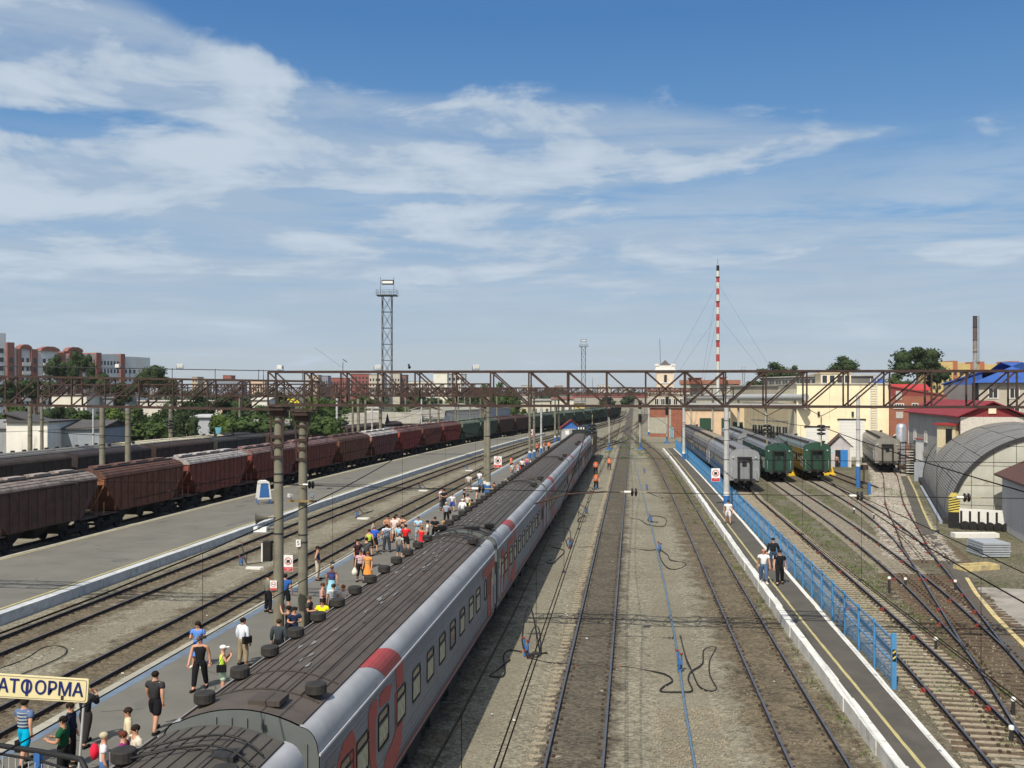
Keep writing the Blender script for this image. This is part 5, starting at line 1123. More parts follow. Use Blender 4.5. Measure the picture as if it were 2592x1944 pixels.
        o = meshobj(name, f, s.T, pos, (0, 0, rz)); meshobj('pane', g, o); return o
    def panel(s, name, u, z, w, h, m, face='f', color=None, th=0.06, off=0.0):
        pos, rz = {'f': ((u, -th/2-off, z), 0), 'l': ((-th/2-off, u, z), -math.pi/2), 'r': ((s.w+th/2+off, u, z), math.pi/2)}[face]
        o = MB().box((0, 0, 0), (w, th, h)).build(name, m, s.T, loc=pos, color=color); o.rotation_euler = (0, 0, rz); return o
    def grid(s, cols, rows, u0, u1, z0, z1, w, h, face='f', **k):
        for i in range(cols):
            for j in range(rows): s.win(lerp(u0, u1, i/max(1, cols-1)), lerp(z0, z1, j/max(1, rows-1)), w, h, face, **k)
def H(name, label, pa, Da, pb, Db, depth, ytop, wall, **k):
    A = AT(pa, Da); B = AT(pb, Db); return House(name, label, A, B, depth, ZAT(ytop, (Da+Db)/2), wall, **k)
def pxu(h, px, Dref):
    """local x of an image column on the front wall"""
    c, s_ = math.cos(h.T.rotation_euler.z), math.sin(h.T.rotation_euler.z); A = h.T.location; r = (px-1296)/FP
    # point A+u*(c,s) with xc/D = r
    ax = A.x*CS+A.y*SN; aD = -A.x*SN+A.y*CS; ux = c*CS+s_*SN; uD = -c*SN+s_*CS
    return (r*aD-ax)/(ux-r*uD)
# cream warehouse with roller doors
h = H('warehouse', 'cream warehouse with white roller doors and roof ladder', 2017, 152, 2252, 150, 45, 973, (0.78, 0.69, 0.48)); D = 150
h.flat((0.45, 0.42, 0.36), 0.15, 0.18)
for pa, pb, yt, lb in ((2039, 2097, 1083, 'narrow white roller door'), (2123, 2188, 1064, 'tall white roller door')):
    u0, u1 = pxu(h, pa, D), pxu(h, pb, D); zt = ZAT(yt, D)+0.2; dr = h.panel('roller_door', (u0+u1)/2, zt/2, u1-u0, zt, M_white, th=0.08)
    for k in range(int(zt/0.5)): o = MB().box((0, -0.05, -zt/2+0.25+k*0.5), (u1-u0-0.1, 0.02, 0.03)).build('slat', M_winfr, dr)
    h.panel('door_lintel', (u0+u1)/2, zt+0.12, u1-u0+0.4, 0.22, M_dark, th=0.14)
u = pxu(h, 2210, D); b = MB()
for s in (-1, 1): b.bar((u+s*0.45, -0.4, 4.5), (u+s*0.45, -0.4, h.h+0.9), 0.09)
for k in range(20): b.bar((u-0.45, -0.4, 4.7+k*0.36), (u+0.45, -0.4, 4.7+k*0.36), 0.06)
b.build('ladder', M_winfr, h.T)
for px in (2072, 2158): h.panel('wall_lamp', pxu(h, px, D), ZAT(1048, D)+0.2, 0.3, 0.7, M_dark, th=0.2)
h.panel('wall_seam', pxu(h, 2100, D), h.h/2+3, 0.06, h.h-6.5, M_roofgrey, th=0.02, color=(0.5, 0.45, 0.3)); h.panel('wall_plinth', h.w/2, 0.3, h.w+0.02, 0.6, M_conc, th=0.1)
# glazed lantern on the warehouse roof
h = H('roof_lantern', 'glazed lantern box with cream frame on the warehouse roof', 2078, 166, 2154, 165, 25, 945, (0.60, 0.52, 0.34), z0=11.2)
h.flat((0.62, 0.55, 0.38), 0.2, 0.15)
for k in range(4): h.win(h.w*(k+0.5)/4, h.h/2, h.w/4-0.25, h.h-0.5, bars=0, frame=M_wall if False else M_winfr)
h = H('workshop_lantern', 'long grey sloping lantern roof left of the warehouse', 1930, 205, 2096, 172, 8, 955, (0.16, 0.16, 0.155), z0=10.6); h.flat((0.38, 0.37, 0.34), 0.3, 0.2)
for k in range(9): h.win(h.w*(k+0.5)/9, h.h/2, h.w/9-0.5, h.h-0.6, bars=1, frame=M_roofgrey if False else M_conc)
# workshops left of it
h = H('workshop', 'beige workshop block behind the silver pipeline', 1848, 196, 2022, 170, 20, 978, (0.34, 0.315, 0.25)); h.flat((0.25, 0.24, 0.21))
h = H('workshop', 'low beige workshop with dark window band beside the parked coaches', 1884, 178, 2017, 160, 12, 1026, (0.40, 0.345, 0.24)); h.flat((0.12, 0.11, 0.10), 0.2, 0.35)
for k in range(6): h.win(h.w*(0.22+k*0.115), 3.6, h.w*0.10, 2.2, bars=1, frame=M_conc)
h.panel('wall_strip', h.w*0.55, 5.6, h.w*0.8, 0.25, M_conc)  # grey concrete strip across the wall above the windows
h = H('workshop', 'small peach annex with dark gate at its left end', 1850, 180, 1886, 178, 12, 1028, (0.62, 0.48, 0.32)); h.panel('gate', h.w*0.5, 2.6, h.w*0.7, 4.6, M_obj, color=(0.02, 0.05, 0.035))
h = H('gate_building', 'peach building with dark green gate', 1733, 206, 1862, 204, 14, 1037, (0.62, 0.46, 0.32)); h.flat((0.10, 0.09, 0.085), 0.3, 0.4)
for pa, pb in ((1771, 1800), (1826, 1856)):
    u0, u1 = pxu(h, pa, 205), pxu(h, pb, 205); h.panel('green_gate', (u0+u1)/2, 2.4, u1-u0, 5.0, M_obj, color=(0.02, 0.06, 0.035))
h = H('brick_store', 'red brick building left of the peach gate building', 1645, 229, 1734, 226, 12, 1033, (0.3, 0.1, 0.07), wm=M_brick); h.flat((0.20, 0.18, 0.16))
h.panel('pilaster', pxu(h, 1696, 228), h.h/2, 0.5, h.h, M_conc); h.panel('plaster_patch', pxu(h, 1668, 230), 2.6, 4.2, 3.6, M_conc, th=0.05)
h = H('office_block', 'pale brick office with dark windows behind the brick building', 1640, 261, 1746, 258, 16, 990, (0.42, 0.38, 0.31)); h.flat((0.24, 0.10, 0.08), 0.3, 0.5)
for k in range(6): h.win(pxu(h, 1662+k*16, 259), ZAT(1017, 259)+0.2, 1.15, 1.7, bars=1)
h = H('brick_block', 'grey panelled hall with brick parapet behind the chimney', 1722, 300, 1872, 297, 24, 972, (0.36, 0.37, 0.34)); h.flat((0.28, 0.13, 0.09), 0.3, 1.2)
for k in range(7): h.panel('wall_panel', h.w*(k+0.5)/7, h.h*0.6, h.w/7-0.4, h.h*0.6, M_conc)
h.panel('brick_corner', h.w-0.9, h.h/2, 1.8, h.h, M_brick)
h = H('roof_hut', 'small brown rooftop cabin on the grey panelled hall', 1750, 296, 1775, 296, 5, 958, (0.20, 0.07, 0.05), z0=12.2); h.flat((0.15, 0.05, 0.04)); h = H('roof_hut', 'second rooftop cabin near the chimney', 1822, 296, 1838, 296, 5, 956, (0.24, 0.09, 0.07), z0=12.2); h.flat((0.2, 0.1, 0.08))
h = H('red_long_building', 'long low red roofed shed beyond the station throat', 1440, 640, 1640, 620, 14, 1005, (0.30, 0.28, 0.25)); h.gable((0.26, 0.06, 0.05), 1.3)
# water tower
D = 330; x, y = AT(1683, D); T = empty('water_tower', (x, y, -0.2), -TH*-1 if False else 0.0, 'white and pale pink square tower with battlemented top', 'tower')
w = 46*D/FP; zt = ZAT(935, D)+0.2
MB().box((0, 0, zt/2), (w*0.94, w*0.94, zt)).build('shaft', M_wall, T, color=(0.64, 0.53, 0.42)); MB().box((0, 0, zt-0.3), (w*1.16, w*1.16, 0.5)).build('cornice', M_white, T); MB().box((0, 0, zt+0.55), (w*1.04, w*1.04, 1.3)).build('parapet', M_white, T)
for sx in (-1, 1):
    for sy in (-1, 1): MB().box((sx*w*0.45, sy*w*0.45, zt+1.4), (w*0.2, w*0.2, 0.7)).build('corner_block', M_white, T)
MB().prism([(-1.9, zt+1.2), (1.9, zt+1.2), (0, zt+3.0)], 'y', -w*0.42, w*0.42).build('roof', M_roofgrey, T, color=(0.14, 0.12, 0.12)); MB().box((0, 0, ZAT(968, D)), (w*1.0, w*1.0, 0.35)).build('string_course', M_white, T)
MB().box((0.1, -w*0.48, ZAT(957, D)), (0.9, 0.1, 2.4)).build('slit_window', M_dark, T); MB().tube([(-1.4, 0, zt+1), (-1.7, 0, zt+10)], 0.06, 4).build('antenna', M_dark, T)
# pipeline gallery
A = AT(1738, 196); B = AT(2040, 150); T = empty('pipeline', (A[0], A[1], 0), 0, 'silver insulated pipeline on posts running left from the warehouse', 'pipeline')
za = ZAT(1006, 172); dx_, dy_ = B[0]-A[0], B[1]-A[1]; pts = [(dx_*t, dy_*t, lerp(8.9, 9.3, t)) for t in (0, .5, 1)]
MB().tube(pts, 0.55, 12).build('pipe', mat('galvanised', (0.50, 0.50, 0.47), 0.45, metal=0.4, var=0.12), T); MB().tube([(p[0], p[1]-0.2, p[2]-1.4) for p in pts], 0.42, 10).build('pipe', mat('galvanised'), T)
for t in (0.05, 0.27, 0.5, 0.72, 0.93): MB().bar((dx_*t, dy_*t, -0.2), (dx_*t, dy_*t, 9.4), 0.35).build('post', M_conc, T)
for t in [0.03+0.045*i for i in range(22)]: pass
# brick house right of the warehouse
h = H('brick_house', 'orange brick building with red roof right of the warehouse', 2253, 149, 2395, 147.5, 9, 1003, (0.3, 0.1, 0.07), wm=M_brick); h.mono((0.20, 0.045, 0.04), 1.4, True, 0.15)
u = pxu(h, 2275, 148)
M_shut = mat('shutter', (0.40, 0.38, 0.36), 0.7)
h.panel('shutter', u, ZAT(1001, 148)+0.2, 0.85, 1.3, M_shut); h.panel('shutter', u+0.1, ZAT(1051, 148)+0.2, 1.0, 0.95, M_shut); h.win(u, ZAT(1028, 148)+0.2, 1.45, 0.8, bars=3); h.win(pxu(h, 2316, 146), ZAT(1028, 146)+0.2, 0.9, 0.8, bars=1)
h = H('red_roof', 'bright red roof ridge behind the orange brick building', 2270, 165, 2350, 164, 8, 988, (0.30, 0.10, 0.07)); h.gable((0.40, 0.04, 0.04), 0.9)
# red roofed two storey house
A = AT(2300, 130); C_ = AT(2431, 106)
h = House('red_roofed_house', 'grey plastered two storey house with crimson roof and white brick gable', C_, AT(2582, 101), math.hypot(A[0]-C_[0], A[1]-C_[1]), 7.55, (0.33, 0.325, 0.30)); h.T.rotation_euler.z = math.atan2(A[1]-C_[1], A[0]-C_[0])-math.pi/2
h.gable((0.21, 0.028, 0.036), 1.55, 'y', 0.5, gcol=(0.20, 0.03, 0.034)); h.panel('brick_front', h.w/2, h.h/2, h.w-0.02, h.h-0.05, mat('white_brick', (0.50, 0.47, 0.43), 0.9, var=0.22, scale=7, bump=0.6, bscale=8), th=0.05)
h.panel('gable_vent', h.w/2, h.h+0.75, 0.75, 0.8, M_obj, color=(0.72, 0.62, 0.45), th=0.1)
for v in (0.35, 0.62, 0.85): h.win(h.d*v, 5.0, 1.3, 1.4, 'l')
h.win(h.d*0.35, 1.8, 1.3, 1.4, 'l'); h.panel('dark_stain', h.d*0.55, 2.9, h.d*0.8, 0.5, M_conc, 'l', th=0.05); h.panel('drain_pipe', 0.2, h.h/2, 0.12, h.h-1, M_rust, 'l', th=0.12)
# porch with red lean roof
x, y = AT(2372, 108.5); x2, y2 = AT(2418, 106.5); p = House('porch', 'cream entrance porch with dark door and small red roof', (x, y), (x2, y2), 3.4, ZAT(1076, 108), (0.58, 0.50, 0.33), z0=ZAT(1132, 108)); p.mono((0.33, 0.03, 0.03), 0.0, True); p.panel('door', p.w*0.66, p.h*0.42, 0.75, 2.0, M_black); MB().box((p.w/2, 1.5, -0.9), (p.w, 3.2, 1.8)).build('base', M_conc, p.T)
# boiler tank, stairs and small white store
x, y = AT(2281, 134); T = empty('steel_tank', (x, y, -0.2), 0, 'upright silver tank beside the orange brick building', 'tank'); zt = ZAT(1072, 134)+0.2
MB().lathe((0, 0, 0), [(0.62, 0.8), (0.66, 1.0), (0.66, zt-0.5), (0.5, zt-0.1), (0.2, zt)], 18).build('shell', mat('tank_silver', (0.52, 0.54, 0.58), 0.35, metal=0.6, var=0.15), T)
for z in (1.9, 3.6): MB().lathe((0, 0, z), [(0.69, 0), (0.69, 0.12)], 18).build('hoop', M_dark, T)
b = MB().tube([(-0.9, 0, 0), (-0.9, 0, 4.6), (-0.6, 0, 4.7), (0, 0, 4.7)], 0.07, 6); b.build('pipe', M_white, T)
for a in (0.6, 2.2, 3.9, 5.4): MB().bar((0.5*math.cos(a), 0.5*math.sin(a), 0), (0.5*math.cos(a), 0.5*math.sin(a), 1.0), 0.1).build('leg', M_rust, T)
x, y = AT(2296, 127); T = empty('rusty_staircase', (x, y, -0.2), 0, 'rusty outside staircase and landing by the tank', 'staircase')
for z in (1.0, 2.0, 3.1): MB().box((0, 0, z), (2.0, 1.4, 0.10)).build('landing', M_rust, T)
for i in range(4): MB().bar((-0.95+0.63*i, -0.6, 0), (-0.95+0.63*i, -0.6, 3.9), 0.08).build('post', M_rust, T)
for i in range(9): MB().box((0.1, -0.9-0.0*i, 0.3+i*0.33), (0.9, 0.28, 0.05)).build('step', M_white, T)
for z in (3.5, 3.9): MB().bar((-0.95, -0.65, z), (0.95, -0.65, z), 0.05).build('handrail', M_rust, T)
h = H('white_store', 'small white lean-to store below the red roofed house', 2318, 124, 2338, 122, 3, 1112, (0.62, 0.62, 0.60)); h.flat((0.3, 0.06, 0.05), 0.15, 0.1)
h = H('white_box', 'white door box on the landing beside the tank', 2299, 130, 2316, 129, 1.5, 1068, (0.66, 0.66, 0.66), z0=3.4, cat='cabin')
# blue roofed building
A = AT(2478, 156); B = AT(2660, 152)
h = House('blue_roofed_building', 'large grey brick building with bright blue roof and white windows', A, B, 22, 11.5, (0.40, 0.37, 0.31)); h.hip((0.03, 0.09, 0.33), 3.4, 6.5, 0.9)
for px in (2514, 2568, 2622):
    for py in (995, 1045): h.win(pxu(h, px, 155), ZAT(py, 155)+0.2, 1.5 if py > 1000 else 1.4, 1.7, bars=1)
h = H('blue_roofed_wing', 'dark grey left wing of the blue roofed building', 2388, 171, 2486, 167, 14, 974, (0.15, 0.145, 0.15)); h.mono((0.03, 0.09, 0.32), 2.2, False)
for k in range(3): h.win(h.w*(0.25+0.25*k), 6.5, 1.3, 1.7, bars=1, frame=M_conc)
h = H('blue_roof', 'small blue roof with white vents behind the cream warehouse', 2152, 215, 2232, 213, 10, 975, (0.3, 0.3, 0.3)); h.gable((0.03, 0.085, 0.28), 1.3)
# little hut with blue door
A = G(2098, 1182, -0.2); B = G(2155, 1183, -0.2)
h = House('crossing_hut', 'small pale hut with brown roof and open blue door', A, B, 3.4, 2.5, (0.46, 0.45, 0.47)); h.gable((0.085, 0.045, 0.04), 1.65, 'y', 0.25, gcol=(0.44, 0.43, 0.46))
h.panel('doorway', h.w*0.42, 1.2, 0.8, 2.3, M_black, th=0.02); h.panel('blue_door', h.w*0.68, 1.2, 0.95, 2.35, M_obj, color=(0.03, 0.18, 0.50), off=0.03); h.panel('house_plate', h.w*0.12, 2.1, 0.42, 0.26, M_obj, color=(0.3, 0.55, 0.68), th=0.03)
h.panel('corner_board', 0.08, h.h/2, 0.14, h.h, M_white); h.panel('corner_board', h.w-0.08, h.h/2, 0.14, h.h, M_white)
# hut at the platform end
A = AT(1421, 199); B = AT(1470, 199)
h = House('platform_hut', 'grey hut with bright blue gable and red roof at the platform end', A, B, 3.6, 2.75, (0.36, 0.37, 0.38), z0=0.3); h.gable((0.22, 0.04, 0.035), 1.7, 'y', 0.35, gcol=(0.04, 0.14, 0.42)); h.panel('doorway', h.w*0.68, 1.2, 1.0, 2.2, M_black, th=0.03); h.panel('notice', h.w*0.3, 1.7, 0.7, 0.8, M_signw, th=0.04)
# ================================================================ HANGAR
F0 = Vector((*G(2403, 1327, -0.2), -0.2)); F1 = Vector((*G(2336.7, 1219, -0.2), -0.2)); ax = (F1-F0); Lh = ax.length; ax.normalize(); rt = Vector((ax.y, -ax.x, 0)); R = 7.9; Hh = 7.25
T = empty('hangar', F0, math.atan2(rt.y, rt.x), 'grey corrugated arched hangar with panelled front wall', 'hangar')
M_hang = mat('hangar_sheet', (0.215, 0.205, 0.185), 0.6, metal=0.1, var=0.16, scale=1.0, tint=(0.13, 0.12, 0.105), tamt=0.25, tscale=0.8); M_front = mat('hangar_front', (0.42, 0.42, 0.37), 0.7, var=0.14, scale=0.9, tint=(0.25, 0.21, 0.13), tamt=0.18, tscale=0.8)
def arcp(t, k=1.0): a = math.pi*(1-t); return (R+R*k*math.cos(a), Hh*k*math.sin(a)**0.9 if math.sin(a) > 0 else 0)
NS = 8; NB = 7                                                # sheets around, bays along
for j in range(NB):
    y0_, y1_ = Lh*j/NB+0.02, Lh*(j+1)/NB-0.02
    for i in range(NS):
        t0, t1 = i/NS+0.001, (i+1)/NS-0.001; b = MB(); nc = 26; A_ = []; B_ = []
        for c in range(nc+1):
            t = lerp(t0, t1, c/nc); k = 1+(0.0025 if c % 2 else -0.0025)+0.003*((i+j) % 2); x, z = arcp(t, k); A_.append((x, y0_, z)); B_.append((x, y1_, z))
        b.strip(A_, B_); b.build('roof_sheet', M_hang, T)
for s_, y_ in ((0, -0.06), (1, Lh+0.06)):
    b = MB(); P = [arcp(t/40, 1.01) for t in range(41)]; Q = [arcp(t/40, 0.975) for t in range(41)]
    b.strip([(x, y_, z) for x, z in P], [(x, y_, z) for x, z in Q]); b.strip([(x, y_, z) for x, z in P], [(x, y_+(0.2 if s_ == 0 else -0.2), z) for x, z in P]); b.build('edge_trim', M_dark, T)
# front wall sheets
cw = 1.75; chh = 1.55
for i in range(10):
    for j in range(5):
        x0_, x1_ = i*cw*0.91+0.02, (i+1)*cw*0.91-0.02; z0_, z1_ = j*chh+0.02, (j+1)*chh-0.02; pts = []
        def zmax(x):
            u_ = max(-1, min(1, (x-R)/(R*0.985))); return Hh*0.985*(1-u_*u_)**0.45
        xs = [lerp(x0_, x1_, q/6) for q in range(7)]; top = [(x, min(z1_, zmax(x))) for x in xs]
        top = [(x, z) for x, z in top if z > z0_+0.05]
        if len(top) < 2: continue
        poly = [(top[0][0], z0_)]+top+[(top[-1][0], z0_)]; MB().prism(poly, 'y', 0.10, 0.16).build('front_sheet', M_front, T)
MB().prism([(R+R*0.98*math.cos(math.pi*(1-t/30)), max(0, zmax(R+R*0.98*math.cos(math.pi*(1-t/30))))) for t in range(31)], 'y', 0.18, 0.24).build('front_backing', M_dark, T)
MB().box((-0.25, Lh/2, 0.25), (0.5, Lh, 0.5)).build('side_kerb', M_dark, T); MB().box((-0.6, Lh*0.4, 0.1), (0.25, Lh*0.8, 0.3)).build('side_drain', mat('pale_blue_grey', (0.26, 0.29, 0.33), 0.8), T)
MB().box((-0.3, Lh+0.3, 1.1), (1.3, 0.1, 2.2)).build('side_plate', mat('pale_blue_grey'), T)
# striped kerb and post in front of the hangar
def local(T, x, y, z=0): return T.matrix_world @ Vector((x, y, z))
bpy.context.view_layer.update()
x, y = G(2415, 1335, -0.2); T = empty('warning_post', (x, y, -0.2), math.atan2(rt.y, rt.x), 'post with slanted yellow and black stripes at the hangar corner', 'post'); T.scale = (0.8, 0.8, 0.8)
MB().box((0, 0, 0.75), (1.0, 0.5, 1.5)).build('black_base', M_black, T); MB().prism([(-0.5, 1.5), (0.5, 1.5), (0.5, 2.9), (0.25, 3.3), (-0.25, 3.3), (-0.5, 2.9)], 'y', -0.25, 0.25).build('yellow_cap', mat('warn_yellow', (0.55, 0.45, 0.10), 0.6), T)
for k in range(6): z = 1.55+k*0.24; MB().add([(-0.5, -0.26, z), (-0.5, -0.26, z+0.10), (0.5, -0.26, z+0.34), (0.5, -0.26, z+0.24)], [(0, 1, 2, 3)]).build('black_stripe', M_black, T)
A = G(2428, 1338, -0.2); B = G(2550, 1345, -0.2); a_ = math.atan2(B[1]-A[1], B[0]-A[0]); ln = math.hypot(B[0]-A[0], B[1]-A[1]); T = empty('striped_barrier', (A[0], A[1], -0.2), a_, 'low white and black striped wall in front of the hangar', 'barrier')
MB().box((ln/2, 0.3, 0.95), (ln, 0.25, 1.1)).build('white_wall', M_white, T)
for k in range(6): MB().box((ln*(0.04+k*0.185), 0.16, 0.85), (0.16, 0.03, 1.0)).build('black_stripe', M_black, T)
MB().box((ln/2, 0.15, 0.22), (ln+1.4, 0.6, 0.44)).build('black_base', M_black, T)
for k in range(6): b = MB().tube([(0, -0.08, 0), (0, 0.08, 0)], 0.34, 16); b.tube([(0, -0.10, 0), (0, 0.10, 0)], 0.15, 12); t_ = b.build('tyre', M_rubber, loc=(A[0]+math.cos(a_)*ln*(0.05+k*0.17)+0.1, A[1]+math.sin(a_)*ln*(0.05+k*0.17)-0.55, 0.12)); tag(t_, 'black tyre number %s in the row before the striped wall' % ['leftmost', 'second', 'third', 'fourth', 'fifth', 'rightmost'][k] if False else '%s black tyre of the row before the striped wall' % ['leftmost', 'second', 'third', 'fourth', 'fifth', 'rightmost'][k], 'tyre', 'tyres before the striped wall')
A = G(2418, 1362, -0.2); B = G(2530, 1362, -0.2); a_ = math.atan2(B[1]-A[1], B[0]-A[0]); ln = math.hypot(B[0]-A[0], B[1]-A[1]); o = MB().box((ln/2, 0.4, 0.15), (ln, 0.8, 0.35)).build('concrete_kerb', M_white, loc=(A[0], A[1], -0.2)); o.rotation_euler = (0, 0, a_); tag(o, 'white painted concrete kerb lying in front of the tyres', 'kerb')
# dark lumber beside the shed
x, y = G(2535, 1300, -0.2); b = MB(); b.box((0, 0, 1.2), (1.0, 1.0, 2.4)); b.box((-0.4, -0.3, 1.0), (0.7, 0.7, 1.8)); tag(b.build('rusty_bin', M_rust, loc=(x, y, -0.2)), 'rusty brown bin between the hangar and the roller shed', 'bin')
# shed with brown roof at the right edge
A = G(2538, 1340, -0.2); B = G(2640, 1403, -0.2)
h = House('roller_shed', 'grey slatted shed with brown roof at the right frame edge', A, B, 7, 3.9, (0.5, 0.49, 0.47)); h.gable((0.085, 0.042, 0.036), 1.9, 'x', 0.5)
for k in range(30): h.panel('slat', h.w/2, 0.1+k*0.135, h.w-0.02, 0.10, M_wall, color=(0.55, 0.54, 0.52), th=0.05)
# stack of sheets
A = G(2500, 1408, -0.2); T = empty('sheet_stack', (A[0]+0.2, A[1]+0.5, -0.2), 0.12, 'stack of grey corrugated sheets on the ground', 'stack of sheets')
M_sheet = mat('fibre_sheet', (0.30, 0.33, 0.36), 0.7, var=0.12, scale=2)
for k in range(6): MB().box((0, 0, 0.12+k*0.15), (1.75-0.03*(k % 2), 2.3, 0.105)).build('sheet', M_sheet, T, loc=(0.03*(k % 3-1), 0.02*(k % 2), 0))
MB().box((0, 0, 0.05), (1.3, 2.0, 0.06)).build('skid', M_rust, T)
# black asphalt strip and yellow kerb along the white gravel track
def path_strip(name, pts, w, z, m, label, kind='structure', blk=None):
    P = [G(px, py, z) for px, py in pts]; Q = []
    for i in range(len(P)-1):
        n = max(2, int(math.hypot(P[i+1][0]-P[i][0], P[i+1][1]-P[i][1])/1.2))
        for k in range(n): Q.append((lerp(P[i][0], P[i+1][0], k/n), lerp(P[i][1], P[i+1][1], k/n)))
    Q.append(P[-1]); rn = random.Random(len(pts)); A = []; B = []
    for i, (x, y) in enumerate(Q):
        a = Q[max(i-1, 0)]; c = Q[min(i+1, len(Q)-1)]; d = math.hypot(c[0]-a[0], c[1]-a[1]); nx, ny = (c[1]-a[1])/d, -(c[0]-a[0])/d; j = rn.uniform(-0.05, 0.05)*w
        A.append((x-nx*(w/2+j), y-ny*(w/2+j), z)); B.append((x+nx*(w/2+j), y+ny*(w/2+j), z))
    b = MB(); b.strip(A, B)
    if blk: b.strip(A, [(x, y, z-blk) for x, y, _ in A]); b.strip(B, [(x, y, z-blk) for x, y, _ in B])
    o = b.build(name, m, fix=bool(blk)); 
    if kind: tag(o, label, kind=kind)
    else: tag(o, label, 'kerb')
    return o
path_strip('asphalt_path', [(2290, 1205), (2302, 1240), (2322, 1290), (2338, 1330), (2352, 1352)], 0.9, -0.135, M_asph3, 'dark asphalt path beside the white gravel')
path_strip('asphalt_path', [(2352, 1352), (2368, 1375), (2410, 1430), (2445, 1475), (2475, 1525), (2530, 1610), (2600, 1690)], 0.85, -0.15, M_asph3, 'dark asphalt path continuing down the right side')
path_strip('yellow_kerb', [(2298, 1205), (2318, 1245), (2336, 1290), (2352, 1325), (2360, 1340)], 0.16, -0.10, M_yellow, 'thin yellow kerb beside the dark path next to the hangar', None, 0.12)
path_strip('yellow_kerb', [(2447, 1462), (2470, 1500), (2520, 1560), (2600, 1640)], 0.22, -0.08, mat('cream_kerb', (0.52, 0.42, 0.20), 0.8, var=0.25, scale=3, tint=(0.25, 0.22, 0.17), tamt=0.3), 'cream kerb at the edge of the concrete slab, bottom right', None, 0.14)
path_strip('concrete_slab', [(2560, 1490), (2700, 1620)], 6.5, -0.188, mat('slab_concrete', (0.27, 0.25, 0.22), 0.95, var=0.25, scale=0.5, tint=(0.14, 0.12, 0.10), tamt=0.35, tscale=0.8, world=True), 'pale concrete slab at the right edge')
A = G(2440, 1447, -0.2); B = G(2528, 1441, -0.2); a_ = math.atan2(B[1]-A[1], B[0]-A[0]); ln = math.hypot(B[0]-A[0], B[1]-A[1]); T = empty('concrete_box', (A[0], A[1], -0.2), a_, 'yellow rimmed open concrete trough near the slab', 'trough')
for c, d in (((ln/2, 0, 0.15), (ln, 0.16, 0.3)), ((ln/2, 0.8, 0.15), (ln, 0.16, 0.3)), ((0.08, 0.4, 0.15), (0.16, 0.64, 0.3)), ((ln-0.08, 0.4, 0.15), (0.16, 0.64, 0.3))): MB().box(c, d).build('rim', mat('cream_kerb'), T)
# ================================================================ FENCE
FX = [(28, 9.05), (37, 9.05), (44, 9.0), (100, 8.62), (140, 8.1), (185, 7.35)]
T = empty('blue_fence', (9.05, 37, -0.2), 0, 'long bright blue mesh fence along the narrow platform', 'fence'); y = 37.0; k = 0; M_mesh = M_bluef
def fx(y): return interp(FX, y)
pm = MB().box((0, 0, 0.95), (0.085, 0.085, 1.9)).mesh('post', M_bluef)
while y < 182:
    ye = y+2.6; X = fx(y)-9.05; Xe = fx(ye)-9.05
    meshobj('post', pm, T, (X, y-37, 0))
    b = MB(); nb = 17
    for i in range(nb+1): t = i/nb; b.bar((lerp(X, Xe, t), lerp(y, ye, t)-37, 0.18), (lerp(X, Xe, t), lerp(y, ye, t)-37, 1.74), 0.009, 0.009)
    for z in (0.25, 0.55, 0.8, 1.1, 1.4, 1.7): b.bar((X+0.0, y-37+0.05, z), (Xe, ye-37-0.05, z), 0.008)
    b.build('mesh_panel', M_bluef, T)
    b = MB()
    for z in (0.95, 1.78): b.bar((X, y-37+0.05, z), (Xe, ye-37-0.05, z), 0.045)
    b.build('rail', M_bluef, T)
    if y < 80: MB().bar((X+0.05, y-37, 1.75), (X+0.9, y-37+0.02, 0.1), 0.03).build('stay', mat('mesh_green', (0.03, 0.12, 0.16), 0.6), T) if k % 1 == 0 and False else None
    y = ye; k += 1
e = MB().box((0.05, 0, 0.98), (0.16, 0.14, 1.96)).build('end_post', M_bluef, T); MB().box((0.05, -0.075, 1.2), (0.13, 0.012, 0.42)).build('hazard_plate', M_black, T)
for q in range(2): MB().add([(-0.005, -0.085, 1.05+q*0.2), (-0.005, -0.085, 1.12+q*0.2), (0.105, -0.085, 1.2+q*0.2), (0.105, -0.085, 1.13+q*0.2)], [(0, 1, 2, 3)]).build('yellow_stripe', mat('warn_yellow'), T)
# light blue wall beyond
A = G(1705, 1110, -0.2); Bp = G(1655, 1075, -0.2); T = empty('pale_blue_fence', (A[0], A[1], -0.2), 0, 'pale blue solid panel fence curving away beyond the mesh fence', 'fence')
for k in range(14):
    t0, t1 = k/14, (k+1)/14-0.004
    def pp(t): return (lerp(0, Bp[0]-A[0], t)+math.sin(t*math.pi)*-1.6, lerp(0, Bp[1]-A[1], t))
    a, c = pp(t0), pp(t1); MB().bar((a[0], a[1], 1.25), (c[0], c[1], 1.25), 0.06, 2.3).build('panel', mat('sky_paint', (0.30, 0.55, 0.68), 0.6, var=0.08), T)
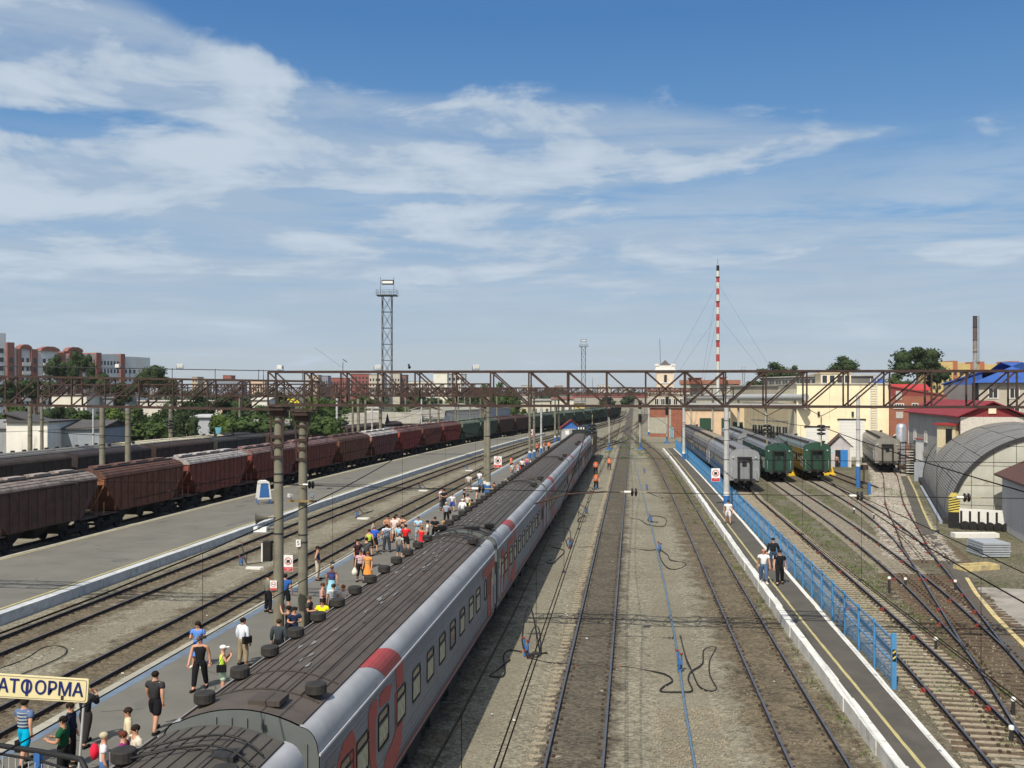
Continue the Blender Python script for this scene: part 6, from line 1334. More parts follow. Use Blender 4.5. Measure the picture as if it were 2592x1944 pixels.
# yellow wheel jacks
M_yel = mat('machine_yellow', (0.62, 0.42, 0.03), 0.6, var=0.12)
for px, py, lb in ((2010, 1204, 'yellow jack between the two green coach ends'), (2097, 1203, 'yellow jack at the right side of the green ended coach'), (1879, 1130, 'tall yellow lifting jack beside the grey coaches')):
    x, y = G(px, py, -0.2); T = empty('lifting_jack', (x, y, -0.2), 0, lb, 'lifting jack', 'yellow lifting jacks'); s = 1.0 if 'tall' not in lb else 1.6
    MB().box((0, 0, 0.12*s), (1.5*s, 1.3*s, 0.24*s)).build('base', M_yel, T); MB().prism([(-0.7*s, 0.24*s), (0.7*s, 0.24*s), (0.15*s, 2.0*s), (-0.15*s, 2.0*s)], 'y', -0.06, 0.06).build('frame', M_yel, T); MB().lathe((0, 0, 0.2*s), [(0.16*s, 0), (0.16*s, 2.3*s), (0.08*s, 2.5*s)], 10).build('screw', M_yel, T); MB().box((0, -0.3*s, 1.1*s), (0.5*s, 0.5*s, 0.2*s)).build('claw', M_yel, T)
# red switch lamp/lever stand by the pole
x, y = G(2187, 1226, -0.2); T = empty('point_lever', (x, y, -0.2), 0, 'rusty point lever stand beside the tall grey pole', 'point lever'); MB().bar((0, 0, 0), (0, 0, 2.2), 0.12).build('stand', M_rust, T); MB().box((0, 0, 1.9), (0.9, 0.3, 0.55)).build('weight', M_rust, T); MB().box((0, 0, 2.7), (0.4, 0.3, 0.6)).build('lamp', M_dark, T)
# small white posts and red rail clamps
M_clampm = mat('clamp_red', (0.22, 0.04, 0.028), 0.75, var=0.25, scale=6)
for px, py, lb, hh in ((2251, 1502, 'short black post with white top between the yard tracks', 0.75), (2292, 1489, 'white point marker beside the wooden turnout', 0.45), (2418, 1495, 'second white point marker, right side of the turnout', 0.45), (2369, 1645, 'white disc marker by the red clamp near the fence end', 0.4), (2162, 1300, 'little white marker by the yard track in front of the hut', 0.35), (2212, 1315, 'little white marker left of the rusty track', 0.4), (2565, 1813, 'white point marker at the bottom right turnout', 0.5), (2560, 1880, 'lower white point marker at the bottom right', 0.4)):
    x, y = G(px, py, -0.2); b = MB(); T = empty('marker_post', (x, y, -0.2), 0, lb, 'marker post', 'small marker posts in the yard'); MB().lathe((0, 0, 0), [(0.06, 0), (0.06, hh)], 10).build('stem', M_dark, T); MB().lathe((0, 0, hh), [(0.08, 0), (0.08, 0.10), (0.05, 0.12)], 10).build('cap', M_white, T)
ci = 0
for key, ysl in (('r2', (34.8, 36.6, 44.5, 50, 60, 67, 76, 86)), ('r3', (38, 47, 52.5, 58, 64, 71, 79, 90, 100)), ('r4', (50, 54, 58, 63, 68, 74, 80, 88, 96)), ('r5', (72, 80, 88, 96))):
    for yv in ysl:
        for s in ((-1, 1) if ci % 3 else (1,)):
            (nx, ny), d = nrm(key, yv); X = cx(key, yv)+nx*s*0.795; b = MB(); b.box((0.08, 0, -0.09), (0.07, 0.30, 0.10)); b.box((-0.08, 0, -0.09), (0.07, 0.30, 0.10)); b.box((0, 0, -0.15), (0.4, 0.2, 0.07))
            o = b.build('rail_clamp', M_clampm, loc=(X, yv+ny*s*0.795, 0)); o.rotation_euler = (0, 0, -math.atan(d))
            tag(o, 'rust red clamp on a rail of the '+{'r2': 'track nearest the blue fence', 'r3': 'second track from the blue fence', 'r4': 'third track from the blue fence', 'r5': 'rusty track on white gravel'}[key], 'rail clamp', 'red clamps on the yard rails'); ci += 1
# ================================================================ PEOPLE
def skin_mesh(name, verts, edges, radii, m, levels=1, extra=None):
    me = bpy.data.meshes.new(name+'_c'); me.from_pydata([tuple(v) for v in verts], edges, [])
    o = bpy.data.objects.new(name+'_c', me); COL.objects.link(o)
    sk = o.modifiers.new('s', 'SKIN'); sk.use_smooth_shade = True; sk.branch_smoothing = 0.6
    lay = me.skin_vertices[0].data if me.skin_vertices else None
    if lay is None:
        bpy.context.view_layer.update(); bm = bmesh.new(); bm.from_mesh(me); bm.verts.layers.skin.verify(); bm.to_mesh(me); bm.free(); lay = me.skin_vertices[0].data
    for i, r in enumerate(radii): lay[i].radius = r if isinstance(r, tuple) else (r, r)
    for i in range(len(radii)): lay[i].use_root = (i == 0)
    ss = o.modifiers.new('u', 'SUBSURF'); ss.levels = levels; ss.render_levels = levels
    bpy.context.view_layer.update(); dg = bpy.context.evaluated_depsgraph_get()
    out = bpy.data.meshes.new_from_object(o.evaluated_get(dg)); out.name = name; bpy.data.objects.remove(o); bpy.data.meshes.remove(me)
    if extra and extra.v:
        bm = bmesh.new(); bm.from_mesh(out); e = extra.mesh('x', m); bm.from_mesh(e); bm.to_mesh(out); bm.free()
    out.materials.clear(); out.materials.append(m)
    for p in out.polygons: p.use_smooth = True; p.material_index = 0
    return out
POSES = {}
def joints(pose, walk, female):
    """joint positions; the person looks towards -y, its right side is -x"""
    J = {}; st = {0: 0.0, 1: 0.22, 2: -0.22}[walk]; k = 0.92 if female else 1.0
    J['pel'] = (0, 0, 0.95); J['sp'] = (0, 0.01, 1.12); J['ch'] = (0, 0.0, 1.32); J['nk'] = (0, 0.0, 1.47); J['hd'] = (0, -0.01, 1.53); J['hc'] = (0, -0.015, 1.605); J['ht'] = (0, -0.005, 1.68)
    for s, n in ((-1, 'R'), (1, 'L')):
        J['hip'+n] = (s*0.095, 0, 0.90); f = s*st
        J['kn'+n] = (s*(0.10+(0.03 if walk == 0 else 0)), -f*0.55-0.01, 0.49); J['an'+n] = (s*(0.11+(0.05 if walk == 0 else 0)), -f+0.02, 0.09); J['to'+n] = (J['an'+n][0]+s*0.02, J['an'+n][1]-0.17, 0.035)
        J['sh'+n] = (s*0.185*k, 0.0, 1.40)
        sw = -s*st*0.6
        a = {'down': ((s*0.235, sw*0.5+0.02, 1.13), (s*0.255, sw-0.05, 0.88), (s*0.25, sw-0.08, 0.79)),
             'hip': ((s*0.34, 0.06, 1.16), (s*0.20, -0.06, 1.00), (s*0.15, -0.09, 0.97)),
             'cross': ((s*0.25, -0.06, 1.15), (s*0.06, -0.21, 1.17), (-s*0.05, -0.21, 1.19)),
             'front': ((s*0.24, -0.04, 1.13), (s*0.14, -0.27, 1.14), (s*0.09, -0.34, 1.18)),
             'phone': ((s*0.25, -0.10, 1.16), (s*0.12, -0.26, 1.38), (s*0.07, -0.24, 1.46)),
             'up': ((s*0.30, -0.12, 1.45), (s*0.22, -0.22, 1.66), (s*0.18, -0.24, 1.74)),
             'ear': (((-0.34, -0.05, 1.24), (-0.17, -0.10, 1.48), (-0.12, -0.08, 1.55)) if s < 0 else ((0.235, 0.03, 1.13), (0.255, -0.05, 0.88), (0.25, -0.08, 0.79)))}[pose]
        J['el'+n], J['wr'+n], J['ha'+n] = a
    if pose == 'sit': pass
    return J
def chain(J, names, radii, extra=()):
    idx = {n: i for i, n in enumerate(names)}; return [J[n] for n in names], idx
def person_meshes(pose, walk, female, sit=False, bare=False):
    key = (pose, walk, female, bare)
    if key in POSES: return POSES[key]
    J = joints(pose, walk, female)
    if sit:
        dz = -0.50
        for n in list(J):
            x, y, z = J[n]
            if n[:2] in ('kn', 'an', 'to'): continue
            J[n] = (x, y, z+dz)
        for s, n in ((-1, 'R'), (1, 'L')): J['kn'+n] = (s*0.13, -0.42, 0.47); J['an'+n] = (s*0.13, -0.40, 0.09); J['to'+n] = (s*0.14, -0.57, 0.035)
    k = 0.9 if female else 1.0
    nm = ['pel', 'sp', 'ch', 'nk', 'hd', 'hc', 'ht']+[a+b for b in 'RL' for a in ('hip', 'kn', 'an', 'to', 'sh', 'el', 'wr', 'ha')]; ix = {n: i for i, n in enumerate(nm)}
    q_ = 1.12 if bare else 0.80
    rad = {'pel': (0.130*q_, 0.10*q_), 'sp': (0.125*k*q_, 0.09*q_), 'ch': (0.155*k*q_, 0.11*q_), 'nk': 0.060, 'hd': (0.062, 0.072), 'hc': (0.074, 0.092), 'ht': (0.055, 0.066), 'hip': 0.098 if bare else 0.072, 'kn': 0.068, 'an': 0.046, 'to': (0.042, 0.03), 'sh': 0.070*k if bare else 0.055*k, 'el': 0.049*k, 'wr': 0.033, 'ha': (0.042, 0.024)}
    E_ = [('pel', 'sp'), ('sp', 'ch'), ('ch', 'nk'), ('nk', 'hd'), ('hd', 'hc'), ('hc', 'ht')]
    for b in 'RL': E_ += [('pel', 'hip'+b), ('hip'+b, 'kn'+b), ('kn'+b, 'an'+b), ('an'+b, 'to'+b), ('ch', 'sh'+b), ('sh'+b, 'el'+b), ('el'+b, 'wr'+b), ('wr'+b, 'ha'+b)]
    x = MB(); hz_ = J['hc'][2]; hy = J['hc'][1]
    x.add([(-0.014, hy-0.085, hz_-0.03), (0.014, hy-0.085, hz_-0.03), (0, hy-0.085, hz_+0.01), (0, hy-0.118, hz_-0.025)], [(0, 1, 3), (1, 2, 3), (2, 0, 3)])   # nose
    for s in (-1, 1): x.ball((s*0.078, hy+0.01, hz_-0.01), 0.022, 6, 4, sq=(0.5, 0.8, 1.3))
    for b, s in (('R', -1), ('L', 1)):                              # fingers and thumb
        w = Vector(J['wr'+b]); h = Vector(J['ha'+b]); d = (h-w).normalized(); side = d.cross(Vector((0, 0, 1)) if abs(d.z) < 0.8 else Vector((0, 1, 0))).normalized(); pn = d.cross(side)
        for q, ln in ((-1.5, 0.055), (-0.5, 0.068), (0.5, 0.072), (1.5, 0.062)):
            p = h+side*q*0.018; x.tube([p-d*0.02, p+d*ln*0.55, p+d*ln+pn*0.018*s], [0.0095, 0.009, 0.006], 5)
        p = w+d*0.03+side*0.03*s; x.tube([p, p+d*0.035+side*0.028*s, p+d*0.065+side*0.03*s], [0.012, 0.010, 0.007], 5)
    body = skin_mesh('body', [J[n] for n in nm], [(ix[a], ix[b]) for a, b in E_], [rad[n if n in rad else n[:-1]] for n in nm], M_skinobj, 1, x)
    def sub(name, nodes, edges, rr, lv=1):
        rr = [tuple(v*1.2 for v in r) if isinstance(r, tuple) else r*1.2 for r in rr]
        i2 = {n: i for i, n in enumerate(nodes)}; return skin_mesh(name, [J2[n] for n in nodes], [(i2[a], i2[b]) for a, b in edges], rr, M_cloth, lv)
    R = {'body': body, 'J': J}
    J2 = dict(J); J2['low'] = (0, 0.0, J['pel'][2]-0.11); J2['nb'] = (0, 0, J['nk'][2]+0.015)
    def mid(a, b, t): return tuple(lerp(J[a][i], J[b][i], t) for i in range(3))
    for b in 'RL': J2['ms'+b] = mid('sh'+b, 'el'+b, 0.62); J2['el2'+b] = J['el'+b]; J2['wr2'+b] = mid('el'+b, 'wr'+b, 0.85); J2['sh0'+b] = mid('sh'+b, 'el'+b, 0.08)
    def top(sleeve):
        nodes = ['ch', 'low', 'sp', 'nb']; ed = [('low', 'sp'), ('sp', 'ch'), ('ch', 'nb')]; rr = [(0.158*k, 0.122), (0.142, 0.120), (0.130*k, 0.110), 0.072]
        for b in 'RL':
            if sleeve == 'none': nodes += ['sh0'+b]; ed += [('ch', 'sh0'+b)]; rr += [0.07*k]
            elif sleeve == 'short': nodes += ['sh'+b, 'ms'+b]; ed += [('ch', 'sh'+b), ('sh'+b, 'ms'+b)]; rr += [0.074*k, 0.066]
            else: nodes += ['sh'+b, 'el2'+b, 'wr2'+b]; ed += [('ch', 'sh'+b), ('sh'+b, 'el2'+b), ('el2'+b, 'wr2'+b)]; rr += [0.076*k, 0.058, 0.046]
        return sub('shirt', nodes, ed, rr)
    R['top'] = {}; R['mk_top'] = top
    for b in 'RL': J2['mt'+b] = mid('hip'+b, 'kn'+b, 0.75); J2['ak'+b] = mid('kn'+b, 'an'+b, 0.92); J2['sk'+b] = mid('hip'+b, 'kn'+b, 1.0); J2['cl'+b] = mid('kn'+b, 'an'+b, 0.5)
    J2['p0'] = (0, 0, J['pel'][2]+0.13)
    def bot(kind):
        nodes = ['pel', 'p0']; ed = [('pel', 'p0')]; rr = [(0.140, 0.115), (0.132*k, 0.108)]
        for b in 'RL':
            nodes += ['hip'+b]; ed += [('pel', 'hip'+b)]; rr += [0.098]
            if kind == 'trousers': nodes += ['kn'+b, 'ak'+b]; ed += [('hip'+b, 'kn'+b), ('kn'+b, 'ak'+b)]; rr += [0.074, 0.060]
            elif kind == 'capri': nodes += ['kn'+b, 'cl'+b]; ed += [('hip'+b, 'kn'+b), ('kn'+b, 'cl'+b)]; rr += [0.070, 0.056]
            else: nodes += ['mt'+b, 'sk'+b]; ed += [('hip'+b, 'mt'+b), ('mt'+b, 'sk'+b)]; rr += [0.088, 0.086]
        return sub(kind, nodes, ed, rr)
    R['bot'] = {}; R['mk_bot'] = bot
    def skirt(z0, z1, w, nm_):
        b = MB(); n = 16; rn = random.Random(3); pr = [(0.135, 0.115, z1), (0.15, 0.13, lerp(z1, z0, 0.35)), (w*0.9, w*0.78, lerp(z1, z0, 0.75)), (w, w*0.85, z0)]; vs = []
        for rx, ry, z in pr:
            for j in range(n): a = 6.2832*j/n; q = 1+(0.06 if j % 2 else -0.04)*(z1-z); vs.append((rx*q*math.cos(a), ry*q*math.sin(a), z))
        b.add(vs, [(i*n+j, i*n+(j+1) % n, (i+1)*n+(j+1) % n, (i+1)*n+j) for i in range(3) for j in range(n)], 0, True); return b.mesh(nm_, M_cloth)
    zz = J['pel'][2]; R['bot']['skirt'] = skirt(zz-0.42, zz+0.08, 0.23, 'skirt'); R['bot']['dress'] = skirt(zz-0.48, zz+0.12, 0.24, 'dress_skirt')
    b = MB()
    for q in 'RL': a = J['an'+q]; t = J['to'+q]; b.tube([(a[0], a[1]+0.05, 0.05), (a[0], a[1]-0.03, 0.055), (t[0], t[1], 0.042), (t[0], t[1]-0.05, 0.032)], [0.045, 0.05, 0.046, 0.026], 8)
    R['shoes'] = b.mesh('shoes', M_cloth)
    hc = J['hc']
    def hair(kind):
        b = MB()
        if kind == 'short': b.ball((0, hc[1]+0.018, hc[2]+0.030), 0.098, 12, 7, sq=(0.92, 1.05, 0.92))
        elif kind == 'long': b.ball((0, hc[1]+0.022, hc[2]+0.028), 0.104, 12, 7, sq=(0.98, 1.05, 0.95)); b.tube([(0, hc[1]+0.05, hc[2]+0.02), (0, hc[1]+0.085, hc[2]-0.10), (0, hc[1]+0.09, hc[2]-0.24)], [0.085, 0.082, 0.05], 10)
        elif kind == 'bun': b.ball((0, hc[1]+0.02, hc[2]+0.028), 0.102, 12, 7, sq=(0.95, 1.05, 0.95)); b.ball((0, hc[1]+0.12, hc[2]+0.06), 0.04, 8, 5)
        elif kind == 'cap': b.ball((0, hc[1]+0.008, hc[2]+0.045), 0.104, 12, 7, sq=(0.95, 1.05, 0.75)); b.prism([(-0.07, hc[1]-0.07), (0.07, hc[1]-0.07), (0.06, hc[1]-0.18), (-0.06, hc[1]-0.18)], 'z', hc[2]+0.035, hc[2]+0.05)
        m = b.mesh({'cap': 'cap'}.get(kind, 'hair'), M_cloth); return m
    R['hair'] = {h: hair(h) for h in ('short', 'long', 'bun', 'cap')}
    b = MB()
    for s in (-1, 1): b.ball((s*0.032, hc[1]-0.083, hc[2]+0.012), 0.010, 6, 4)
    R['eyes'] = b.mesh('eyes', M_black)
    b = MB().box((0, hc[1]-0.086, hc[2]-0.052), (0.042, 0.012, 0.010)); R['mouth'] = b.mesh('mouth', mat('lips', (0.30, 0.10, 0.08), 0.6))
    POSES[key] = R; return R
M_skinobj = mat('skin_tone', rough=0.6, objcol=True, var=0.06, scale=9, spec=0.3)
def bag(kind, T, J, col):
    b = MB()
    if kind == 'hand':
        h = J['haL']; b.box((h[0]+0.02, h[1], h[2]-0.38), (0.13, 0.30, 0.30)); b.tube([(h[0]+0.02, h[1]-0.10, h[2]-0.23), (h[0], h[1], h[2]-0.02), (h[0]+0.02, h[1]+0.10, h[2]-0.23)], 0.010, 5)
    elif kind == 'shoulder':
        b.box((-0.26, 0.05, 0.98), (0.12, 0.30, 0.24)); b.tube([(-0.26, -0.05, 1.10), (-0.19, -0.03, 1.46), (-0.26, 0.15, 1.10)], 0.011, 5)
    elif kind == 'back': b.ball((0, 0.20, 1.25), 0.17, 10, 7, sq=(0.9, 0.6, 1.25))
    elif kind == 'plastic':
        h = J['haR']; b.lathe((h[0]-0.02, h[1], h[2]-0.42), [(0.06, 0), (0.15, 0.05), (0.14, 0.22), (0.05, 0.38), (0.02, 0.42)], 8)
    return b, {'hand': 'handbag', 'shoulder': 'shoulder_bag', 'back': 'backpack', 'plastic': 'carrier_bag'}[kind]
SKIN = [(0.50, 0.27, 0.18), (0.42, 0.22, 0.14), (0.55, 0.32, 0.22)]
def stripes(T, R, J, sit, cols, k=1.0):
    """thin raised hoops following the shirt"""
    for i in range(5):
        z = 1.02+i*0.085-(0.5 if sit else 0); w = lerp(0.158, 0.178, i/4)*k; d = lerp(0.130, 0.138, i/4)
        b = MB(); n = 18; vs = [(w*math.cos(6.2832*j/n), d*math.sin(6.2832*j/n), z+q) for q in (0, 0.036) for j in range(n)]
        b.add(vs, [(j, (j+1) % n, n+(j+1) % n, n+j) for j in range(n)], 0, True); b.build('shirt_stripe', M_cloth, T, color=cols)
PG = 'people waiting on the crowded platform'
def person(px, py, label, top=(0.1, 0.1, 0.1), sleeve='short', bot=(0.05, 0.05, 0.06), kind='trousers', hair='short', hcol=(0.02, 0.015, 0.012), pose='down', walk=0, yaw=0, h=1.72, female=False, z=0.30, bags=None, stripe=None, shirt=True, shoes=(0.02, 0.02, 0.02), sit=False, vest=None, group=PG, foot=None, tone=0, child=1.0):
    R = person_meshes(pose, walk, female, sit, not shirt); s = h/1.72
    if shirt and sleeve not in R['top']: R['top'][sleeve] = R['mk_top'](sleeve)
    if kind and kind not in R['bot']: R['bot'][kind] = R['mk_bot'](kind)
    hh = 1.72*s
    X, Y = G(px, py, z+hh) if foot is None else G(px, foot, z)
    T = empty('person', (X, Y, z), math.radians(yaw), label, 'person', group); T.scale = (s*1.15, s*1.12, s); J = R['J']
    meshobj('body', R['body'], T, color=SKIN[tone]); 
    if shirt:
        meshobj('shirt', R['top'][sleeve], T, color=top)
    if kind: meshobj({'dress': 'skirt'}.get(kind, kind), R['bot'][kind], T, color=top if kind == 'dress' else bot)
    if shoes: meshobj('shoes', R['shoes'], T, color=shoes)
    if hair: meshobj('cap' if hair == 'cap' else 'hair', R['hair'][hair], T, color=hcol)
    meshobj('eyes', R['eyes'], T); meshobj('mouth', R['mouth'], T)
    if stripe: stripes(T, R, J, sit, stripe, 0.92 if female else 1.0)
    if bags:
        b, nm = bag(bags[0], T, J, None); b.build(nm, M_cloth, T, color=bags[1])
    if vest:
        b = MB(); n = 16; vs = []
        for w, d, zz in ((0.185, 0.155, 0.86), (0.175, 0.150, 1.05), (0.205, 0.160, 1.28), (0.170, 0.130, 1.45)):
            for j in range(n): vs.append((w*math.cos(6.2832*j/n), d*math.sin(6.2832*j/n), zz))
        b.add(vs, [(i*n+j, i*n+(j+1) % n, (i+1)*n+(j+1) % n, (i+1)*n+j) for i in range(3) for j in range(n)], 0, True); b.build('vest', M_orange, T)
        b = MB()
        for zz in (1.02, 1.20): b.add([(0.200*math.cos(6.2832*j/n), 0.160*math.sin(6.2832*j/n), zz+q) for q in (0, 0.05) for j in range(n)], [(j, (j+1) % n, n+(j+1) % n, n+j) for j in range(n)])
        b.build('reflective_band', M_silver, T)
    return T
wh = (0.62, 0.64, 0.68); bk = (0.014, 0.014, 0.016); nv = (0.03, 0.06, 0.20)
# yaw 0 looks at the camera side (-y); 180 looks away
person(62, 1768, 'man in blue striped shirt and turquoise shorts with a black bag under the station sign', (0.09, 0.14, 0.26), 'short', (0.0, 0.33, 0.55), 'shorts', yaw=170, walk=1, bags=('hand', bk), stripe=(0.34, 0.38, 0.42), h=1.78)
person(160, 1812, 'man in dark green T-shirt and black trousers beside the sign post', (0.012, 0.075, 0.035), 'short', bk, yaw=-80, pose='front', h=1.75, tone=1)
person(217, 1731, 'person in black suit jacket and dark trousers seen from behind beside the sign post', (0.022, 0.022, 0.026), 'long', (0.03, 0.028, 0.028), 'trousers', 'short', (0.06, 0.03, 0.02), 'phone', 1, 175, h=1.74)
person(178, 1778, 'person in dark clothes mostly hidden behind the sign post', (0.02, 0.025, 0.05), 'long', bk, yaw=100)
person(324, 1790, 'man in open beige jacket over white shirt at the left side of the train roof', (0.56, 0.48, 0.34), 'long', (0.12, 0.11, 0.10), yaw=-60, tone=1, hcol=(0.03, 0.02, 0.015))
person(343, 1834, 'dark haired young man in white shirt just behind the train roof edge', (0.55, 0.50, 0.42), 'short', bk, yaw=-40, h=1.74)
person(263, 1853, 'woman with short blond hair, white T-shirt and red backpack', wh, 'short', (0.06, 0.14, 0.32), 'trousers', 'short', (0.44, 0.38, 0.27), yaw=120, female=True, h=1.64, bags=('back', (0.60, 0.02, 0.05)))
person(312, 1850, 'woman with brown bob hair and purple top beside the beige jacket man', (0.25, 0.03, 0.18), 'short', bk, 'trousers', 'bun', (0.10, 0.035, 0.025), yaw=100, female=True, h=1.62)
person(393, 1698, 'man in charcoal T-shirt and black knee shorts walking away down the platform', (0.035, 0.035, 0.038), 'short', (0.012, 0.012, 0.016), 'shorts', yaw=175, walk=1, h=1.80)
person(506, 1609, 'man in black sleeveless top with white shoulders and black track trousers', (0.016, 0.016, 0.018), 'none', bk, walk=2, yaw=5, h=1.80, hcol=(0.12, 0.09, 0.07))
person(501, 1573, 'dark haired woman in bright blue dress behind the black sleeveless man', (0.09, 0.22, 0.60), 'short', kind='dress', hair='long', pose='front', yaw=0, female=True, h=1.66, shoes=(0.6, 0.6, 0.6))
person(564, 1633, 'woman in neon yellow top, pale shorts and white cap holding up a camera', (0.55, 0.80, 0.08), 'none', (0.50, 0.66, 0.50), 'shorts', 'cap', (0.72, 0.72, 0.72), 'phone', 0, 115, female=True, h=1.62, bags=('shoulder', bk))
person(615, 1563, 'man in white long sleeved shirt and khaki trousers with a black shoulder bag', (0.62, 0.66, 0.74), 'long', (0.30, 0.24, 0.16), yaw=150, h=1.76, bags=('shoulder', bk), tone=1)
person(706, 1566, 'man in dark blue grey jacket seen from behind at the left near pole', (0.045, 0.055, 0.065), 'long', bk, yaw=180, h=1.72, hcol=(0.05, 0.03, 0.02))
person(730, 1533, 'dark haired woman raising her arms beside the left near pole', (0.02, 0.02, 0.022), 'none', bk, 'trousers', 'bun', pose='up', yaw=-90, female=True, h=1.62)
person(745, 1536, 'woman in navy dress standing between the two near poles', (0.018, 0.028, 0.07), 'short', kind='dress', hair='bun', pose='front', yaw=30, female=True, h=1.62)
person(782, 1507, 'man in dark shirt looking at his phone, half hidden by the right near pole', (0.05, 0.045, 0.05), 'short', bk, pose='front', yaw=90, h=1.72, hcol=(0.08, 0.07, 0.06))
person(679, 1452, 'man in khaki grey jacket and black track trousers left of the two near poles', (0.17, 0.165, 0.13), 'long', (0.013, 0.014, 0.02), yaw=140, h=1.76)
person(722, 1452, 'man in blue T-shirt seen between the two near poles', (0.03, 0.10, 0.32), 'short', bk, 'shorts', yaw=180, h=1.75)
person(804, 1382, 'man in navy tank top and beige trousers, hands on hips by the platform edge', (0.025, 0.065, 0.17), 'none', (0.45, 0.40, 0.33), pose='hip', yaw=100, h=1.80, tone=1)
person(840, 1431, 'woman in navy and pink tank top and pale blue skirt seen from behind', (0.05, 0.06, 0.18), 'none', (0.28, 0.58, 0.72), 'skirt', 'short', (0.20, 0.12, 0.07), yaw=185, walk=1, female=True, h=1.70)
person(817, 1475, 'woman in pink patterned top with folded arms near the right near pole', (0.55, 0.25, 0.27), 'none', bk, 'trousers', 'short', (0.08, 0.03, 0.02), 'cross', 0, 90, female=True, h=1.60, stripe=(0.65, 0.55, 0.55))
person(844, 1477, 'man in white and grey striped shirt seen from behind by the train', (0.46, 0.50, 0.54), 'short', bk, yaw=190, h=1.70, stripe=(0.25, 0.28, 0.30), hcol=(0.07, 0.06, 0.05))
person(816, 1517, 'dark haired person in bright yellow top partly hidden by the train roof', (0.80, 0.72, 0.02), 'short', bk, yaw=0, h=1.60, sit=False)
person(869, 1480, 'woman with orange red hair and white top beside the train roof', (0.60, 0.55, 0.55), 'short', bk, 'trousers', 'bun', (0.28, 0.09, 0.03), yaw=10, female=True, h=1.58)
person(913, 1392, 'woman in pink and white patterned blouse and black capri trousers with a white carrier bag', (0.55, 0.28, 0.36), 'short', bk, 'capri', 'short', (0.10, 0.03, 0.02), yaw=10, female=True, h=1.66, bags=('plastic', (0.68, 0.66, 0.58)), stripe=(0.66, 0.60, 0.62))
person(931, 1396, 'woman in orange and yellow checked dress beside the woman with the white bag', (0.72, 0.27, 0.06), 'short', kind='dress', hair='bun', hcol=(0.18, 0.08, 0.04), yaw=-20, female=True, h=1.62, stripe=(0.75, 0.50, 0.20))
person(905, 1364, 'man in dark plum shirt standing behind the two women', (0.06, 0.035, 0.05), 'short', bk, yaw=60, h=1.74)
person(928, 1360, 'man in dark grey T-shirt seen from behind, behind the orange dress', (0.07, 0.075, 0.08), 'short', (0.04, 0.04, 0.045), yaw=180, h=1.74, pose='front')
person(935, 1339, 'woman in lime green top at the left of the big group', (0.38, 0.50, 0.06), 'none', bk, 'shorts', 'bun', (0.06, 0.03, 0.02), yaw=170, female=True, h=1.64)
person(948, 1331, 'person in royal blue T-shirt and black shorts in the big group', (0.03, 0.10, 0.50), 'short', bk, 'shorts', 'short', (0.22, 0.15, 0.12), yaw=175, h=1.66)
person(945, 1318, 'dark haired person in grey striped shirt behind the blue T-shirt', (0.25, 0.27, 0.26), 'short', bk, yaw=90, h=1.72)
person(979, 1326, 'man in white and blue horizontally striped shirt and dark trousers facing the group', (0.50, 0.54, 0.60), 'short', (0.04, 0.05, 0.07), yaw=185, h=1.76, stripe=(0.06, 0.10, 0.22))
person(982, 1304, 'shirtless man standing left in the big group with folded arms', sleeve='none', bot=(0.10, 0.11, 0.14), kind='shorts', pose='cross', yaw=20, h=1.78, shirt=False, tone=1)
person(999, 1306, 'man in pale pink shirt and white shorts in the middle of the group', (0.62, 0.50, 0.48), 'short', (0.60, 0.52, 0.46), 'shorts', yaw=170, h=1.76)
person(1003, 1301, 'dark haired man at the back of the big group', (0.50, 0.48, 0.45), 'short', bk, yaw=0, h=1.74)
person(1018, 1304, 'second shirtless man, at the right back of the group', sleeve='none', bot=(0.06, 0.08, 0.12), kind='shorts', yaw=-20, h=1.76, shirt=False, pose='hip')
person(1011, 1327, 'woman in light blue T-shirt in front of the pink shirt man', (0.20, 0.48, 0.68), 'short', (0.05, 0.06, 0.08), 'trousers', 'short', (0.12, 0.06, 0.04), yaw=150, female=True, h=1.64)
person(1027, 1327, 'broad man in bright red T-shirt and black shorts', (0.55, 0.02, 0.03), 'short', bk, 'shorts', yaw=180, h=1.74, pose='front')
person(1012, 1349, 'woman in grey patterned top and dark shorts at the front of the group', (0.36, 0.38, 0.38), 'short', (0.05, 0.07, 0.10), 'shorts', 'bun', (0.14, 0.08, 0.05), yaw=160, female=True, h=1.62, stripe=(0.2, 0.22, 0.22))
person(1059, 1307, 'woman in pale blue top with folded arms, right of the big group', (0.32, 0.52, 0.72), 'short', (0.30, 0.38, 0.46), 'capri', 'short', (0.14, 0.06, 0.04), 'cross', 0, 0, female=True, h=1.66)
person(1067, 1332, 'woman in red dress with hand at her head', (0.62, 0.02, 0.03), 'none', kind='dress', hair='long', hcol=(0.25, 0.10, 0.04), pose='ear', yaw=0, female=True, h=1.64)
person(1082, 1317, 'man in white T-shirt and dark shorts right of the red dress', (0.60, 0.58, 0.52), 'short', (0.03, 0.035, 0.06), 'shorts', yaw=-80, h=1.72, tone=1)
person(1101, 1308, 'man in black T-shirt looking at his hands beside the train', bk, 'short', bk, pose='front', yaw=-10, h=1.74)
person(1121, 1319, 'blond woman behind the train roof hatch', (0.4, 0.3, 0.25), 'short', bk, 'trousers', 'long', (0.36, 0.24, 0.10), yaw=20, female=True, h=1.60)
person(1136, 1314, 'brown haired woman right of the blond woman', (0.12, 0.05, 0.04), 'short', bk, 'trousers', 'bun', (0.12, 0.04, 0.03), yaw=180, female=True, h=1.62)
person(1124, 1238, 'tall man in black T-shirt near the platform edge', bk, 'short', (0.03, 0.03, 0.035), yaw=-30, h=1.80, pose='front')
person(1118, 1235, 'man in white T-shirt right behind the tall man in black', wh, 'short', (0.1, 0.1, 0.12), yaw=60, h=1.76)
